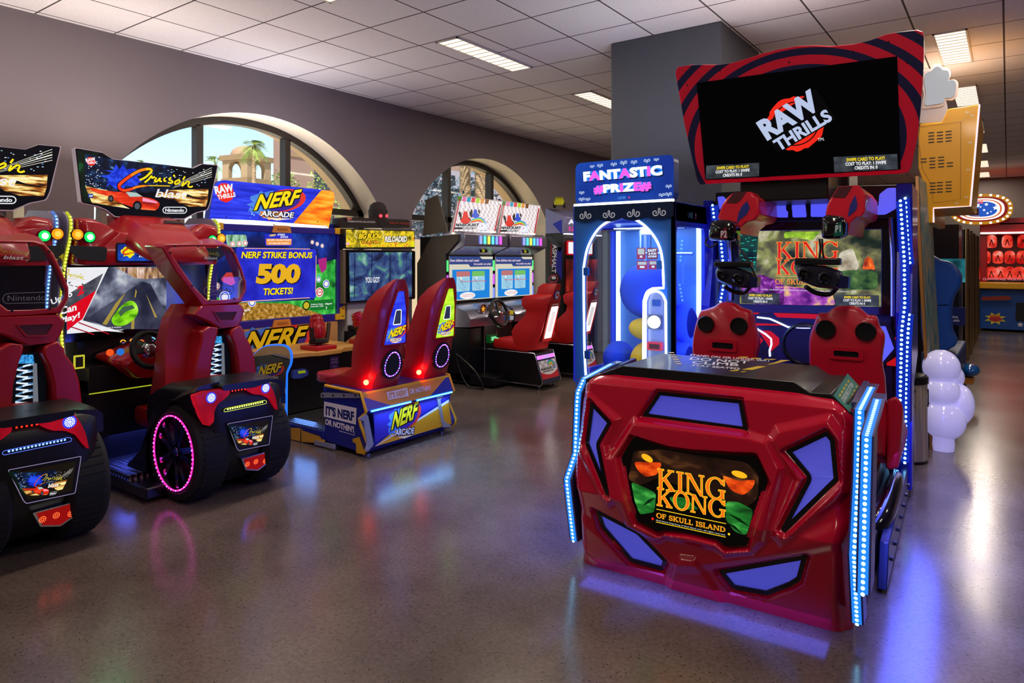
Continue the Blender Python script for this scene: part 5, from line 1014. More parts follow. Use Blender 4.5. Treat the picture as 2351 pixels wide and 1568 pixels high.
    # ---- seat with the clear head shield
    ys = .66; p5 = Pl(Q, (0, ys, 0), (1, 0, 0), (0, 0, 1)); H = lambda pts: [p5.p(*c1(*q)) for q in pts]
    outer = H([(92, 120), (130, 88), (420, 86), (720, 92), (790, 120), (842, 195), (895, 330), (940, 470), (940, 550), (885, 672), (690, 690), (495, 702), (390, 560), (240, 370)]); inner = H([(165, 150), (185, 122), (430, 112), (700, 118), (770, 145), (815, 215), (870, 340), (918, 490), (912, 550), (865, 632), (690, 645), (550, 648), (425, 520), (290, 330)])
    m = MB(); n = len(outer); a = [p5.w(*p, 0) for p in outer]; b = [p5.w(*p, 0) for p in inner]; ce = Vector((sum(p[0] for p in outer)/n, 0, sum(p[1] for p in outer)/n))
    a2 = [p+Vector((0, .20, 0))+(p-Vector((ce.x, p.y, ce.z)))*.05 for p in a]; b2 = [p+Vector((0, .19, 0))+(p-Vector((ce.x, p.y, ce.z)))*(.24 if p.x > ce.x else .05) for p in b]; a2 = [q+Vector((.10 if q.x > ce.x else 0, 0, 0))*0+((q-Vector((ce.x, q.y, ce.z)))*.22 if q.x > ce.x else Vector()) for q in a2]; fs = []
    for i in range(n):
        j = (i+1) % n; fs += [(i, j, n+j, n+i), (i, 2*n+i, 2*n+j, j), (n+i, n+j, 3*n+j, 3*n+i), (2*n+i, 3*n+i, 3*n+j, 2*n+j)]
    m.add(a+b+a2+b2, fs, REDM); hs = m.build('head_frame', REDM, t, bevel=.008)
    MB().art(p5, inner, mat_glass('shield_glass', '#eef0f4', .05), -.006).build('head_shield', None, hs)
    m = MB(); m.flat = True; cruis_logo(m, p5, lambda x, y: p5.p(*c1(370+(x-740)*.275, 140+(y-445)*.235)), .00008, .001, True, .25)
    m.build('shield_print', None, hs); m = MB(); m.flat = True
    for p_ in (((510, 560), (530, 515), (800, 505), (825, 540), (800, 590), (530, 595)),): m.stroke(p5, rnd(H(p_), .02), .004, pm('#74747c', .4), .001, closed=True)
    m.text(p5, 'Nintendo', c1(545, 575), c1(790, 570), c1(545, 530), pm('#74747c', .4), .001); m.build('capsule_print', None, hs)
    m = MB()
    for a_, b_ in ((222, 110), (455, 112), (685, 115), (812, 178), (902, 485), (818, 638), (572, 654), (395, 505), (176, 175)): m.slab(p5, ell(*p5.p(*c1(a_, b_)), .007, n=10), BLACK, .0, .004)
    m.build('screw', BLACK, hs)
    def chunk(nm, pts, y0, y1, mat=REDM, bev=.012, par=t):
        m = MB(); m.prism(H(pts), 'y', y0, y1, mat); return m.build(nm, mat, par, bevel=bev)
    nk = chunk('neck', [(480, 704), (880, 690), (918, 745), (890, 850), (855, 915), (660, 938), (545, 862), (400, 800)], ys-.01, ys+.17)
    m = MB(); q = rnd(H([(605, 770), (832, 763), (792, 850), (665, 852)]), .006); m.art(p5, q, pm('#4a0510', .5), .0115); m.band(p5, rnd(H([(590, 758), (848, 750), (800, 862), (655, 864)]), .006), q, REDM, .0105, .008); m.build('handle_slot', None, nk)
    chunk('seat_leg', [(470, 960), (545, 908), (640, 925), (632, 985), (605, 1080), (572, 1250), (556, 1490), (360, 1512), (400, 1340), (440, 1150), (470, 1040)], ys-.03, ys+.12)
    chunk('seat_leg', [(760, 1005), (775, 940), (862, 898), (902, 960), (906, 1002), (962, 1090), (1002, 1230), (1024, 1440), (842, 1450), (830, 1250), (800, 1100)], ys-.03, ys+.12)
    chunk('cross_bar', [(560, 1405), (780, 1395), (785, 1490), (555, 1500)], ys-.0, ys+.1)
    bk = MB(); L = []
    for z, w, y0, y1 in ((.42, .25, .72, 1.0), (.60, .255, .72, .93), (.80, .25, .74, .88), (1.0, .235, .77, .88), (1.15, .20, .78, .87), (1.24, .14, .80, .86)):
        L.append([(a*w, y0+(y1-y0)*b, z) for a, b in ((-1, 1), (-.95, .1), (-.5, 0), (.5, 0), (.95, .1), (1, 1), (.7, .7), (-.7, .7))])
    bk.loft(L, REDM); bo = bk.build('seat_back', REDM, t, smooth=35)
    p6 = Pl(Q, (0, .715, 0), (1, 0, 0), (0, 0, 1)); m = MB(); wq = [p6.p(*c1(*q)) for q in ((575, 990), (735, 990), (775, 1200), (775, 1420), (555, 1420))]; m.art(p6, wq, em('#06080c', 1), 0)
    m.apx(p6, [c1(*q) for q in ((600, 1010), (690, 1010), (700, 1080), (590, 1080))], noise_em('blue_mesh', [(.4, '#0c5aa8'), (.6, '#4ab4f0')], 60), .0006)
    for k in range(6):
        y_ = 1105+k*52; m.stroke(p6, [p6.p(*c1(*q)) for q in catmull([(585-k*2, y_+22), (640, y_-6), (700+k*2, y_-18)], 4)], .011, [em('#5a8ab8', .8), em('#d8ecff', 1), em('#8ab0d0', .9)], .001); m.stroke(p6, [p6.p(*c1(*q)) for q in catmull([(585-k*2, y_+24), (640, y_+32), (705+k*2, y_+30)], 4)], .009, [em('#e8f4ff', 1), em('#4a78a8', .8)], .0012)
    m.apx(p6, [c1(*q) for q in ((690, 1080), (715, 1080), (725, 1400), (690, 1400))], em('#8a8e98', .6), .0014); m.build('spring_print', None, bo)
    m = MB(); m.loft([[(a*.24*k, .72+b*.52, z) for a, b in rnd([(-1, 0), (1, 0), (.9, 1), (-.9, 1)], .1, 3)] for z, k in ((.36, .9), (.39, 1.0), (.47, 1.02), (.49, .95))], REDM); m.build('seat_cushion', REDM, t, smooth=50)
    m = MB(); m.box(-.16, .66, .1, .16, 1.1, .38, BODY); m.build('seat_pedestal', BODY, t, bevel=.01)
    lamp('ceiling_fill', t, (0, 1.75, 2.35), UP, (1, .9, .82), .8, .2, (PI, 0, 0)); lamp('led_glow', t, (0, 1.2, .3), 2.5, (.1, .14, 1), .7, .2, (0, 0, 0)); lamp('lamp_glow', t, (-.40, 1.2, 1.74), 1.6, (.2, 1, .4), .1, .1, (-PI/2, 0, 0))  # first lamp is upward fill added for the ceiling
build_racer(C2, 'racing cabinet with red wheeled seat pod and yellow LED edges, beside the orange shooting cabinet', '#f2ff3a', '#d8f04a')
build_racer(C1, 'racing cabinet with blue LED bar on its pod, half cut off by the frame edge', '#6aa0ff', '#5a7aff')
# ================================================================ two seat shooting cabinet, blue and orange
Nf = Fr(-4.05, 4.26, PI/2)
def nerf_logo(mb, pl, P, S, h, g=1.0, lit=True, arcade=True):
    """yellow slanted wordmark on a red crescent and a blue splash; P maps drawing units to the plane"""
    C = (lambda c, s=1.0: em(c, s*g)) if lit else (lambda c, s=1.0: pm(c, .4))
    rg = random.Random(6); T = lambda pts: [P(*p) for p in pts]
    mb.art(pl, T([(650+(170+rg.uniform(-40, 60))*math.cos(t), 320+(120+rg.uniform(-35, 40))*math.sin(t)) for t in [2*PI*k/26 for k in range(26)]]), C('#4f8ae8'), h)
    for k in range(10): mb.art(pl, T(ell(rg.uniform(460, 640), rg.uniform(160, 460), rg.uniform(5, 14), n=8)), C('#7fb0f2'), h)
    mb.art(pl, T([(700+(120+rg.uniform(-30, 50))*math.cos(t), 430+(40+rg.uniform(-16, 30))*math.sin(t)) for t in [2*PI*k/18 for k in range(18)]]), C('#f28a2a'), h+.0003)
    mb.art(pl, T(ell(845, 278, 222, 112, 36, -.17)), C('#3c2a9a'), h+.0004)
    def cres(t0, t1, n=30):
        o, i = [], []
        for k in range(n+1):
            t = t0+(t1-t0)*k/n; w = 1-.26*math.sin(PI*k/n); ca, sa = math.cos(-.17), math.sin(-.17)
            for lst, q in ((o, 1.0), (i, w)):
                x, y = 226*q*math.cos(t), 116*q*math.sin(t); lst.append((845+x*ca-y*sa, 278+x*sa+y*ca))
        return o+i[::-1]
    mb.art(pl, T(cres(-2.35, 2.25)), C('#e8392c'), h+.0006)
    a, b, c = (Vector(P(*p)) for p in ((515, 385), (968, 318), (585, 215)))
    K_ = C('#15131c'); u = (b-a).normalized()*S*9; v = (c-a).normalized()*S*9
    for su, sv in ((-1, -1), (1, -1), (-1, 1), (1, 1), (1.6, -1.2)): mb.text_uv(pl, 'NERF', a+u*su+v*sv, b+u*su+v*sv, c+u*su+v*sv, K_, h+.001, .05)
    mb.text_uv(pl, 'NERF', a, b, c, C('#ffe015'), h+.0016, .035)
    if arcade:
        a, b, c = (Vector(P(*p)) for p in ((588, 445), (932, 462), (602, 385)))
        for su, sv in ((-.7, -.7), (.7, .7), (.7, -.7)): mb.text_uv(pl, 'ARCADE', a+u*su+v*sv, b+u*su+v*sv, c+u*su+v*sv, K_, h+.001, .05, 1.25)
        mb.text_uv(pl, 'ARCADE', a, b, c, C('#f6f4f8'), h+.0016, .03, 1.25)
        mb.art(pl, T([(610, 458), (930, 472), (760, 490)]), C('#ffe9c0'), h+.001)
def build_shooter():
    t = thing('shooting_cabinet', 'blue and orange two seat shooting cabinet with tall red seats and lit marquee', 'arcade machine', Nf); Q = Nf
    cn = lambda a, b: (470+a*.21682, 400+b*.21684); c4 = lambda a, b: (560+a*.2679, 640+b*.2679); cq = lambda a, b: (560+a*.21053, 690+b*.21046); c3 = lambda a, b: (770+a*.26793, 640+b*.26786)
    NAVY = pm('#141f86', .35, 0, .2); PURP = pm('#2a1f8e', .35, 0, .3); TRIM = pm('#e5ad1c', .4); WOOD = pm('#d09a4c', .45); SILV = pm('#b9bcc6', .35, .6); DK = pm('#0a0b10', .4); REDS = pm('#a5081c', .35, 0, .25); AMB = pm('#e8962a', .4)
    # marquee
    mp = Pl(Q, (0, 1.72, 2.0), (1, 0, 0), (0, .02, 1)); A = lambda a, b: mp.p(*cn(a, b)); S = abs(A(1000, 300)[0]-A(500, 300)[0])/500
    ol = rnd([A(*p) for p in ((45, 482), (100, 110), (180, 60), (1330, 172), (1385, 200), (1312, 575), (700, 548), (72, 518))], .05, 4)
    m = MB(); m.slab(mp, ol, pm('#1f2fae', .4), -.08, 0); mo = m.build('marquee', None, t)
    m = MB(); m.art(mp, ol, noise_em('marquee_blue', [(.35, '#1522b8'), (.6, '#2c3ce6'), (.75, '#3f55ff')], 3, (1, 1, 9), 3, 1.15), .001)
    m.apx(mp, [cn(*p) for p in ((1237, 166), (1330, 173), (1370, 195), (1378, 235), (1312, 573), (915, 545))], noise_em('marquee_orange', [(.35, '#e8580a'), (.55, '#ff9a1a'), (.72, '#ffc24a')], 4, (1, 1, 5), 3, 1.15), .0016)
    m.apx(mp, [cn(*p) for p in ((70, 470), (520, 488), (1290, 548), (1312, 573), (700, 548), (72, 518))], em('#dff0ff', 2.2), .0022)
    nerf_logo(m, mp, A, S, .003); raw_logo(m, mp, A(215, 195), S*82, .003, WHT, REDE, .22)
    for a, b in ((225, 450), (575, 468), (730, 533), (897, 485), (1193, 502), (1285, 560)): m.art(mp, ell(*A(a, b), .007, n=8), pm('#101018', .4), .004)
    m.build('artwork', None, mo)
    # screen frame
    p = Pl(Q, (0, 1.70, 0), (1, 0, 0), (0, 0, 1)); V = lambda a, b: p.p(*cn(a, b))
    x1, z1 = V(1440, 590); x0 = V(40, 520)[0]; zb = V(1410, 1500)[1]-.02; zt = z1
    out = rect(x0, zb-.03, x1, zt+.01); inn = [(x0+.06, zb+.05), (x1-.075, zb+.05), (x1-.075, zt-.055), (x0+.06, zt-.055)]
    m = MB(); m.band(p, out, inn, PURP, -.03, .07); fo = m.build('screen_frame', PURP, t, bevel=.008)
    for cx, cz, dx, dz in ((x1, zt, -1, -1), (x1, zb, -1, 1), (x0, zt, 1, -1), (x0, zb, 1, 1)):
        k = MB(); L = [(cx-dx*.012, cz-dz*.015), (cx+dx*.115, cz-dz*.015), (cx+dx*.115, cz+dz*.045), (cx+dx*.05, cz+dz*.05), (cx+dx*.05, cz+dz*.11), (cx-dx*.012, cz+dz*.13)]; k.slab(p, L, TRIM, .03, .055)
        for q in ((cx+dx*.02, cz+dz*.02), (cx+dx*.02, cz+dz*.1)): k.slab(p, ell(*q, .008, n=10), DK, .055, .058)
        k.build('corner_guard', None, fo)
    for zz, s_ in ((zt-.02, 1), (zb+.0, -1)):
        xc = V(785, 600)[0]; m = MB(); m.slab(p, [(xc-.11, zz-.035), (xc+.11, zz-.035), (xc+.09, zz+.035), (xc-.09, zz+.035)][::1], pm('#d98a3a', .4), .038, .056); m.slab(p, rnd(rect(xc-.06, zz-.012, xc+.06, zz+.012), .01), pm('#b26a2a', .4), .056, .06); m.build('frame_clip', None, fo)
    m = MB(); m.art(p, inn, noise_em('night_garden', [(.3, '#060a28'), (.5, '#0c1c66'), (.66, '#1a3fae'), (.8, '#2f6ad0')], 4, s=.95), 0)
    gr = noise_em('garden_green', [(.3, '#0e3a1a'), (.5, '#2aa83a'), (.65, '#5fe05a'), (.78, '#1f7ad8')], 9, s=.95)
    m.art(p, [inn[0], inn[1], (inn[1][0], V(1370, 900)[1]), V(1180, 960), V(1160, 1330), V(400, 1360), (inn[0][0], V(0, 1300)[1])], gr, .0005)
    m.art(p, [inn[0], (inn[1][0]-.18, inn[0][1]), V(900, 1370), V(400, 1360), (inn[0][0], V(0, 1380)[1])], noise_em('gravel_path', [(.35, '#6b4a14'), (.55, '#c08a2a'), (.72, '#e8d0a0')], 30, s=.9), .001)
    m.apx(p, [cn(*q) for q in ((220, 640), (440, 640), (450, 770), (240, 770))], noise_em('pale_trunk', [(.35, '#3a7a4a'), (.6, '#b8e8c8')], 8, (3, 1, 1), s=.9), .001, .02)
    m.apx(p, [cn(*q) for q in ((1200, 900), (1290, 880), (1290, 1000), (1240, 1050), (1210, 980))], em('#c02a8a', .8), .0015, .01); m.apx(p, [cn(*q) for q in ((170, 1110), (230, 1040), (330, 1040), (330, 1150), (280, 1180), (190, 1140))], em('#d8442a', .9), .0015, .01)
    for a, b, r_ in ((295, 738, 24), (365, 735, 24), (428, 728, 24), (1138, 720, 20), (1190, 738, 20), (1243, 758, 20), (1285, 1160, 40), (1215, 1250, 46), (1205, 1115, 26), (500, 1355, 40), (125, 1185, 30), (210, 1300, 50)):
        u, v = V(a, b); q = r_*S*1.0; m.art(p, ell(u, v, q), em('#f2f2f2', 1), .002); m.art(p, ell(u, v, q*.84), em('#d8202a' if r_ not in (40, 26, 50) else '#2a4ad8', 1), .0024); m.art(p, ell(u, v, q*.62), em('#f6f2ea', 1), .0028)
    m.art(p, ell(*V(1075, 1390), 46*S, n=18), em('#1a3a10', 1), .002); m.art(p, ell(*V(1075, 1390), 32*S, n=18), em('#c8b02a', 1), .0024)
    box = [V(*q) for q in ((330, 790), (350, 775), (1165, 795), (1178, 815), (1175, 1295), (1160, 1312), (385, 1345), (370, 1330))]
    m.art(p, box, noise_em('popup_blue', [(.35, '#1a1fb8'), (.65, '#2c33de')], 7, s=.95), .003); PK = em('#f0b090', 1)
    for a, b in (((415, 785), (1112, 792)), ((385, 1350), (1110, 1307)), ((1178, 860), (1172, 1250))): m.stroke(p, [V(*a), V(*b)], .008, PK, .0036)
    m.apx(p, [cn(*q) for q in ((632, 630), (930, 636), (928, 760), (640, 760))], em('#2a2fd0', .9), .003, .01); m.apx(p, [cn(*q) for q in ((648, 682), (918, 684), (915, 750), (650, 750))], em('#f09a4a', 1), .0036, .01)
    m.apx(p, [cn(*q) for q in ((1115, 1340), (1360, 1320), (1360, 1430), (1115, 1440))], em('#187a2a', .9), .003)
    sc = m.build('screen', None, t); m = MB(); m.flat = True; yl, kk = em('#ffe21a', 1), em('#0c0c20', 1)
    def tt(s_, a, b, c, col=yl, o=3, bold=.03, h=.004):
        if o: m.text(p, s_, cn(a[0]+o, a[1]+o), cn(b[0]+o, b[1]+o), cn(c[0]+o, c[1]+o), kk, h, bold+.03)
        m.text(p, s_, cn(*a), cn(*b), cn(*c), col, h+.0006, bold)
    tt('NERF STRIKE BONUS', (385, 890), (1132, 890), (395, 818)); tt('500', (535, 1165), (1000, 1155), (560, 945), em('#e8b020', 1), 9, .06); tt('TICKETS!', (612, 1282), (925, 1268), (622, 1208))
    tt('STRIKE', (768, 650), (845, 650), (770, 630), WHT, 0); tt('BONUS', (800, 674), (878, 674), (802, 655), WHT, 0); tt('NERF', (682, 660), (748, 655), (686, 638), yl, 0); tt('SCORE 165,400 POINTS', (660, 708), (908, 708), (662, 688), em('#fff4e0', 1), 0); tt('TO WIN 500 TICKETS!', (672, 742), (888, 742), (674, 722), em('#fff4e0', 1), 0)
    tt('Credits In: 0 Swipes', (1120, 1388), (1252, 1382), (1120, 1372), WHT, 0); tt('Cost to Play: 1 Swipe', (1118, 1412), (1254, 1404), (1118, 1394), WHT, 0); tt('Player', (1272, 1388), (1345, 1380), (1275, 1365), WHT, 0); tt('2', (1278, 1425), (1292, 1423), (1280, 1400), WHT, 0); tt('Player', (400, 1460), (484, 1448), (402, 1432), WHT, 0); tt('1', (406, 1490), (416, 1489), (408, 1466), WHT, 0); tt('100', (1185, 1262), (1244, 1258), (1188, 1238), em('#d8202a', 1), 0)
    m.build('lettering', None, sc)
    m = MB(); m.box(x0+.02, 1.74, .06, x1-.02, 2.06, zt+.06, NAVY); m.build('cabinet', NAVY, t, bevel=.01)
    # front panel under the screen, with sticker
    fp = Pl(Q, (0, 1.66, 0), (1, 0, 0), (0, 0, 1)); m = MB(); m.slab(fp, rect(-.62, .66, .66, zb-.03), pm('#c58f52', .4), -.06, 0); fo2 = m.build('front_panel', None, t)
    m = MB(); m.flat = True; D = lambda a, b: fp.p(*cq(20+(a-470)*1.12, 575-(480-b)*.95)); nerf_logo(m, fp, lambda a, b: fp.p(*cq(-20+(a-515)*1.42, 560-(385-b)*1.3)), S*1.3, .002, 1, False, False); m.build('sticker', None, fo2)
    # counter and black front
    m = MB(); m.prism([(-.50, 1.08), (-.22, 1.04), (-.15, .98), (.12, .98), (.2, 1.04), (.52, 1.04), (.52, 1.66), (-.50, 1.66)], 'z', .665, .705, WOOD); m.build('counter', WOOD, t, bevel=.006)
    m = MB(); m.box(-.50, 1.12, .16, .52, 1.6, .665, DK); bo = m.build('front_cupboard', DK, t)
    q1 = Q.Y(*cq(985, 680), 1.11); m = MB(); b2 = Pl(Q, (0, 1.118, 0), (1, 0, 0), (0, 0, 1)); m.apx(b2, [cq(*q) for q in ((938, 612), (1032, 602), (1032, 750), (938, 762))], pm('#5a2a86', .4), .002); m.flat = True; m.text(b2, 'PLEASE FOLLOW', cq(948, 655), cq(1022, 648), cq(948, 632), pm('#e8e0f0', .4), .003); m.text(b2, 'ALL GAME RULES', cq(948, 688), cq(1022, 680), cq(948, 664), pm('#e8e0f0', .4), .003); m.text(b2, 'thanks', cq(965, 728), cq(1008, 724), cq(965, 708), pm('#e8e0f0', .4), .003); m.build('notice', None, bo)
    m = MB(); m.slab(b2, rnd([b2.p(*cq(*q)) for q in ((515, 760), (640, 735), (680, 760), (680, 810), (600, 845), (510, 850))], .015), pm('#3a4fb0', .35), 0, .03); ro = m.build('card_reader', None, bo, bevel=.006); m = MB(); m.apx(b2, [cq(*q) for q in ((565, 765), (645, 755), (650, 785), (570, 795))], em('#8a9a1a', .8), .032); m.build('display', None, ro)
    # platform
    m = MB(); m.box(-.53, .45, .03, .53, 1.5, .135, NAVY); m.build('platform', NAVY, t, bevel=.005); m = MB(); m.box(-.525, .45, .135, .525, 1.14, .15, MATS_TREAD); m.build('foot_plate', MATS_TREAD, t)
    psd = Pl(Q, (-.532, 0, 0), (0, 1, 0), (0, 0, 1)); m = MB()
    for q in (((465, 1470), (490, 1385), (620, 1390), (618, 1535), (455, 1500)), ((628, 1392), (650, 1420), (830, 1480), (850, 1510), (895, 1520), (870, 1560), (628, 1540))): m.apx(psd, [cq(*k) for k in q], pm('#dca02a', .4), .003)
    m.build('side_print', None, t)
    for q in (((395, 1435), (475, 1450), (475, 1505), (395, 1490)), ((778, 1520), (1005, 1568), (1005, 1620), (778, 1570))):
        m = MB(); m.slab(psd, [psd.p(*cq(*k)) for k in q], SILV, .003, .012); m.build('kick_plate', None, t, bevel=.003)
    # bench: shaped box with yellow edge, side and rear prints
    prof = [Q.X(*c4(*k), -.535) for k in ((1000, 978), (1045, 1140), (1030, 1165), (985, 1200), (1000, 1260), (1060, 1420), (1055, 1460), (1020, 1500))]
    body = prof+[(.46, .06), (.44, .22), (.47, .44), (.47, .50), (.43, .515)]
    m = MB(); m.prism(body, 'x', -.52, .53, NAVY); bn = m.build('bench', NAVY, t)
    for xx in (-.535, .53):
        m = MB(); pts = [(xx+.004, a, b) for a, b in [(.43, .515)]+prof]; m.tube(pts, .013, TRIM, 8); m.build('edge_trim', TRIM, bn, smooth=50)
    ps = Pl(Q, (-.522, 0, 0), (0, 1, 0), (0, 0, 1)); m = MB(); m.slab(ps, [ps.p(*c4(*k)) for k in ((662, 990), (670, 975), (985, 980), (1000, 1020), (665, 1018))], SILV, 0, .008)
    for a in (685, 772, 865, 962): m.slab(ps, ell(*ps.p(*c4(a, 999)), .009, n=10), DK, .008, .012)
    m.build('rivet_plate', None, bn)
    m = MB(); m.flat = True; pw = pm('#e2ddec', .4); nv = pm('#15206e', .4); m.apx(ps, [c4(*k) for k in ((688, 1050), (966, 1108), (960, 1250), (685, 1180))], pw, .001)
    m.text(ps, "IT'S NERF", c4(702, 1168), c4(945, 1222), c4(702, 1085), nv, .0016, .05); m.text(ps, "OR NOTHIN'!", c4(695, 1248), c4(942, 1320), c4(698, 1195), pw, .001, .05); m.stroke(ps, [ps.p(*c4(815, 1302)), ps.p(*c4(948, 1340))], .005, pw, .001); m.stroke(ps, [ps.p(*c4(948, 1340)), ps.p(*c4(948, 1308))], .004, pw, .001); m.build('slogan', None, bn)
    m = MB(); m.slab(ps, [ps.p(*c4(*k)) for k in ((940, 1370), (990, 1355), (1005, 1400), (1035, 1480), (1010, 1500), (970, 1490), (968, 1410), (940, 1395))], TRIM, .001, .01); m.build('corner_guard', None, bn)
    # rear face: upper sloped part and lower part
    (ya, za), (yb_, zb_), (yc, zc_), (yd, zd) = prof[0], prof[1], prof[4], prof[5]
    pu = Pl(Q, (0, yb_-.002, zb_), (1, 0, 0), (0, ya-yb_, za-zb_)); plw = Pl(Q, (0, yd-.002, zd), (1, 0, 0), (0, yc-yd, zc_-zd)); pm2 = Pl(Q, (0, -.062, .33), (1, 0, 0), (0, 0, 1))
    m = MB(); ORP = pm('#d08a3a', .4); BLP = pm('#16249a', .35); hu = (Vector((ya, za))-Vector((yb_, zb_))).length
    m.art(pu, rect(-.52, .0, .52, hu), ORP, .001); m.art(pu, [(-.52, 0), (-.25, 0), (-.52, hu*.75)], pm('#5a4aa8', .4), .0016); m.art(pu, [(.2, 0), (.52, 0), (.52, hu)], BLP, .0016); m.art(pu, [(-.5, hu-.02), (.52, hu-.02), (.52, hu), (-.5, hu)], TRIM, .002)
    hl_ = (Vector((yc, zc_))-Vector((yd, zd))).length; FULL = Pl(Q, (0, yd-.004, zd), (1, 0, 0), (0, yb_-yd, zb_-zd)); hf = (Vector((yb_, zb_))-Vector((yd, zd))).length
    pr2 = m.build('rear_print', None, bn)
    m = MB(); m.slab(FULL, [(-.47, -.03), (.47, -.03), (.44, hf*.45), (.49, hf-.005), (-.47, hf-.005), (-.43, hf*.45)], BLP, -.03, .0); rp = m.build('rear_panel', None, bn, bevel=.003)
    m = MB(); m.flat = True; hz = hf-.01
    m.art(FULL, [(-.46, .0), (-.46, hz), (.1, hz), (.48, hz), (.45, .2)], pm('#3a2fb0', .35), .001); m.art(FULL, [(-.47, -.03), (.47, -.03), (.445, .17), (-.3, .03)], pm('#e09a1c', .4), .0014); m.art(FULL, [(-.46, -.028), (-.44, -.028), (.45, .165), (.45, .19)], pm('#e8e4ee', .4), .0018)
    F = lambda a, b: FULL.p(*c3(430+(a-470)*.6, 1335-(470-b)*.84)); 
    nl = lambda a, b: FULL.p(*c3(475+(a-515)*.465+(b-385)*.0, 1300-(385-b)*.90-(a-515)*.1)); nerf_logo(m, FULL, nl, S*.9, .0022, 1, False)
    U2 = Pl(Q, (0, yb_-.004, zb_), (1, 0, 0), (0, ya-yb_, za-zb_)); W2 = pm('#dcd4e4', .4)
    m.apx(U2, [c3(*k) for k in ((436, 975), (612, 935), (628, 1005), (452, 1040))], W2, .003); m.text(U2, "IT'S NERF", c3(458, 1032), c3(608, 998), c3(452, 980), pm('#c08a4a', .4), .0036, .04); m.text(U2, "OR NOTHIN'!", c3(636, 990), c3(818, 955), c3(630, 945), W2, .003, .04); m.build('rear_artwork', None, rp)
    m = MB(); LBL = em('#58b8ff', 8)
    for xa, xb in ((-.49, -.03), (.03, .5)): m.box(xa, -.066, zb_-.012, xb, -.058, zb_+.006, em('#1f7ae0', 1.8)); led_run([(xa+.008, -.066, zb_-.003), (xb-.008, -.066, zb_-.003)], .018, .007, LBL, mb=m)
    m.build('led_strip', None, bn); lamp('led_glow', t, (0, -.12, zb_-.03), 1.5, (.25, .55, 1), .9, .05, (0, 0, 0))
    for sx, pts in ((-1, ((190, 1200), (255, 1160), (270, 1175), (318, 1420), (270, 1480), (245, 1470), (262, 1420), (235, 1220))), (1, ((862, 1015), (915, 1005), (890, 1040), (920, 1215), (990, 1270), (915, 1275), (905, 1240)))):
        m = MB(); m.slab(FULL, [FULL.p(*c3(*k)) for k in pts], SILV, .002, .016); m.build('handle_guard', None, rp, bevel=.003)
    for x, y in ((-.45, .02), (.45, .02), (-.45, .4), (.45, .4), (-.48, 1.0), (.48, 1.0)):
        m = MB(); m.lathe([(.0, 0), (.03, 0), (.03, .012), (.012, .018), (.012, .05), (0, .05)], (x, y, 0), 'z', 14, STEEL); m.build('levelling_foot', STEEL, t, smooth=40)
    # side panels at the platform
    for xx, lit in ((-.535, True), (.535, False)):
        px_ = Pl(Q, (xx-.0135 if xx < 0 else xx+.0135, 0, 0), (0, 1, 0), (0, 0, 1)); pt = [Q.X(*cq(*k), -.535) for k in catmull([(458, 1290), (458, 1100), (460, 900), (466, 790), (508, 690), (516, 600), (490, 530), (430, 494), (300, 494), (200, 522), (95, 612)], 5)]
        poly = pt+[(1.6, pt[-1][1]-.06), (1.6, .15)]; m = MB(); m.prism(poly, 'x', xx-.012, xx+.012, pm('#c9a067', .4)); o = m.build('side_panel', None, t)
        m = MB(); pts = [(xx, a-.006, b+.004) for a, b in pt]; m.tube(pts, .011, em('#1f6ae8', 1.3) if lit else pm('#a08a5a', .4), 8)
        if lit: led_run(pts, .022, .0085, em('#7fc4ff', 14), out=(0, -1, .3), mb=m)
        m.build('led_strip' if lit else 'edge_trim', None, o)
        if lit:
            m = MB(); m.flat = True
            for q, c in ((((95, 612), (300, 590), (500, 640), (500, 690), (462, 780), (455, 960), (95, 960)), '#2e2a2c'), (((95, 960), (455, 965), (455, 1010), (95, 990)), '#b8b4b8'), (((95, 1005), (455, 1012), (455, 1120), (95, 1100)), '#1a2a70'), (((300, 588), (330, 575), (480, 610), (495, 650), (300, 600)), '#8a8a92')): m.apx(px_, [cq(*k) for k in q], pm(c, .4), .001)
            nerf_logo(m, px_, lambda a, b: px_.p(*cq(155+(a-515)*.52, 820-(385-b)*.62)), S*.6, .0016, 1, False); m.build('side_artwork', None, o)
    lamp('led_glow', t, (-.4, .85, .3), 1.0, (.15, .35, 1), .3, .3, (PI/2, 0, PI/2))
    # two guns on red plinths
    for gx, dr in ((-.02, 0), (.58, .45)):
        m = MB(); m.box(gx-.12, 1.02, .705, gx+.12, 1.26, .745, pm('#b01020', .35)); bs = m.build('gun_plinth', None, t, bevel=.006)
        Mx = Matrix.Translation((gx, 1.15, .80)) @ Matrix.Rotation(.08-dr, 4, 'Y') @ Matrix.Rotation(-.2, 4, 'X') @ Matrix.Scale(.9, 4); GR = pm('#a80c16', .2, 0, .6)
        m = MB(); m.lathe([(0, -.0), (.06, 0), (.075, .02), (.078, .12), (.072, .17), (.07, .175), (.074, .19), (.07, .22), (.062, .225), (.062, .25), (.05, .255), (.045, .2)], (0, 0, 0), 'z', 20, GR, Mx); g = m.build('gun', GR, t, smooth=40)
        m = MB()
        for k in range(8): m.box(-.006, .068, .03, .006, .084, .17, GR, Mx @ Matrix.Rotation(2*PI*k/8, 4, 'Z'))
        m.box(-.084, -.03, -.02, -.066, .03, .12, DK, Mx); m.build('rib', None, g, bevel=.003); m = MB(); m.box(-.075, -.06, -.05, .075, .06, .0, DK, Mx); m.build('gun_frame', DK, g, bevel=.008)
        m = MB(); m.tube([tuple(Mx @ Vector(q)) for q in ((.09, -.02, -.04), (.115, -.03, .06), (.13, -.04, .17))], [.022, .02, .018], pm('#3a2a20', .5), 10); m.build('grip', None, g, smooth=60); m = MB(); m.cyl((gx, 1.14, .745), .025, .05, 'z', 14, DK); m.build('gun_post', DK, bs)
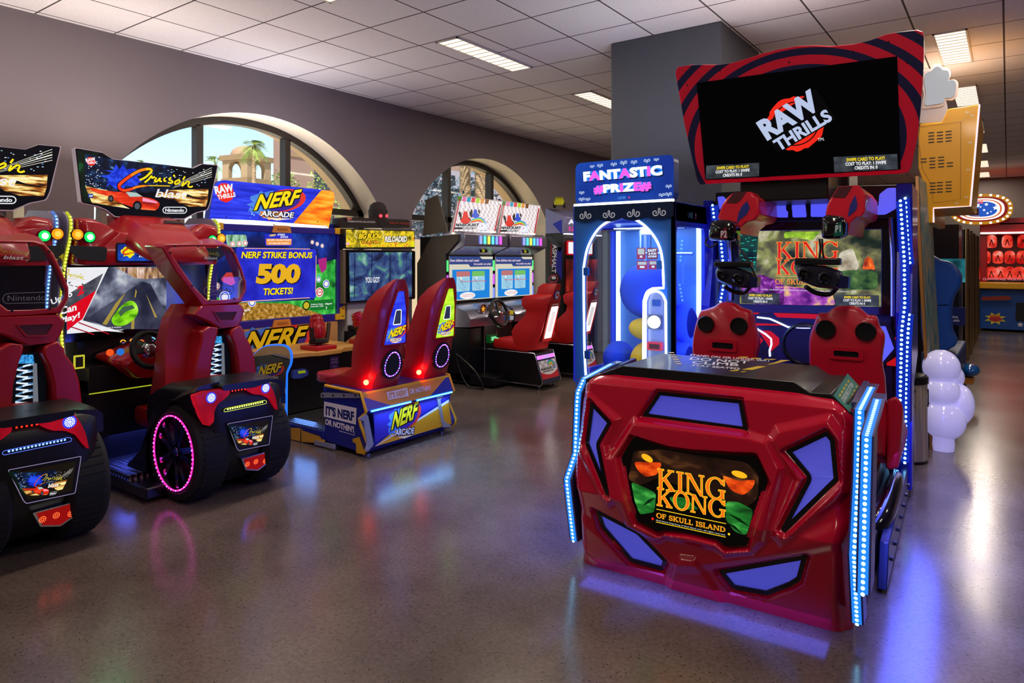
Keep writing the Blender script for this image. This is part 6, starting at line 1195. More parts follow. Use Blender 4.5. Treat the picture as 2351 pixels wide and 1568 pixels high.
    # two tall red seats
    fpt = [Q.X(*c4(*k), -.42) for k in ((1190, 22), (1060, 80), (995, 180), (990, 290), (960, 460), (905, 580), (900, 680), (920, 790))]
    rear = lambda z: -.02-(z-.65)*.162
    for ci, cx in enumerate((-.235, .385)):
        secs = [(.50, .20, .04, .60), (.55, .21, .03, .62), (.60, .20, .0, .40), (.66, .19, -.02, .27), (.75, .19, None, .268), (.86, .19, None, .25), (1.0, .185, None, .19), (1.12, .18, None, .14), (1.22, .165, None, .10), (1.30, .13, None, .02), (1.36, .085, None, -.07), (1.39, .05, None, -.11)]
        L = []
        for z, w, yr, yf in secs:
            yr = rear(z) if yr is None else yr
            L.append([(cx+w*a, yr+(yf-yr)*b, z) for a, b in ((-.72, 0), (-.2, -.03), (.2, -.03), (.72, 0), (.95, .14), (1.0, .45), (.96, .9), (.6, 1.0), (-.6, 1.0), (-.96, .9), (-1.0, .45), (-.95, .14))])
        m = MB(); m.loft(L, REDS); so = m.build('seat', REDS, t, smooth=40)
        m = MB(); L = [[(cx+.2*a*k, .15+b*.56, z) for a, b in rnd([(-1, 0), (1, 0), (1, .9), (.8, 1), (-.8, 1), (-1, .9)], .08, 3)] for z, k in ((.505, .9), (.52, 1.0), (.57, 1.0), (.585, .92))]; m.loft(L, REDS); m.build('seat_cushion', REDS, t, smooth=50)
        rp_ = Pl(Q, (0, -.032, .65), (1, 0, 0), (0, -.162, 1)); col = ('#1c2ae0', '#9adf12')[ci]; c2_ = ('#3a52ff', '#d0ff3a')[ci]
        wq = [(cx-.035, .655), (cx+.035, .655), (cx+.085, .5), (cx+.125, .22), (cx-.125, .22), (cx-.095, .45)]; wq = [(a, b) for a, b in wq]
        m = MB(); m.band(rp_, rnd([(cx+(a-cx)*1.1, .43+(b-.43)*1.06) for a, b in wq], .01, 2), rnd(wq, .01, 2), REDS, 0, .012); m.art(rp_, wq, noise_em('seat_panel_'+('blue', 'green')[ci], [(.35, col), (.65, c2_)], 5, (1, 1, 4), 2, 1.0), .003)
        hq = [(cx-.03, .5), (cx+.03, .5), (cx+.045, .38), (cx-.045, .38)]; m.art(rp_, rnd(hq, .012), pm('#5a6a72', .4), .005); m.stroke(rp_, rnd(hq, .012), .008, em('#f4f8e8', 1.3), .0056, closed=True)
        m.flat = True; nerf_logo(m, rp_, lambda a, b: (cx-.085+(a-515)*.00037, .27+(385-b)*.00042), .0003, .005); m.build('back_panel', None, so)
        oc = (cx-.0, .05); ov = [(oc[0]+.085*math.cos(q)*(1-.12*math.sin(q)), oc[1]+.10*math.sin(q)) for q in [2*PI*k/28 for k in range(28)]]
        m = MB(); m.slab(rp_, [(oc[0]+(a-oc[0])*1.4, oc[1]+(b-oc[1])*1.22) for a, b in ov], pm('#150a18', .5), -.01, .008); m.art(rp_, ov, pm('#0a0a0d', .7), .009); m.stroke(rp_, ov, .012, em('#5a3af0', 1.3), .0094, closed=True)
        cc = (em('#b8a8ff', 4), em('#ff5a7a', 3))
        for k in range(28): m.art(rp_, ell(*ov[k], .006, n=6), cc[k % 2], .0104)
        m.build('led_loop', None, so)
        m = MB(); m.ball((cx-.19, .06, .565), .022, mat=em('#ff6a4a', 7), n=14); m.build('marker_lamp', None, so); lamp('lamp_glow', t, (cx-.25, .0, .56), .5, (1, .03, .02), .06, .06, (0, -PI/2, 0))
    lamp('ceiling_fill', t, (0, 1.95, 2.3), UP*1.2, (.95, .92, 1), 1.0, .2, (PI, 0, 0))  # unseen lamp added on the cabinet top to light the ceiling
MATS_TREAD = bpy.data.materials['tread_plate']
build_shooter()
# ================================================================ hunting game by the window
def copy_tree(o, parent=None):
    c = o.copy(); COL.objects.link(c)
    if parent: c.parent = parent
    for ch in list(o.children): copy_tree(ch, c)
    return c
Bf = Fr(-5.65, 5.5, PI/2)
def build_hunter():
    t = thing('shooting_cabinet', 'dark upright hunting cabinet with yellow lit marquee and domed topper with red lights', 'arcade machine', Bf); Q = Bf
    z = lambda a, b: (780+a*.30151, 450+b*.30134); DK = pm('#14110f', .4); BR = pm('#6e5a44', .45)
    p = Pl(Q, (0, 0, 0), (1, 0, 0), (0, 0, 1)); V = lambda a, b: p.p(*z(a, b))
    m = MB(); q = [V(*k) for k in ((30, 408), (572, 405), (572, 790), (30, 822))]; x0, x1 = q[0][0], q[1][0]; zs0, zs1 = q[3][1], q[0][1]
    m.box(x0, .0, zs0, x1, .14, zs1, BR); mon = m.build('monitor', BR, t, bevel=.006)
    m = MB(); m.slab(p, rect(x0+.03, zs0+.01, x1-.0, zs1-.01), pm('#0a0a0c', .2), -.01, .006); s_ = [V(*k) for k in ((68, 430), (545, 428), (545, 768), (75, 802))]
    m.slab(p, s_, noise_em('forest_stream', [(.3, '#12162e'), (.44, '#2a3f7a'), (.55, '#4a6a9a'), (.63, '#5fae8a'), (.74, '#c8d8ee')], 5, (1, 1, 1.5), 8, .8, .8), .006, .008)
    for a in (110, 240, 375, 385, 505): m.stroke(p, [V(a, 432), V(a-2, 780)], .012 if a != 505 else .006, em('#1a1f4a', .7), .009)
    m.flat = True; m.text(p, 'YOU GOT', z(190, 662), z(300, 660), z(190, 618), WHT, .0095, .02); sc = m.build('screen', None, t)
    pf = Pl(Q, (0, -.03, 0), (1, 0, 0), (0, 0, 1)); W_ = lambda a, b: pf.p(*z(a, b))
    m = MB(); mq = [W_(*k) for k in ((40, 402), (572, 402), (572, 262), (40, 248))]; m.slab(pf, mq, DK, -.3, 0); mo = m.build('marquee', DK, t, bevel=.006)
    m = MB(); m.flat = True; m.art(pf, [W_(*k) for k in ((48, 392), (568, 388), (566, 270), (48, 256))], noise_em('autumn_forest', [(.3, '#3a3208'), (.44, '#a89414'), (.55, '#f0d022'), (.66, '#c8641a'), (.78, '#f8f4b0')], 14, s=1.15), .001)
    G_ = em('#f6d21e', 1); kk = em('#181004', 1)
    m.art(pf, rnd([W_(*k) for k in ((545, 350), (568, 348), (568, 388), (543, 388))], .004), em('#e8e41a', 1), .0015)
    for s2, a, b, c, col in (('BIG BUCK', (140, 328), (305, 325), (148, 285), G_), ('HUNTER', (168, 362), (298, 362), (170, 342), em('#f0a82a', 1)), ('RELOADED', (342, 352), (510, 350), (344, 306), em('#f4f0e0', 1))):
        for d in (-4, 4): m.text(pf, s2, z(a[0]+d, a[1]+d), z(b[0]+d, b[1]+d), z(c[0]+d, c[1]+d), kk, .002, .06)
        m.text(pf, s2, z(*a), z(*b), z(*c), col, .0026, .05)
    raw_logo(m, pf, W_(60, 365), .022, .002, WHT, REDE, .3)
    for s3 in (-1, 1):
        xc = 225+s3*92; m.stroke(pf, [W_(*k) for k in catmull([(xc, 325), (xc+s3*18, 300), (xc+s3*10, 272), (xc-s3*6, 262)], 4)], .008, em('#f4e8b0', 1), .003)
    m.build('artwork', None, mo)
    m = MB(); m.slab(pf, rnd([W_(*k) for k in ((38, 240), (560, 240), (560, 185), (540, 178), (60, 160), (40, 170))], .01), pm('#1f1712', .4), -.2, -.06); top = m.build('topper_board', None, t); pt = Pl(Q, (0, .025, 0), (1, 0, 0), (0, 0, 1))
    m = MB(); m.flat = True; m.text(pt, 'TERMINATOR SALVATION', z(52, 200), z(266, 206), z(52, 186), pm('#c8c2bc', .4), .008, .02); m.text(pt, 'DELTA MISSION', z(375, 212), z(535, 220), z(375, 197), pm('#a03018', .4), .008, .02); m.apx(pt, [z(50, 165), z(88, 167), z(88, 182), z(50, 180)], pm('#c02020', .4), .007); m.text(pt, 'NEW', z(56, 178), z(84, 179), z(56, 169), pm('#f0e0d0', .4), .008, .02); m.build('lettering', None, top)
    # plain domed topper with two red lights
    u0, v0 = pt.p(*z(325, 240)); u1, v1 = pt.p(*z(325, 42)); r_ = abs(pt.p(*z(380, 150))[0]-pt.p(*z(272, 150))[0])/2
    m = MB(); m.lathe([(r_*.8, v0), (r_*.92, v0+.08), (r_, v0+.2), (r_*.98, v1-.12), (r_*.8, v1-.04), (r_*.45, v1-.008), (0, v1)], (u0, .10, 0), 'z', 24, mat_wall('dark_rough_plastic', '#241a17', .8)); do = m.build('topper_dome', None, t, smooth=60)
    m = MB()
    for a in (300, 344): uu, vv = pt.p(*z(a, 152)); m.ball((uu, .10-r_*.9, vv), .019, mat=em('#ff3038', 4), n=12)
    m.build('red_light', None, do)
    m = MB(); m.box(x0+.1, .05, .0, x1-.1, .42, zs0-.0, pm('#b8b2ac', .5)); cb = m.build('cabinet', None, t, bevel=.01); m = MB(); m.box(x0+.05, -.02, .0, x1-.05, .05, .78, DK); fp = m.build('front_panel', DK, t); pp = Pl(Q, (0, -.022, 0), (1, 0, 0), (0, 0, 1)); m = MB(); m.flat = True
    m.text_uv(pp, 'BIG BUCK', (-.4, .52), (.42, .52), (-.4, .66), pm('#e8b82a', .4), .001, .05); m.text_uv(pp, 'HUNTER', (-.3, .36), (.36, .36), (-.3, .48), pm('#e8902a', .4), .001, .05); m.build('lettering', None, fp)
    m = MB(); m.box(x0+.1, -.18, .78, x1-.1, .06, .84, DK); cp = m.build('control_shelf', DK, t, bevel=.01)
    for xx, c in ((-.25, '#1f5f2a'), (.25, '#c85a14')):
        m = MB(); m.tube([(xx, -.2, .62), (xx, -.16, .9), (xx+.02, -.13, 1.08)], [.022, .02, .014], pm(c, .4), 10); m.tube([(xx, -.2, .62), (xx, -.26, .56)], .025, pm(c, .4), 10); m.build('gun', None, t, smooth=50)
build_hunter()

# ================================================================ twin kart cabinets
Kf = Fr(-4.4, 7.08, PI/2)
def build_kart(label):
    t = thing('kart_cabinet', label, 'arcade machine', Kf, group=None); Q = Kf
    z = lambda a, b: (960+a*.32371, 430+b*.32366); w = lambda a, b: (1000+a*.3125, 630+b*.3125)
    SIL = pm('#9a97a8', .25, .75); BLK = pm('#0a0a0c', .35); BRN = pm('#4e4436', .5); KRED = pm('#c01414', .42)
    p = Pl(Q, (0, 1.2, 0), (1, 0, 0), (0, 0, 1)); V = lambda a, b: p.p(*z(a, b))
    # side boards and body
    ps = Pl(Q, (-.5, 0, 0), (0, 1, 0), (0, 0, 1)); so = [ps.p(*z(*k)) for k in ((283, 335), (285, 392), (205, 480), (192, 520), (190, 800), (20, 700), (18, 540), (118, 370))]
    side = [(1.02, 1.86), (1.02, 1.78), (1.2, 1.62), (1.22, 1.0), (1.2, .1), (1.7, .1), (1.7, 1.5), (1.45, 1.84)]
    for x in (-.5, .44):
        m = MB(); m.prism(side, 'x', x, x+.025, BRN); m.build('side_board', BRN, t)
    m = MB(); m.box(-.47, 1.24, .1, .44, 1.68, 1.84, BLK); m.build('cabinet', BLK, t, bevel=.008)
    # silver hood with coloured lights
    hz = V(400, 335)[1]; m = MB(); L = [[(x, y, zz) for y, zz in ((.93, 1.72), (.93, 1.87), (1.0, 1.90), (1.3, 1.90), (1.3, 1.60), (1.2, 1.60))] for x in (-.47, -.40, .37, .44)]
    m.loft(L, SIL); ho = m.build('hood', SIL, t, bevel=.012)
    fp = Pl(Q, (0, .925, 0), (1, 0, 0), (0, 0, 1))
    for k, c in enumerate(('#8f9cff', '#5ae8e0', '#d8f05a', '#5ad8f0', '#7aa0ff', '#f05af0')):
        x = -.16+k*.085; m = MB(); m.slab(fp, rnd(rect(x-.019, 1.745, x+.019, 1.85), .012), em(c, 1.5), 0, .008); m.build('coloured_lamp', None, ho)
    m = MB(); m.slab(fp, rect(.0, 1.64, .14, 1.70), pm('#15121a', .3), -.14, -.12); m.slab(fp, ell(.05, 1.67, .025), em('#d8d01a', .6), -.12, -.115); m.build('camera_panel', None, ho)
    # marquee board
    mp = Pl(Q, (0, 1.12, 1.93), (1, 0, 0), (0, .12, .42)); A = lambda a, b: mp.p(*z(a, b)); q = [A(*k) for k in ((232, 335), (548, 325), (603, 98), (290, 58))]
    m = MB(); m.slab(mp, q, pm('#d8d6da', .4), -.03, 0); mo = m.build('marquee', None, t)
    m = MB(); chk, nt, o = new_mat('silver_checks'); N = nt.nodes.new; tc = N('ShaderNodeTexCoord'); ck = N('ShaderNodeTexChecker'); bs = N('ShaderNodeBsdfPrincipled'); ck.inputs['Scale'].default_value = 22; ck.inputs[1].default_value = lin('#eceaf0'); ck.inputs[2].default_value = lin('#b9b6c0')
    mpn = N('ShaderNodeMapping'); mpn.inputs['Location'].default_value = (.013, .0131, .017); nt.links.new(tc.outputs['Object'], mpn.inputs[0]); nt.links.new(mpn.outputs[0], ck.inputs[0]); nt.links.new(ck.outputs[0], bs.inputs['Base Color']); nt.links.new(ck.outputs[0], bs.inputs['Emission Color']); bs.inputs['Emission Strength'].default_value = .6; nt.links.new(bs.outputs[0], o.inputs[0])
    m.art(mp, [A(*k) for k in ((240, 328), (545, 318), (598, 104), (294, 66))], chk, .001)
    for k, c in enumerate(('#3a8a2a', '#f07ab0', '#2aa0c8', '#e8404a', '#b8e02a', '#f0a04a', '#7a4a1a')):
        a, b = 297+k*32, 78+k*3.6; m.apx(mp, [z(a-12, b-16), z(a+14, b-13), z(a+8, b+20), z(a-18, b+17)], em(c, .85), .0016, .004)
    m.apx(mp, [z(242, 322), z(250, 322), z(300, 80), z(292, 80)], em('#c8142a', .8), .0018); m.apx(mp, [z(536, 318), z(546, 318), z(590, 120), z(580, 120)], em('#c8142a', .8), .0018)
    for (a, b, s_, c) in ((335, 205, 1.0, '#e0281a'), (405, 180, .7, '#1f4ad0')):
        for d in (-38, 38): m.art(mp, ell(*A(a+d*s_, b-12*s_), .03*s_, .042*s_), em('#0c0c10', 1), .002)
        for d in (-30, 30): m.art(mp, ell(*A(a+d*s_, b+24*s_), .026*s_, .03*s_), em('#0c0c10', 1), .002)
        m.art(mp, [A(a+k[0]*s_, b+k[1]*s_) for k in ((-12, -34), (12, -34), (18, -8), (24, 14), (36, 26), (30, 46), (0, 56), (-30, 46), (-36, 26), (-24, 14), (-18, -8))], em(c, .95), .0025)
    for k, c in enumerate(('#3a6ad8', '#3ac8d0', '#58c83a', '#f0e03a', '#f08a2a', '#e03a2a')):
        pts = catmull([(362+k*2, 250-k*0), (400, 222+k*4), (440, 216+k*5), (470-k*3, 236+k*5), (480-k*6, 262+k*3)], 5); m.stroke(mp, [A(*q_) for q_ in pts], .013, em(c, .95), .003+k*.0001)
    m.flat = True; m.text(mp, 'MARIOKART', z(262, 278), z(425, 278), z(270, 256), em('#2a3a40', 1), .004, .05); m.apx(mp, [z(258, 284), z(410, 284), z(402, 298), z(254, 298)], em('#18181c', 1), .0036); m.text(mp, 'ARCADE GP', z(310, 296), z(405, 296), z(312, 286), WHT, .0042, .03); m.text(mp, 'DX', z(432, 302), z(490, 302), z(440, 252), em('#e8f0ff', 1), .0046, .08); m.stroke(mp, [A(*q_) for q_ in ((428, 308), (488, 308), (500, 248), (440, 248))], .004, em('#3a4ab0', 1), .004, closed=True)
    m.apx(mp, [z(238, 332), z(546, 324), z(550, 312), z(242, 320)], em('#fff8d0', 2.2), .003); m.build('artwork', None, mo)
    m = MB(); m.prism([(1.14, 1.9), (1.30, 2.36), (1.5, 2.3), (1.55, 1.85)], 'x', q[0][0]-.02, q[0][0]-.005, BRN); m.build('marquee_side', BRN, t)
    # screen and LED bars
    xl, zt = V(220, 490); xr, zb_ = V(528, 785); m = MB(); m.slab(p, rect(xl-.06, zb_-.04, xr+.03, zt+.04), BLK, -.02, 0); sf = m.build('screen_frame', BLK, t)
    m = MB(); m.slab(p, rect(xl, zb_, xr, zt), em('#e8e2cc', .85), 0, .003); P2 = lambda u, v: (xl+(xr-xl)*u, zb_+(zt-zb_)*v)
    m.art(p, [P2(0, .82), P2(.42, .82), P2(.46, .76), P2(1, .76), P2(1, .94), P2(.74, .94), P2(.68, 1), P2(0, 1)], em('#3a4c8a', .9), .004); m.art(p, rect(*P2(.06, .02), *P2(.92, .7)), em('#1f86e0', .95), .004); 
    for u in (.15, .5): m.art(p, rnd(rect(*P2(u, .2), *P2(u+.3, .66)), .02), em('#9fd6f0', .9), .0048); m.art(p, rnd(rect(*P2(u, .54), *P2(u+.3, .66)), .015), em(('#c87a7a', '#7ac86a')[u > .3], .9), .0052); m.stroke(p, [P2(u+.06, .5), P2(u+.14, .36), P2(u+.2, .3), P2(u+.1, .26), P2(u+.22, .22)], .006, em('#5a6ab0', .9), .0056); m.art(p, ell(*P2(u+.1, .5), .02), em('#f4f4f8', .9), .0056); m.stroke(p, rnd(rect(*P2(u+.02, .24), *P2(u+.28, .52)), .02), .004, em('#e8f4fa', .9), .0054, closed=True)
    m.art(p, ell(*P2(.4, .1), .16, .045), em('#f6f2f4', 1), .0056); m.flat = True
    for s_, a, b, c, col in (("Even children who can't reach", (.02, .88), (.66, .88), (.02, .94), '#f0d8e8'), ('the pedals can play!', (.54, .79), (.95, .79), (.54, .85), '#f0d8e8'), ('Please ask for player seat cover', (.24, .4), (.84, .4), (.24, .45), '#d03a4a'), ('You sit all over here?', (.28, .11), (.54, .11), (.28, .135), '#c8404a'), ('No pedals to be needed', (.26, .07), (.54, .07), (.26, .095), '#c8404a')): m.text_uv(p, s_, P2(*a), P2(*b), P2(*c), em(col, 1), .006, .02)
    m.build('screen', None, t)
    for x in (xl-.035, xr+.012):
        for k, c in enumerate(('#5af07a', '#c05af0', '#7a8cff')):
            m = MB(); v0 = zt-.05-(zt-zb_)*.33*k; m.slab(p, rect(x-.014, v0-.14, x+.014, v0), em(c, 1.4), 0, .006); m.build('led_bar', None, sf)
    # silver dash and wheel
    m = MB(); L = [[(x, .80+yy+abs(x)*.14, zz) for yy, zz in ((0, .72), (-.02, .82), (.04, .90), (.2, .96), (.42, .99), (.42, .70))] for x in (-.47, -.42, -.2, 0, .2, .40, .44)]; m.loft(L, SIL); da = m.build('dashboard', SIL, t, smooth=35)
    dp = Pl(Q, (0, .82, .86), (1, 0, 0), (0, .05, .08))
    for x in (-.2, -.04, .12): m = MB(); m.lathe([(.075, .03), (.075, -.01), (.06, -.015), (.055, .0), (0, .0)], (x, .86, .93), 'y', 24, SIL); m.lathe([(.055, -.002), (0, -.002)], (x, .86, .93), 'y', 24, em('#5a1a0a', .7)); pz = Pl(Q, (x, .855, .93), (1, 0, 0), (0, 0, 1)); m.art(pz, [(r_*math.cos(PI/2+PI*k/5), r_*math.sin(PI/2+PI*k/5)) for k, r_ in [(k, .045 if k % 2 == 0 else .02) for k in range(10)]], em('#f0a82a', 1), .001); m.build('star_gauge', None, da)
    for x, c in ((.26, '#b03a2a'), (.34, '#d8c02a'), (.26, '#3a6ab0'), (.34, '#c8c8d0')): m = MB(); m.box(x-.03, .79, .76+(.07 if c in ('#b03a2a', '#d8c02a') else 0), x+.03, .83, .81+(.07 if c in ('#b03a2a', '#d8c02a') else 0), em(c, .5)); m.build('item_button', None, da)
    tl = Matrix.Translation((-.1, .68, .88)) @ Matrix.Rotation(-.3, 4, 'X'); m = MB(); m.torus((0, 0, 0), .165, .021, 'y', 36, 10, None, tl); sw = m.build('steering_wheel', BLK, t, smooth=60); m = MB()
    for an in (.1, PI-.1, -PI/2): m.box(.03, -.01, -.022, .16, .01, .022, BLK, tl @ Matrix.Rotation(an, 4, 'Y'))
    m.build('spoke', BLK, sw); m = MB(); m.lathe([(0, -.03), (.04, -.025), (.05, .01)], (0, 0, 0), 'y', 20, CHROME, tl); m.build('hub', CHROME, sw, smooth=50); m = MB(); m.tube([(-.1, .7, .88), (-.1, .85, .84)], .03, BLK, 10); m.build('steering_column', BLK, sw)
    m = MB(); m.box(-.2, .84, .14, .06, .87, .72, pm('#101014', .3)); col = m.build('centre_post', None, t); m = MB()
    for x in (-.2, .06): m.tube([(x, .835, .14), (x, .835, .70)], .008, CHROME, 8)
    m.build('chrome_trim', CHROME, col); m = MB(); m.box(-.16, .78, .5, .0, .845, .6, pm('#14802e', .4)); m.box(-.13, .776, .53, -.03, .781, .58, em('#7ae8a0', .9)); cr = m.build('card_reader', None, t, bevel=.006); lamp('reader_glow', t, (-.08, .75, .56), .35, (.1, 1, .3), .1, .1, (-PI/2, 0, 0))
    m = MB(); m.box(-.46, .86, .05, .44, 1.25, .70, BLK); m.build('front_panel', BLK, t); m = MB(); m.box(-.46, .5, .03, .44, 1.2, .14, BLK); m.build('platform', BLK, t, bevel=.006)
    # seat box with chrome edge
    x0, x1 = -.2, .22; sb = [(.0, .06), (-.02, .1), (.09, .43), (.86, .43), (.86, .06)]
    m = MB(); m.prism(sb, 'x', x0, x1, pm('#0c0b0e', .3, 0, .2)); bo = m.build('seat_box', None, t)
    for x in (x0, x1): m = MB(); m.tube([(x, .86, .433), (x, .09, .433), (x, -.022, .1), (x, .0, .058), (x, .86, .058)], .007, CHROME, 8); m.build('chrome_trim', CHROME, bo, smooth=50)
    pr = Pl(Q, (0, -.022, .1), (1, 0, 0), (0, .11, .33)); m = MB(); m.flat = True; xa, xb = x0+.02, x1-.02
    m.art(pr, rect(xa, -.02, xb, .04), pm('#141a3a', .4), .001); m.art(pr, rect(xa, .03, xb, .12), pm('#c8182a', .4), .0012); m.art(pr, [(xa, .12)]+[(xa+(xb-xa)*k/10, .12-.05*math.sin(PI*k/10)*0-.045*math.sin(PI*k/10)) for k in range(11)]+[(xb, .25), (xa, .25)], pm('#e6e4ea', .4), .0016)
    for i in range(6):
        for j in range(2):
            if (i+j) % 2: m.art(pr, rect(xa+i*.06, .17+j*.04, xa+i*.06+.06, .21+j*.04), pm('#b4b0ba', .4), .002)
    for k, c in enumerate(('#2a5ad0', '#3ac8d0', '#58c83a', '#f0e03a', '#e05a2a')): m.stroke(pr, [(.08+(.085-k*.012)*math.cos(q_), .16+(.085-k*.012)*math.sin(q_)) for q_ in [.3+2.3*i/10 for i in range(11)]], .012, pm(c, .4), .0026)
    m.text_uv(pr, 'MARIOKART', (xa+.02, .135), (.1, .135), (xa+.02, .165), pm('#20242a', .4), .003, .05); m.text_uv(pr, 'ARCADE GP', (xa+.04, .11), (.1, .11), (xa+.04, .128), pm('#20242a', .4), .003, .04); m.text_uv(pr, 'DX', (.11, .135), (.17, .135), (.115, .18), pm('#2a4ab0', .4), .003, .06); m.build('rear_print', None, bo)
    m = MB(); m.slab(pr, rnd(rect(xa+.0, .27, xb, .315), .01), noise_em('colour_shift_lamp', [(.4, '#3ad8f0'), (.5, '#b080ff'), (.6, '#f060d0')], 2.2, s=1.6), 0, .01); m.build('rear_lamp', None, bo)
    for x, y in ((x0+.05, .06), (x1-.05, .06), (x0+.05, .8), (x1-.05, .8)): m = MB(); m.lathe([(0, 0), (.024, 0), (.024, .01), (.01, .016), (.01, .06)], (x, y, 0), 'z', 12, STEEL); m.build('levelling_foot', STEEL, t)
    # red bucket seat
    ss = Pl(Q, (-.19, 0, 0), (0, 1, 0), (0, 0, 1)); S_ = lambda pts: [ss.p(*w(*k)) for k in pts]
    fr_ = S_(((742, 70), (715, 95), (708, 145), (640, 160), (622, 180), (628, 235), (652, 262), (640, 310), (575, 380), (558, 420), (572, 500), (600, 550)))
    L = []
    for (y, zz), hw in zip(fr_, (.06, .09, .10, .17, .185, .185, .17, .175, .2, .21, .21, .2)):
        yr = .10-(zz-.45)*.27+(.03 if zz < .55 else 0); L.append([(.01+hw*a, yr+(max(y, yr+.03)-yr)*b, zz) for a, b in ((-.7, 0), (.7, 0), (.97, .2), (1, .6), (.95, 1), (.5, .75), (-.5, .75), (-.95, 1), (-1, .6), (-.97, .2))])
    m = MB(); m.loft(L[::-1], KRED); sk = m.build('seat_back', KRED, t, smooth=45)
    m = MB(); m.loft([[(.01+.2*a*k, .2+b*.52, zz+(.02 if b > .6 else 0)) for a, b in rnd([(-1, 0), (1, 0), (.95, 1), (-.95, 1)], .1, 3)] for zz, k in ((.44, .95), (.455, 1), (.53, 1.0), (.55, .92))], KRED); m.build('seat_cushion', KRED, t, smooth=50)
    rp = Pl(Q, (0, .092, .45), (1, 0, 0), (0, -.27, 1)); m = MB(); m.slab(rp, rnd(rect(-.1, .12, .12, .60), .02), pm('#a01010', .4), .0, .012); m.art(rp, rnd(rect(-.07, .16, .09, .56), .01), em('#fff4f0', 1.5), .013)
    m.art(rp, rnd(rect(-.035, .24, .055, .50), .02), em('#e8d8d8', 1.1), .014); m.flat = True; m.text_uv(rp, 'GP DX', (-.06, .575), (.08, .575), (-.06, .592), pm('#f0e8e8', .4), .013, .04); m.build('back_lamp', None, sk)
    m = MB(); m.slab(rp, ell(.01, .70, .052), pm('#1a4ab8', .4), .0, .008); m.art(rp, ell(.01, .70, .042), pm('#f0f0f4', .4), .009); m.flat = True; m.text_uv(rp, 'M', (-.017, .68), (.037, .68), (-.014, .722), pm('#d01a1a', .4), .01, .06); m.build('badge', None, sk)
    lamp('lamp_glow', t, (.01, -.12, .72), .8, (1, .85, .8), .15, .3, (-PI/2, 0, PI)); return t
k1 = build_kart('kart racing cabinet with full red bucket seat in view, next to the hunting cabinet')
k2 = copy_tree(k1); k2.location.y += .975; k2['label'] = 'kart racing cabinet farther from the hunting cabinet, its seat half hidden by the claw machine'
for k_ in (k1, k2): k_['group'] = 'twin kart cabinets'
cb = MB(); cb.tube(catmull([(-5.45, 6.42, .75), (-5.36, 6.46, .55), (-5.34, 6.47, .3), (-5.2, 6.5, .03), (-5.0, 6.52, .012), (-4.95, 6.46, .08), (-5.05, 6.42, .25), (-5.3, 6.4, .42)], 8), .012, BLACK, 8)
tag(cb.build('cable', BLACK, None, smooth=60), 'black cable looping down to the floor beside the first kart cabinet', 'cable')

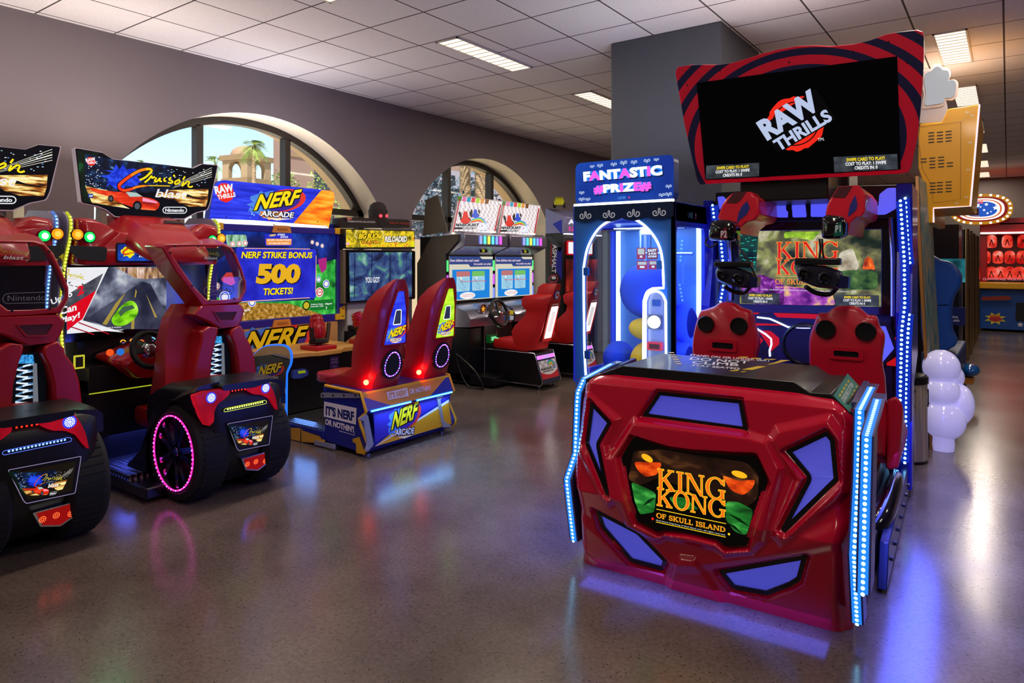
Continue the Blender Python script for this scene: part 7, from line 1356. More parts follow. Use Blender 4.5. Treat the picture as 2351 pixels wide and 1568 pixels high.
# ================================================================ racing cabinet behind the claw machine
Af = Fr(-5.0, 9.75, PI/2)
def build_asphalt():
    t = thing('racing_cabinet', 'black racing cabinet with a small car model on top, between kart cabinets and claw machine', 'arcade machine', Af); Q = Af
    z = lambda a, b: (1240+a*.42373, 440+b*.42411); DK = pm('#0d0d12', .3, 0, .3); X0 = -.62
    ps = Pl(Q, (X0, 0, 0), (0, 1, 0), (0, 0, 1)); P = lambda pts: [ps.p(*z(*k)) for k in pts]
    blade = P(((30, 235), (118, 238), (120, 330), (122, 700), (60, 760), (28, 760))); yb = [q[0] for q in blade]; y0, y1 = min(yb), max(yb)
    m = MB(); m.prism([(y0, .0), (y0, 1.95), (y1, 1.95), (y1, .0)], 'x', X0, X0+.06, DK); sb = m.build('side_panel', DK, t, bevel=.006)
    pz = Pl(Q, (X0-.001, 0, 0), (0, -1, 0), (0, 0, 1)); m = MB(); m.flat = True; zc = 1.75; pa = Pl(Q, (X0-.002, 0, 0), (0, 1, 0), (0, 0, 1))
    m.text(pa, 'ASPHALT', z(68, 285), z(62, 440), z(92, 285), pm('#e8e6ee', .35), .001, .03); m.text(pa, 'LEGENDS', z(58, 280), z(54, 400), z(66, 280), pm('#c02030', .35), .001, .03); m.stroke(pa, [pa.p(*z(*k)) for k in ((60, 455), (90, 452), (95, 470), (88, 488), (58, 490), (48, 470))], .012, pm('#e03a6a', .35), .001, closed=True); m.text(pa, '9', z(62, 484), z(86, 484), z(62, 458), pm('#f0eef4', .35), .0016, .06)
    m.apx(pa, [z(*k) for k in ((100, 300), (118, 300), (118, 480), (70, 400))], pm('#2a2a9a', .3), .0006); m.apx(pa, [z(*k) for k in ((40, 250), (110, 330), (118, 300), (60, 240))], pm('#3a3a44', .3), .0006); m.build('side_artwork', None, sb)
    m = MB(); m.box(X0+.06, y0+.02, .0, .55, y1, 1.9, DK); m.build('cabinet', DK, t, bevel=.01)
    fy = y0-.0; fp = Pl(Q, (0, fy, 0), (1, 0, 0), (0, 0, 1)); m = MB(); m.slab(fp, rect(X0+.1, 1.05, .5, 1.55), noise_em('red_poster', [(.35, '#2a0608'), (.6, '#8a1a14'), (.75, '#d8402a')], 4, s=.6), 0, .006); m.slab(fp, rect(X0+.1, .25, .5, 1.0), pm('#2a1014', .3), 0, .004); m.build('front_screen', None, t)
    m = MB(); m.slab(fp, rnd(rect(X0+.12, 1.62, .3, 1.84), .03), em('#d8202a', .8), 0, .02); m.slab(fp, rnd(rect(X0+.14, 1.64, .28, 1.82), .02), em('#f6f4f6', 1), .02, .024); m.build('sign', None, t)
    for a in range(3): m = MB(); 
    m = MB(); L = [[(x, y, zz) for x, y, zz in ((X0, yy, 1.95), (.55, yy, 1.95), (.55, yy, z1), (X0, yy, z1))] for yy, z1 in ((y0-.06, 2.2), (y1, 2.35))]; m.loft(L, pm('#8a8ab8', .35, .3)); mo = m.build('marquee', None, t, bevel=.01)
    mq = Pl(Q, (0, y0-.062, 1.95), (1, 0, 0), (0, 0, 1)); m = MB(); m.flat = True; m.text_uv(mq, 'ASPHALT', (X0+.06, .14), (.5, .14), (X0+.06, .22), em('#f4f2fa', 1), .002, .04); m.text_uv(mq, 'LEGENDS', (X0+.08, .04), (.4, .04), (X0+.08, .11), em('#e0409a', 1), .002, .04); m.apx(pa, [z(*k) for k in ((68, 175), (118, 150), (118, 230))], pm('#1f2ac0', .3), .002); m.build('lettering', None, mo)
    m = MB(); m.box(X0+.02, y0-.06, 1.935, .55, y0+.0, 1.95, em('#e8f0ff', 2)); m.build('light_strip', None, mo)
    # small yellow car on the roof
    m = MB(); cy0 = (y0+y1)/2; M_ = Matrix.Translation((X0+.16, cy0, 2.36)) @ Matrix.Rotation(.5, 4, 'Z')
    m.loft([[(x, w*s_, zz) for s_, zz in ((-1, .03), (1, .03), (1, .03+h*.6), (.7, .03+h), (-.7, .03+h), (-1, .03+h*.6))] for x, w, h in ((-.19, .06, .04), (-.14, .075, .08), (-.03, .08, .13), (.05, .08, .12), (.12, .078, .07), (.19, .06, .03))], pm('#d8d81a', .25, 0, .6), M_); c = m.build('car_model', None, t, smooth=40)
    for x, y in ((-.11, -.075), (.11, -.075), (-.11, .075), (.11, .075)): m = MB(); m.cyl((x, y-.015, .035), .035, .03, 'y', 16, BLACK, M_); m.build('wheel', BLACK, c)
    # red seat in front of it
    KRED = pm('#c01414', .42)
build_asphalt()
# ================================================================ claw machine
Lf = Fr(-2.23, 4.6, 0)
def hole_slab(m, pl, outer, holes, mat, h0, h1):
    lp = [[Vector((p[0], p[1], 0)) for p in outer]]+[[Vector((p[0], p[1], 0)) for p in h[::-1]] for h in holes]; fl = [p for l in lp for p in l]; tr = tessellate_polygon(lp)
    for h in (h0, h1): m.add([pl.w(p.x, p.y, h) for p in fl], [tuple(q) for q in tr], mat)
    for loop in [outer]+list(holes):
        n = len(loop); m.add([pl.w(*p, h0) for p in loop]+[pl.w(*p, h1) for p in loop], [(i, (i+1) % n, n+(i+1) % n, n+i) for i in range(n)], mat)
def heart_scroll(m, pl, x, z, s, mat, flip=1):
    """curled line ornament"""
    for sg in (-1, 1):
        pts = [(x+sg*s*(.02+.1*t), z-flip*s*(.34-.3*t)) for t in (0, .5)]+[(x+sg*(s*.33+s*.27*(1-.75*t)*math.cos(PI-t*7.5)), z+flip*s*(.02+.27*(1-.75*t)*math.sin(PI-t*7.5))) for t in [i/16 for i in range(17)]]
        m.stroke(pl, pts, s*.085, mat, .002)
def build_claw():
    t = thing('claw_machine', 'blue lit claw machine with arched glass door holding blue and yellow plush cushions', 'claw machine', Lf); Q = Lf
    k = lambda a, b: (1300+a*.33149, 340+b*.33163); p = Pl(Q, (0, 0, 0), (1, 0, 0), (0, 0, 1)); V = lambda a, b: p.p(*k(a, b))
    BLU = pm('#1f5fae', .35, 0, .2); DBL = pm('#1f3fc0', .35, 0, .2); WL = em('#eaf6ff', 4.0); D = .68
    xl, xr = V(65, 700)[0], V(745, 700)[0]; zt = V(400, 385)[1]-.0; xl = min(xl, V(70, 1300)[0])
    # arched door opening and the round-topped control niche
    door = [V(*q) for q in [(140, 1640), (128, 1400), (124, 1100)]+catmull([(122, 830), (150, 690), (220, 565), (310, 500), (400, 478), (480, 495), (560, 552), (630, 645), (665, 760), (676, 968)], 5)+catmull([(600, 972), (560, 998), (538, 1060)], 4)+[(535, 1640)]]
    nich = [V(*q) for q in [(550, 1640)]+catmull([(552, 1060), (575, 1008), (620, 990), (665, 1010), (690, 1060)], 4)+[(694, 1640)]]
    zb_ = min(q[1] for q in door); zb_ = max(zb_, .62); door = [(u, max(v, .62)) for u, v in door]; nich = [(u, max(v, .62)) for u, v in nich]
    m = MB(); hole_slab(m, p, [(xl, .06), (xr, .06), (xr, zt), (xl, zt)], [door, nich], BLU, -.03, 0); fpn = m.build('front_panel', BLU, t)
    m = MB(); m.tube([tuple(p.w(*q, .004)) for q in door], .0085, WL, 8); m.build('door_light', WL, fpn); m = MB(); m.tube([tuple(p.w(*q, .004)) for q in nich], .0085, WL, 8); m.build('niche_light', WL, fpn)
    MB().art(p, door, GLASS, -.018).build('glass_door', GLASS, t)
    m = MB()
    for a, b in ((140, 855), (650, 808), (145, 1430)): u, v = V(a, b); m = MB(); m.slab(p, rnd(rect(u-.022, v-.03, u+.022, v+.03), .004), pm('#1a4a8e', .3, .4), -.005, .012); m.build('hinge', None, fpn, bevel=.003)
    # body
    m = MB(); m.box(xl, .03, .06, xr, D, .62, DBL); m.build('lower_body', DBL, t, bevel=.006); m = MB(); m.box(xl, .03, zt-.14, xr, D, zt, DBL); m.build('roof', DBL, t, bevel=.006)
    px_ = Pl(Q, (xr, 0, 0), (0, 1, 0), (0, 0, 1)); win = rnd(rect(.05, .7, D-.07, zt-.17), .05)
    for x in (xl, xr):
        pw_ = Pl(Q, (x, 0, 0), (0, 1, 0), (0, 0, 1)); m = MB(); hole_slab(m, pw_, [(.0, .62), (D, .62), (D, zt), (.0, zt)], [win], pm('#2c46d8', .3, 0, .2), -.02, 0); sp = m.build('side_panel', None, t); MB().art(pw_, win, GLASS, -.01).build('side_glass', GLASS, sp)
        if x == xr: m = MB(); m.flat = True; m.text_uv(pw_, 'UNIS', (.26, zt-.105), (.36, zt-.105), (.26, zt-.06), pm('#101020', .4), .001, .03); m.art(pw_, ell(.42, zt-.075, .012), pm('#c02040', .4), .001); m.art(pw_, rect(.408, zt-.105, .432, zt-.092), pm('#c02040', .4), .001); m.build('maker_print', None, sp)
    m = MB(); m.box(xl+.02, D-.02, .62, xr-.02, D, zt-.14, pm('#4a78b8', .3)); m.build('back_panel', None, t)
    m = MB(); m.box(xl+.02, .04, .62, xr-.02, D-.03, .645, pm('#3a5a9a', .4)); m.build('prize_floor', None, t)
    ICE = em('#bfe2ff', 2.2)
    for x, y in ((xl+.05, D-.06), (xr-.05, D-.06), (xr-.04, .06)): m = MB(); m.box(x-.014, y-.014, .65, x+.014, y+.014, zt-.15, ICE); m.build('light_column', ICE, t)
    for x in (-.12, .05): m = MB(); m.box(x-.01, D-.045, .65, x+.01, D-.025, zt-.15, pm('#c8d4e8', .2, .6)); m.build('rail_post', None, t)
    # claw gantry
    m = MB(); zg = zt-.36; m.tube([(-.1, .5, zt-.15), (-.1, .5, zg), (xr-.05, .5, zg)], .012, pm('#b8d0f0', .2, .7), 8); m.tube([(xl+.05, .34, zt-.17), (xr-.05, .34, zt-.17)], .012, CHROME, 8); g = m.build('gantry', None, t, smooth=50)
    m = MB(); m.box(.0, .28, zt-.22, .12, .4, zt-.15, pm('#d8d8e4', .3)); m.build('trolley', None, g, bevel=.008); m = MB(); m.tube([(.06, .34, zt-.22), (.06, .34, zt-.42)], .006, CHROME, 6)
    for q in range(3): a = 2*PI*q/3; m.tube([(.06, .34, zt-.42), (.06+.06*math.cos(a), .34+.06*math.sin(a), zt-.46), (.06+.03*math.cos(a), .34+.03*math.sin(a), zt-.54)], .008, CHROME, 6)
    m.build('claw', CHROME, g, smooth=50)
    lamp('cabinet_light', t, (0, .33, zt-.16), 7, (.45, .68, 1), .5, .5)
    # marquee
    mq = [V(*q) for q in ((62, 398), (78, 372), (78, 135), (85, 115), (110, 103), (690, 45), (735, 52), (758, 80), (763, 110), (763, 345), (725, 362))]; u0, u1 = xl, xr; z0 = zt+.01; z1 = V(400, 75)[1]
    ol = rnd([(u0, z0), (u1, z0), (u1, z1), (u0, z1)], .05, 5); m = MB(); m.slab(p, ol, pm('#1446b0', .3, 0, .3), -.09, .0); mo = m.build('marquee', None, t)
    m = MB(); m.art(p, ol, noise_em('marquee_deep_blue', [(.3, '#0a2f9a'), (.6, '#1450c8'), (.75, '#1f6ae0')], 2, s=.75), .001); m.flat = True
    def words_(s_, a, b, c, cols):
        for d, col, b_, h in ((9, '#0a1a4a', .07, .002), (0, '#2f8cff', .14, .0026)):
            m.text(p, s_, k(a[0]+d, a[1]+max(d, 0)), k(b[0]+d, b[1]+max(d, 0)), k(c[0]+d, c[1]+max(d, 0)), em(col, 1), h, b_)
        bb = glyphs(s_, .06, 1.0)[2]; a_, b_, c_ = (Vector(p.p(*k(*q))) for q in (a, b, c)); U, W_ = (b_-a_)/(bb[2]-bb[0]), (c_-a_)/(bb[3]-bb[1])
        for i, ch in enumerate(s_):
            vs, fs, lb = glyphs(ch, .06, 1.0); off = glyphs(s_[:i+1], .06, 1.0)[2][2]-lb[2]
            m.add([p.w(*(a_+U*(x+off-bb[0])+W_*(y-bb[1])), .0034) for x, y in vs], fs, em('#f05ae0', 1.2) if i in cols else em('#f8fbff', 1.6))
    words_('FANTASTIC', (122, 232), (668, 188), (118, 165), (1, 4, 7)); words_('#PRIZE#', (192, 322), (592, 296), (190, 258), (0, 3, 5, 6))
    SW = em('#cfe4ff', 1.0)
    for a, b, s_ in ((235, 122, .045), (330, 113, .045), (398, 102, .05), (470, 98, .045), (560, 88, .045), (180, 128, .035), (625, 80, .035), (108, 310, .04), (108, 355, .045), (150, 355, .04), (710, 265, .04), (708, 320, .045), (662, 325, .04)): heart_scroll(m, p, *V(a, b), s_, SW)
    m.text(p, 'UNIS', k(358, 355), k(412, 352), k(360, 335), em('#4a8ae0', 1), .002, .03); m.art(p, ell(*V(436, 342), .007), em('#e04080', 1), .002); m.build('artwork', None, mo)
    m = MB(); m.tube([tuple(p.w(u0-.005, z0-.004, .012)), tuple(p.w(u1+.005, z0-.004, .012))], .010, WL, 8); m.build('light_tube', WL, mo)
    # dark scalloped valance
    m = MB(); val = [(u0, z0-.012)]+[(u0+(u1-u0)*i/48, z0-.115-.022*abs(math.sin(PI*4*i/48))) for i in range(49)]+[(u1, z0-.012)]; m.slab(p, val, pm('#14264e', .25, .3), .001, .02); vo = m.build('valance', None, t); m = MB()
    for i in range(4): heart_scroll(m, Pl(Q, (0, -.021, 0), (1, 0, 0), (0, 0, 1)), u0+(u1-u0)*(i+.5)/4, z0-.085, .09, pm('#e8f2ff', .3), -1)
    m.build('scroll_print', None, vo)
    # control niche
    m = MB(); m.slab(p, nich, pm('#7f8698', .35, .5), -.03, -.026); nb = m.build('control_panel', None, t); u, v = V(605, 1205); m = MB(); m.slab(p, rnd(rect(u-.055, v-.05, u+.055, v+.05), .008), pm('#4a5260', .35, .5), -.026, -.012); m.build('button_plate', None, nb); m = MB(); m.lathe([(.046, 0), (.044, -.016), (.03, -.024), (0, -.026)], (u, .012, v), 'y', 28, em('#fff4dc', 2.4)); m.build('push_button', None, nb, smooth=40)
    u, v = V(615, 1070); m = MB(); m.slab(p, rnd(rect(u-.03, v-.025, u+.03, v+.02), .005), pm('#20406a', .2), -.026, -.02); m.build('display', None, nb); u, v = V(612, 1372); m = MB(); m.slab(p, rnd(rect(u-.055, v-.03, u+.055, v+.03), .012), pm('#d0101e', .25, 0, .5), -.026, .004); m.slab(p, rnd(rect(u-.038, v-.018, u+.038, v+.016), .006), pm('#4a0a08', .2), .004, .006); m.build('card_reader', None, nb)
    for a, b, c, d, nm in ((484, 690, 545, 770, 'm'), (556, 690, 630, 768, 'e'), (484, 782, 560, 842, 'm'), (566, 778, 630, 840, 'm')):
        m = MB(); m.flat = True; m.art(p, rnd([V(a, d), V(c, d), V(c, b), V(a, b)], .006), pm('#a02050' if nm == 'm' else '#7a1f3a', .4), -.010)
        if nm == 'e': m.text(p, 'EASY', k(562, 720), k(624, 716), k(562, 700), pm('#f4f0f0', .4), -.009, .05); m.text(p, '& FUN', k(566, 740), k(620, 738), k(566, 724), pm('#f4f0f0', .4), -.009, .05); m.text(p, 'EXTREME', k(564, 758), k(622, 756), k(564, 745), pm('#f4f0f0', .4), -.009, .05)
        else: m.art(p, [V(a+8, d-34), V(c-8, d-34), V(c-8, b+6), V(a+8, b+6)], pm('#c8c0a8', .4), -.009); m.art(p, [V(a+22, d-12), V(c-22, d-12), V(c-22, d-26), V(a+22, d-26)], pm('#f0e8ec', .4), -.009)
        m.build('sticker', None, fpn)
    lamp('ceiling_fill', t, (0, .35, z1+.02), UP*.6, (.8, .86, 1), .5, .3, (PI, 0, 0)); lamp('door_glow', t, (0, -.08, 1.3), 2.2, (.4, .65, 1), .6, .9, (PI/2, 0, 0)); lamp('side_glow', t, (xr+.04, .35, 1.3), 2.5, (.2, .3, 1), .5, 1.0, (0, -PI/2, 0))  # the upward lamp on the roof is added ceiling fill
build_claw()
def cushion(x, y, z, r, col, label, sx=1.0, sz=1.0, rot=0):
    m = MB(); rg = random.Random(int(z*100)); L = []
    m.ball((0, 0, 0), r*sx, r, r*sz, n=28)
    o = m.build('plush_cushion', noise_em('plush_'+col.strip('#'), [(.4, col), (.6, col)], 200, emis=False, rough=.95), None, smooth=180)
    o.location = (x, y, z); o.rotation_euler = (0, rot, 0)
    return tag(o, label, 'cushion', 'plush cushions in the claw machine')
zf = .647; YW, BL = '#d8a51e', '#1a3fc4'
cushion(-2.12, 4.82, zf+.15, .15, YW, 'yellow plush cushion at the front, lowest in the claw machine')
cushion(-2.40, 4.87, zf+.14, .135, BL, 'small blue plush cushion low at the left inside the claw machine', .9)
cushion(-1.995, 5.08, zf+.14, .14, BL, 'blue plush cushion low by the side glass of the claw machine', .85)
cushion(-2.15, 4.81, zf+.385, .11, YW, 'yellow plush cushion in the middle of the claw machine pile', 1.2, .75, .1)
cushion(-2.2, 4.96, zf+.665, .215, BL, 'large blue plush cushion on top of the pile behind the arched door')
cushion(-1.985, 5.12, zf+.42, .13, BL, 'blue plush cushion high up against the side glass of the claw machine', .8, 1.1)
# ================================================================ right aisle
m0 = thing('trash_can', 'half round brushed steel trash can with black lid opening beside the twin seat simulator', 'trash can', loc=(-.64, 6.22, 0))
BRUSH = noise_em('brushed_steel', [(.4, '#b8ad9a'), (.6, '#e4d8c2')], 40, (1, 1, .03), 3, emis=False, rough=.3)
bn = BRUSH.node_tree.nodes; [setattr(n.inputs['Metallic'], 'default_value', .6) for n in bn if n.type == 'BSDF_PRINCIPLED']
MB().lathe([(.148, .015), (.152, .03), (.152, .60), (.148, .62), (.0, .62)], n=36, mat=BRUSH).build('body', BRUSH, m0, smooth=40)
MB().lathe([(.152, .60), (.158, .605), (.158, .655), (.145, .665), (.12, .64), (0, .63)], n=36, mat=BLACK).build('lid', BLACK, m0, smooth=40)
MB().lathe([(.155, 0), (.155, .02), (.14, .025), (0, .025)], n=36, mat=BLACK).build('base', BLACK, m0, smooth=40)
m = MB(); pts = [(a, b) for a, b in rnd([(-.55, .43), (.55, .43), (.62, .52), (.5, .565), (-.5, .565), (-.62, .52)], .03)]
for n_, (r_, mt) in enumerate(((.154, BLACK),)):
    m.add([(r_*math.cos(-.55+a), r_*math.sin(-.55+a), z) for a, z in pts]+[(.158*math.cos(-.55+a), .158*math.sin(-.55+a), z) for a, z in pts], [(i, (i+1) % len(pts), len(pts)+(i+1) % len(pts), len(pts)+i) for i in range(len(pts))]+[tuple(len(pts)+i for i in x) for x in tessellate_polygon([[Vector((p[0], p[1], 0)) for p in pts]])], mt)
m.build('flap', BLACK, m0)

def build_rider():
    fr = Fr(-.6, 7.0, 0); Q = fr
    t = thing('ride_cabinet', 'tall yellow motion ride cabinet with vents, white bubbles and blue seat back', 'arcade machine', fr)
    YE = pm('#f0ae04', .35, 0, .2); p = Pl(Q, (0, .5, 0), (1, 0, 0), (0, 0, 1)); z4 = lambda a, b: (2060+a*.31873, 120+b*.31888); V = lambda a, b: p.p(*z4(a, b))
    q = [V(*k) for k in ((152, 620), (165, 515), (320, 505), (365, 408), (590, 376), (525, 1110), (258, 1122), (258, 1225), (205, 1235), (205, 1000), (152, 830))]
    m = MB(); m.slab(p, q, YE, -1.5, 0); bo = m.build('cabinet', YE, t, bevel=.006)
    q2 = [V(*k) for k in ((155, 540), (458, 500), (455, 1060), (258, 1085), (250, 960), (180, 840), (155, 640))]
    m = MB(); m.stroke(p, q2, .006, pm('#b87c08', .4), .001, closed=True); m.stroke(p, [V(460, 500), V(580, 382)], .005, pm('#f0c860', .3), .001); m.build('panel_seam', None, bo)
    vm = MB()
    for cx, cy, rows in ((245, 580, 4), (308, 576, 4), (370, 570, 4), (190, 768, 2), (253, 762, 4), (316, 756, 4), (380, 797, 2), (255, 942, 4), (306, 938, 4), (370, 934, 4)):
        for r_ in range(rows): u, v = V(cx, cy+r_*23); vm.art(p, rnd(rect(u-.024, v-.005, u+.024, v+.005), .005, 2), pm('#2a2014', .5), .002)
    vm.build('vent', None, bo)
    m = MB()
    for cx, cy in ((502, 432), (540, 455), (526, 650), (512, 846), (497, 1042), (428, 1088)): 
        for d in (-7, 7): u, v = V(cx+d, cy); m.art(p, rect(u-.004, v-.008, u+.004, v+.008), pm('#f6ead0', .3), .002)
    m.build('bracket', None, bo)
    m = MB(); m.tube([tuple(p.w(*V(*k), .0)) for k in ((592, 376), (527, 1108), (262, 1122), (262, 1225))], .008, em('#ffd8e0', 1.3), 6); m.build('edge_light', None, bo)
    # white cloud shaped topper
    pt = Pl(Q, (0, .7, 0), (1, 0, 0), (0, 0, 1)); W_ = lambda a, b: pt.p(*z4(a, b))
    cl = catmull([(180, 400), (190, 300), (175, 220), (190, 140), (235, 120), (262, 90), (300, 85), (330, 110), (375, 120), (385, 165), (372, 200), (405, 195), (435, 210), (440, 250), (425, 320), (390, 345), (350, 345), (330, 385), (250, 400)], 4, True)
    g_ = pm('#9a8f90', .4); m = MB(); m.slab(pt, [W_(*k) for k in cl], g_, -.02, 0); m.slab(pt, [W_(*k) for k in ((160, 510), (170, 380), (350, 340), (365, 420), (330, 500))], pm('#8f8d99', .4), -.03, -.006); to = m.build('topper', None, t)
    cc = Vector((sum(a for a, b in cl)/len(cl), sum(b for a, b in cl)/len(cl))); m = MB(); m.slab(pt, [W_(cc.x+(a-cc.x)*.86, cc.y+(b-cc.y)*.86) for a, b in cl], em('#dfe0e6', .55), 0, .006); m.build('white_shape', None, to)
    # slanted side board, white bubbles, seat back
    PR = noise_em('pastel_print', [(.35, '#2f6a80'), (.5, '#7a9a90'), (.62, '#a88a6a'), (.75, '#c8b090')], 6, (1, 1, 1), 6, emis=False, rough=.4, distort=.8)
    edge = [(0.115, .0), (.075, .7), (.05, 1.2), (.025, 1.75), (.012, 2.05), (.0, 2.25)]
    m = MB(); L = []
    for x, zz in edge: e = .0 if zz < 2.0 else (zz-2.0)*.5; L.append([(x-.022, -.33+e, zz), (x, -.33+e, zz), (x+.0, .9, zz), (x-.022, .9, zz)])
    m.loft(L, pm('#b07a3c', .45)); sb = m.build('side_board', None, t)
    m = MB(); L = [[(x+.002, -.30+(0 if zz < 2 else (zz-2)*.5), zz), (x+.002, .88, zz)] for x, zz in edge]
    for i in range(len(L)-1): m.add([L[i][0], L[i][1], L[i+1][1], L[i+1][0]], [(0, 1, 2, 3)], PR)
    m.build('side_print', PR, sb)
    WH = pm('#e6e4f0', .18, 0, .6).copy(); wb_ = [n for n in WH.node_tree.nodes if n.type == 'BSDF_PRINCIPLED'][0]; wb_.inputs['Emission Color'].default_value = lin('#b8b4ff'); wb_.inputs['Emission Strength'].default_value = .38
    bub = MB()
    for i, (dx, dy, zz, rx, rz) in enumerate(((.165, -.27, .67, .135, .145), (.17, -.28, .47, .135, .13), (.185, -.30, .25, .155, .165), (.29, -.2, .37, .10, .165), (.25, -.15, .58, .07, .09))):
        m = MB(); m.ball((dx, dy, zz), rx, .14, rz, WH, 24); m.build('bubble', WH, t, smooth=180)
    m = MB(); m.lathe([(0, .0), (.08, 0), (.085, .05), (.08, .14), (0, .16)], (.175, -.28, 0), 'z', 20, WH); m.build('bubble_foot', WH, t, smooth=50)
    BL = pm('#0f4fae', .4); ps = Pl(Q, (0, 1.2, 0), (1, 0, 0), (0, 0, 1)); q = [ps.p(*k) for k in catmull([(2120, 600), (2160, 598), (2185, 606), (2203, 630), (2204, 655), (2188, 685), (2182, 720), (2184, 760), (2192, 795), (2120, 800)], 4, True)]
    m = MB(); m.slab(ps, q, BL, -.35, 0); so = m.build('seat_back', BL, t, bevel=.03, seg=3); m = MB(); m.slab(ps, [ps.p(*k) for k in ((2136, 672), (2148, 672), (2148, 800), (2136, 800))], pm('#0a3a86', .4), 0, .01); m.build('seat_groove', None, so)
    m = MB(); m.box(-.1, 1.2, .0, .22, 2.6, .62, pm('#0d2f66', .5)); m.build('platform', None, t, bevel=.02); m = MB(); m.ball((.27, 2.2, .34), .09, .2, .07, pm('#0f5fb0', .15, 0, .6)); m.box(.12, 2.1, .2, .3, 2.5, .27, pm('#d8862a', .4)); m.box(.14, 2.0, 0, .22, 2.3, .2, pm('#e0a81a', .4)); m.build('foot_rest', None, t, smooth=60)
    m = MB(); m.box(-.5, 3.2, .0, .12, 3.9, 1.98, pm('#0c0c14', .3)); m.build('rear_column', None, t); ps2 = Pl(Q, (0, 3.19, 0), (1, 0, 0), (0, 0, 1)); m = MB(); m.slab(ps2, [ps2.p(*k) for k in ((2142, 594), (2216, 594), (2216, 648), (2142, 648))], noise_em('teal_scene', [(.35, '#0a3a44'), (.6, '#2a8a98'), (.75, '#8ad0d0')], 6, s=.7), 0, .01); m.build('screen', None, t)
    m = MB(); m.slab(ps2, [ps2.p(*k) for k in ((2182, 704), (2216, 706), (2216, 748), (2182, 746))], pm('#16226e', .4), 0, .01); m.flat = True; pz = Pl(Q, (0, 3.178, 0), (1, 0, 0), (0, 0, 1)); m.text(pz, 'AVA', (2186, 730), (2200, 731), (2186, 725), pm('#d8e0ff', .4), .001, .03); m.text(pz, 'LAND', (2186, 738), (2203, 739), (2186, 733), pm('#d8e0ff', .4), .001, .03); m.build('notice', None, t)
    lamp('ceiling_fill', t, (.0, 1.3, 3.02), UP*.3, (1, .88, .8), .5, .5, (PI, 0, 0)); lamp('bubble_glow', t, (.6, -.5, .5), 1.5, (.3, .35, 1), .4, .6, (0, -PI/2, 0))  # upward lamp on the cabinet top added to lift the ceiling
build_rider()
# dark cabinets with chrome edges farther down the aisle
for k, (y, lb) in enumerate(((13.0, 'dark cabinet with two chrome corner posts standing behind the yellow ride cabinet'), (15.6, 'dark chrome edged cabinet standing last before the clown game'))):
    t = thing('arcade_cabinet', lb, 'arcade machine', loc=(-1.0, y, 0), group='dark chrome edged cabinets'); D_ = pm('#0b0a10', .25, 0, .4)
    m = MB(); m.box(-.5, 0, .08, .47, 1.9, 2.02, D_); m.build('cabinet', D_, t, bevel=.01); GOLD = pm('#b8a070', .15, 1)
    for x, yy, r_ in ((.49, .0, .035), (.42, -.03, .025), (.5, .9, .035), (.5, 1.88, .03)): MB().tube([(x, yy, .02), (x, yy, 2.02)], r_, GOLD if x > .45 else CHROME, 10).build('corner_post', None, t, smooth=60)
    m = MB(); m.box(-.4, -.01, 1.1, .36, .0, 1.8, em('#1a2a5a', .6)); m.build('screen', None, t); m = MB(); m.tube([(.3, -.02, .9), (.3, -.02, 2.0)], .015, em('#6a7aff', 2), 6); m.build('light_tube', None, t)
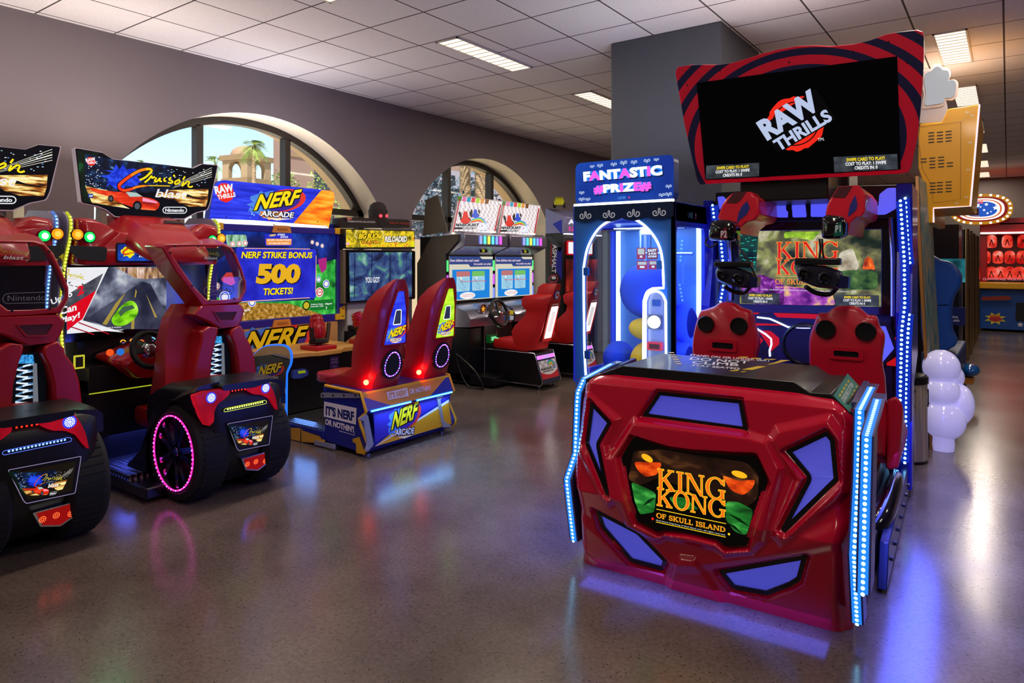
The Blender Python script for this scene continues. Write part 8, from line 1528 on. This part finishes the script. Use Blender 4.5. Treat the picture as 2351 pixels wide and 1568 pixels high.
# clown knock-down game at the end
def build_clown():
    fr = Fr(.16, 18.4, 0); Q = fr; t = thing('clown_game', 'red and blue clown knockdown game under an oval starred sign at the back wall', 'arcade machine', fr)
    BL = pm('#1450a8', .35, 0, .3); RD = pm('#b01420', .4); GO = pm('#e0a01c', .35)
    m = MB(); m.box(-.65, .06, .05, .65, 1.6, .92, BL); bo = m.build('lower_cabinet', BL, t, bevel=.01); p = Pl(Q, (0, .055, 0), (1, 0, 0), (0, 0, 1)); V = lambda a, b: p.p(*(2180+a*.4014, 420+b*.4018))
    m = MB(); m.flat = True; c = V(262, 775); n = 16; m.art(p, [(c[0]+(.2 if i % 2 else .11)*math.cos(PI*i/n*1.0*2/1)*1.0, c[1]+(.14 if i % 2 else .08)*math.sin(2*PI*i/n)) for i in range(n)], pm('#e8e04a', .4), .002); m.art(p, ell(c[0], c[1], .1, .07), pm('#d8402a', .4), .0026)
    m.text_uv(p, 'DOWN', (c[0]-.1, c[1]+.03), (c[0]+.08, c[1]+.03), (c[0]-.1, c[1]+.085), pm('#f08a1a', .4), .004, .06); m.text_uv(p, 'CLOWN', (c[0]-.11, c[1]-.05), (c[0]+.12, c[1]-.05), (c[0]-.11, c[1]+.02), pm('#c8284a', .4), .004, .06)
    m.build('front_print', None, bo); m = MB(); st = V(405, 810); m.art(p, [(st[0]+(.06 if i % 2 == 0 else .028)*math.cos(PI/2+PI*i/5), st[1]+(.06 if i % 2 == 0 else .028)*math.sin(PI/2+PI*i/5)) for i in range(10)], pm('#e8e4ee', .4), .002); m.build('star_print', None, bo)
    m = MB(); m.slab(p, rnd([V(376, 790), V(440, 790), V(440, 685), V(380, 685)], .02), pm('#0a0a12', .4), 0, .01); m.build('coin_door', None, bo)
    m = MB(); m.box(-.66, -.12, .92, .66, .3, 1.06, GO); sh = m.build('shelf', GO, t, bevel=.02); p2 = Pl(Q, (0, -.122, 0), (1, 0, 0), (0, 0, 1)); m = MB(); m.slab(p2, [p2.p(*(2180+a*.4014, 420+b*.4018)) for a, b in ((185, 650), (330, 645), (360, 655), (340, 670), (185, 672))], pm('#8a2a1a', .4), 0, .006); m.build('name_strip', None, sh)
    m = MB(); m.box(-.65, .9, 1.06, .65, 1.6, 2.2, pm('#14060a', .5)); m.build('target_box', None, t); 
    for x in (-.65, .53): m = MB(); m.box(x, .2, 1.06, x+.12, 1.2, 2.2, RD if x < 0 else GO); m.build('side_wall', None, t, bevel=.01)
    m = MB(); m.box(-.65, .1, 2.1, .65, 1.4, 2.35, RD); m.build('canopy', RD, t, bevel=.02); m = MB(); m.tube([(-.64, .08, 2.12), (.42, .08, 2.12)], .018, em('#fff2ea', 2.5), 8); m.build('light_tube', None, t)
    pc = Pl(Q, (0, .88, 0), (1, 0, 0), (0, 0, 1)); RG = noise_em('red_target_glow', [(.35, '#c01010'), (.55, '#ff4a36'), (.75, '#ffb8a8')], 5, (1, 1, 1), 2, .85)
    for b, xs in ((338, (240, 330, 420)), (428, (205, 277, 345, 415)), (518, (192, 240, 292, 345, 400))):
        for a in xs:
            u, v = pc.p(*(2180+a*.4014, 420+b*.4018)); m = MB(); m.loft([[(u+x*k, .88+dy, v+z_*k) for x, z_ in catmull([(-.085, -.11), (-.1, 0), (-.085, .12), (0, .16), (.085, .12), (.1, 0), (.085, -.11), (0, -.13)], 3, True)] for dy, k in ((0, 1), (-.03, .9), (-.045, .6))], RG); o = m.build('target', None, t, smooth=50); m = MB()
            for s_ in (-1, 1): m.stroke(Pl(Q, (0, .83, 0), (1, 0, 0), (0, 0, 1)), [(u, v+.06), (u+s_*.02, v-.02), (u+s_*.04, v-.08)], .018, pm('#5a0808', .5), .0)
            m.build('rib_mark', None, o)
    m = MB(); m.flat = True; m.text_uv(Pl(Q, (0, .19, 0), (1, 0, 0), (0, 0, 1)), 'CLOWNS ARE WORTH 10,000 POINTS', (-.6, 1.09), (.5, 1.09), (-.6, 1.15), em('#e07a8a', .8), .0, .03); m.build('lettering', None, t); lamp('target_glow', t, (0, .5, 1.6), 2.0, (1, .1, .06), .9, .6, (PI/2, 0, 0))
    # oval sign with bulbs
    ps = Pl(Q, (0, -.1, 0), (1, 0, 0), (0, 0, 1)); cx, cz = ps.p(2262, 480); cx -= .08
    def ov(k): return [(cx+(.56*k)*math.copysign(abs(math.cos(q))**.8, math.cos(q)), cz+.33*(k if k > .85 else k*.96)*math.copysign(abs(math.sin(q))**.85, math.sin(q))) for q in [2*PI*i/48 for i in range(48)]]
    m = MB(); m.slab(ps, ov(1.0), pm('#d8941c', .35), -.14, 0); sg = m.build('sign', None, t); m = MB(); m.art(ps, ov(1.0), em('#d8901a', .7), .001); m.art(ps, ov(.84), em('#a8141e', .6), .002)
    for i in range(48):
        if i % 2: a, b = ov(.74)[i], ov(.74)[(i+1) % 48]; 
    m.art(ps, ov(.74), em('#fff0e4', 1.6), .003); m.art(ps, ov(.66), em('#e0683a', .9), .0036); m.art(ps, ov(.60), em('#fff4ea', 1.6), .0042); m.art(ps, ov(.52), em('#1a5ac8', .9), .005)
    for dx, dz, s_ in ((.26, .02, .055), (.1, .1, .04), (.06, -.02, .03), (.12, -.09, .028), (.18, -.06, .02), (.0, .05, .02), (-.22, .1, .035)): m.art(ps, [(cx+dx+(s_ if i % 2 == 0 else s_*.45)*math.cos(PI/2+PI*i/5), cz+dz+(s_ if i % 2 == 0 else s_*.45)*math.sin(PI/2+PI*i/5)) for i in range(10)], em('#f8fbff', 1.3), .006)
    m.art(ps, rect(cx-.2, cz-.13, cx-.03, cz+.02), em('#3a1410', .8), .006); m.flat = True; m.text_uv(ps, '0', (cx-.13, cz-.1), (cx-.07, cz-.1), (cx-.13, cz+.0), em('#ff3a2a', 3), .007); m.text_uv(ps, 'TICKETS', (cx-.2, cz-.165), (cx-.02, cz-.165), (cx-.2, cz-.14), em('#f0a040', 1), .007, .03); m.text_uv(ps, 'DOWN THE', (cx-.2, cz+.1), (cx+.04, cz+.12), (cx-.2, cz+.17), em('#e8502a', 1.2), .007, .06); m.text_uv(ps, 'CLOWNS', (cx-.34, cz+.03), (cx-.02, cz+.05), (cx-.34, cz+.1), em('#f4f4fa', 1.2), .007, .06); m.build('sign_face', None, sg)
    o_ = ov(.92)
    for i in range(0, 48, 2): m = MB(); m.ball((o_[i][0], -.115, o_[i][1]), .024, mat=em('#fff6d8', 5), n=10); m.build('bulb', None, sg)
    m = MB(); m.box(-.3, .1, 2.3, .3, .4, cz-.2, RD); m.build('sign_post', None, t)
build_clown()
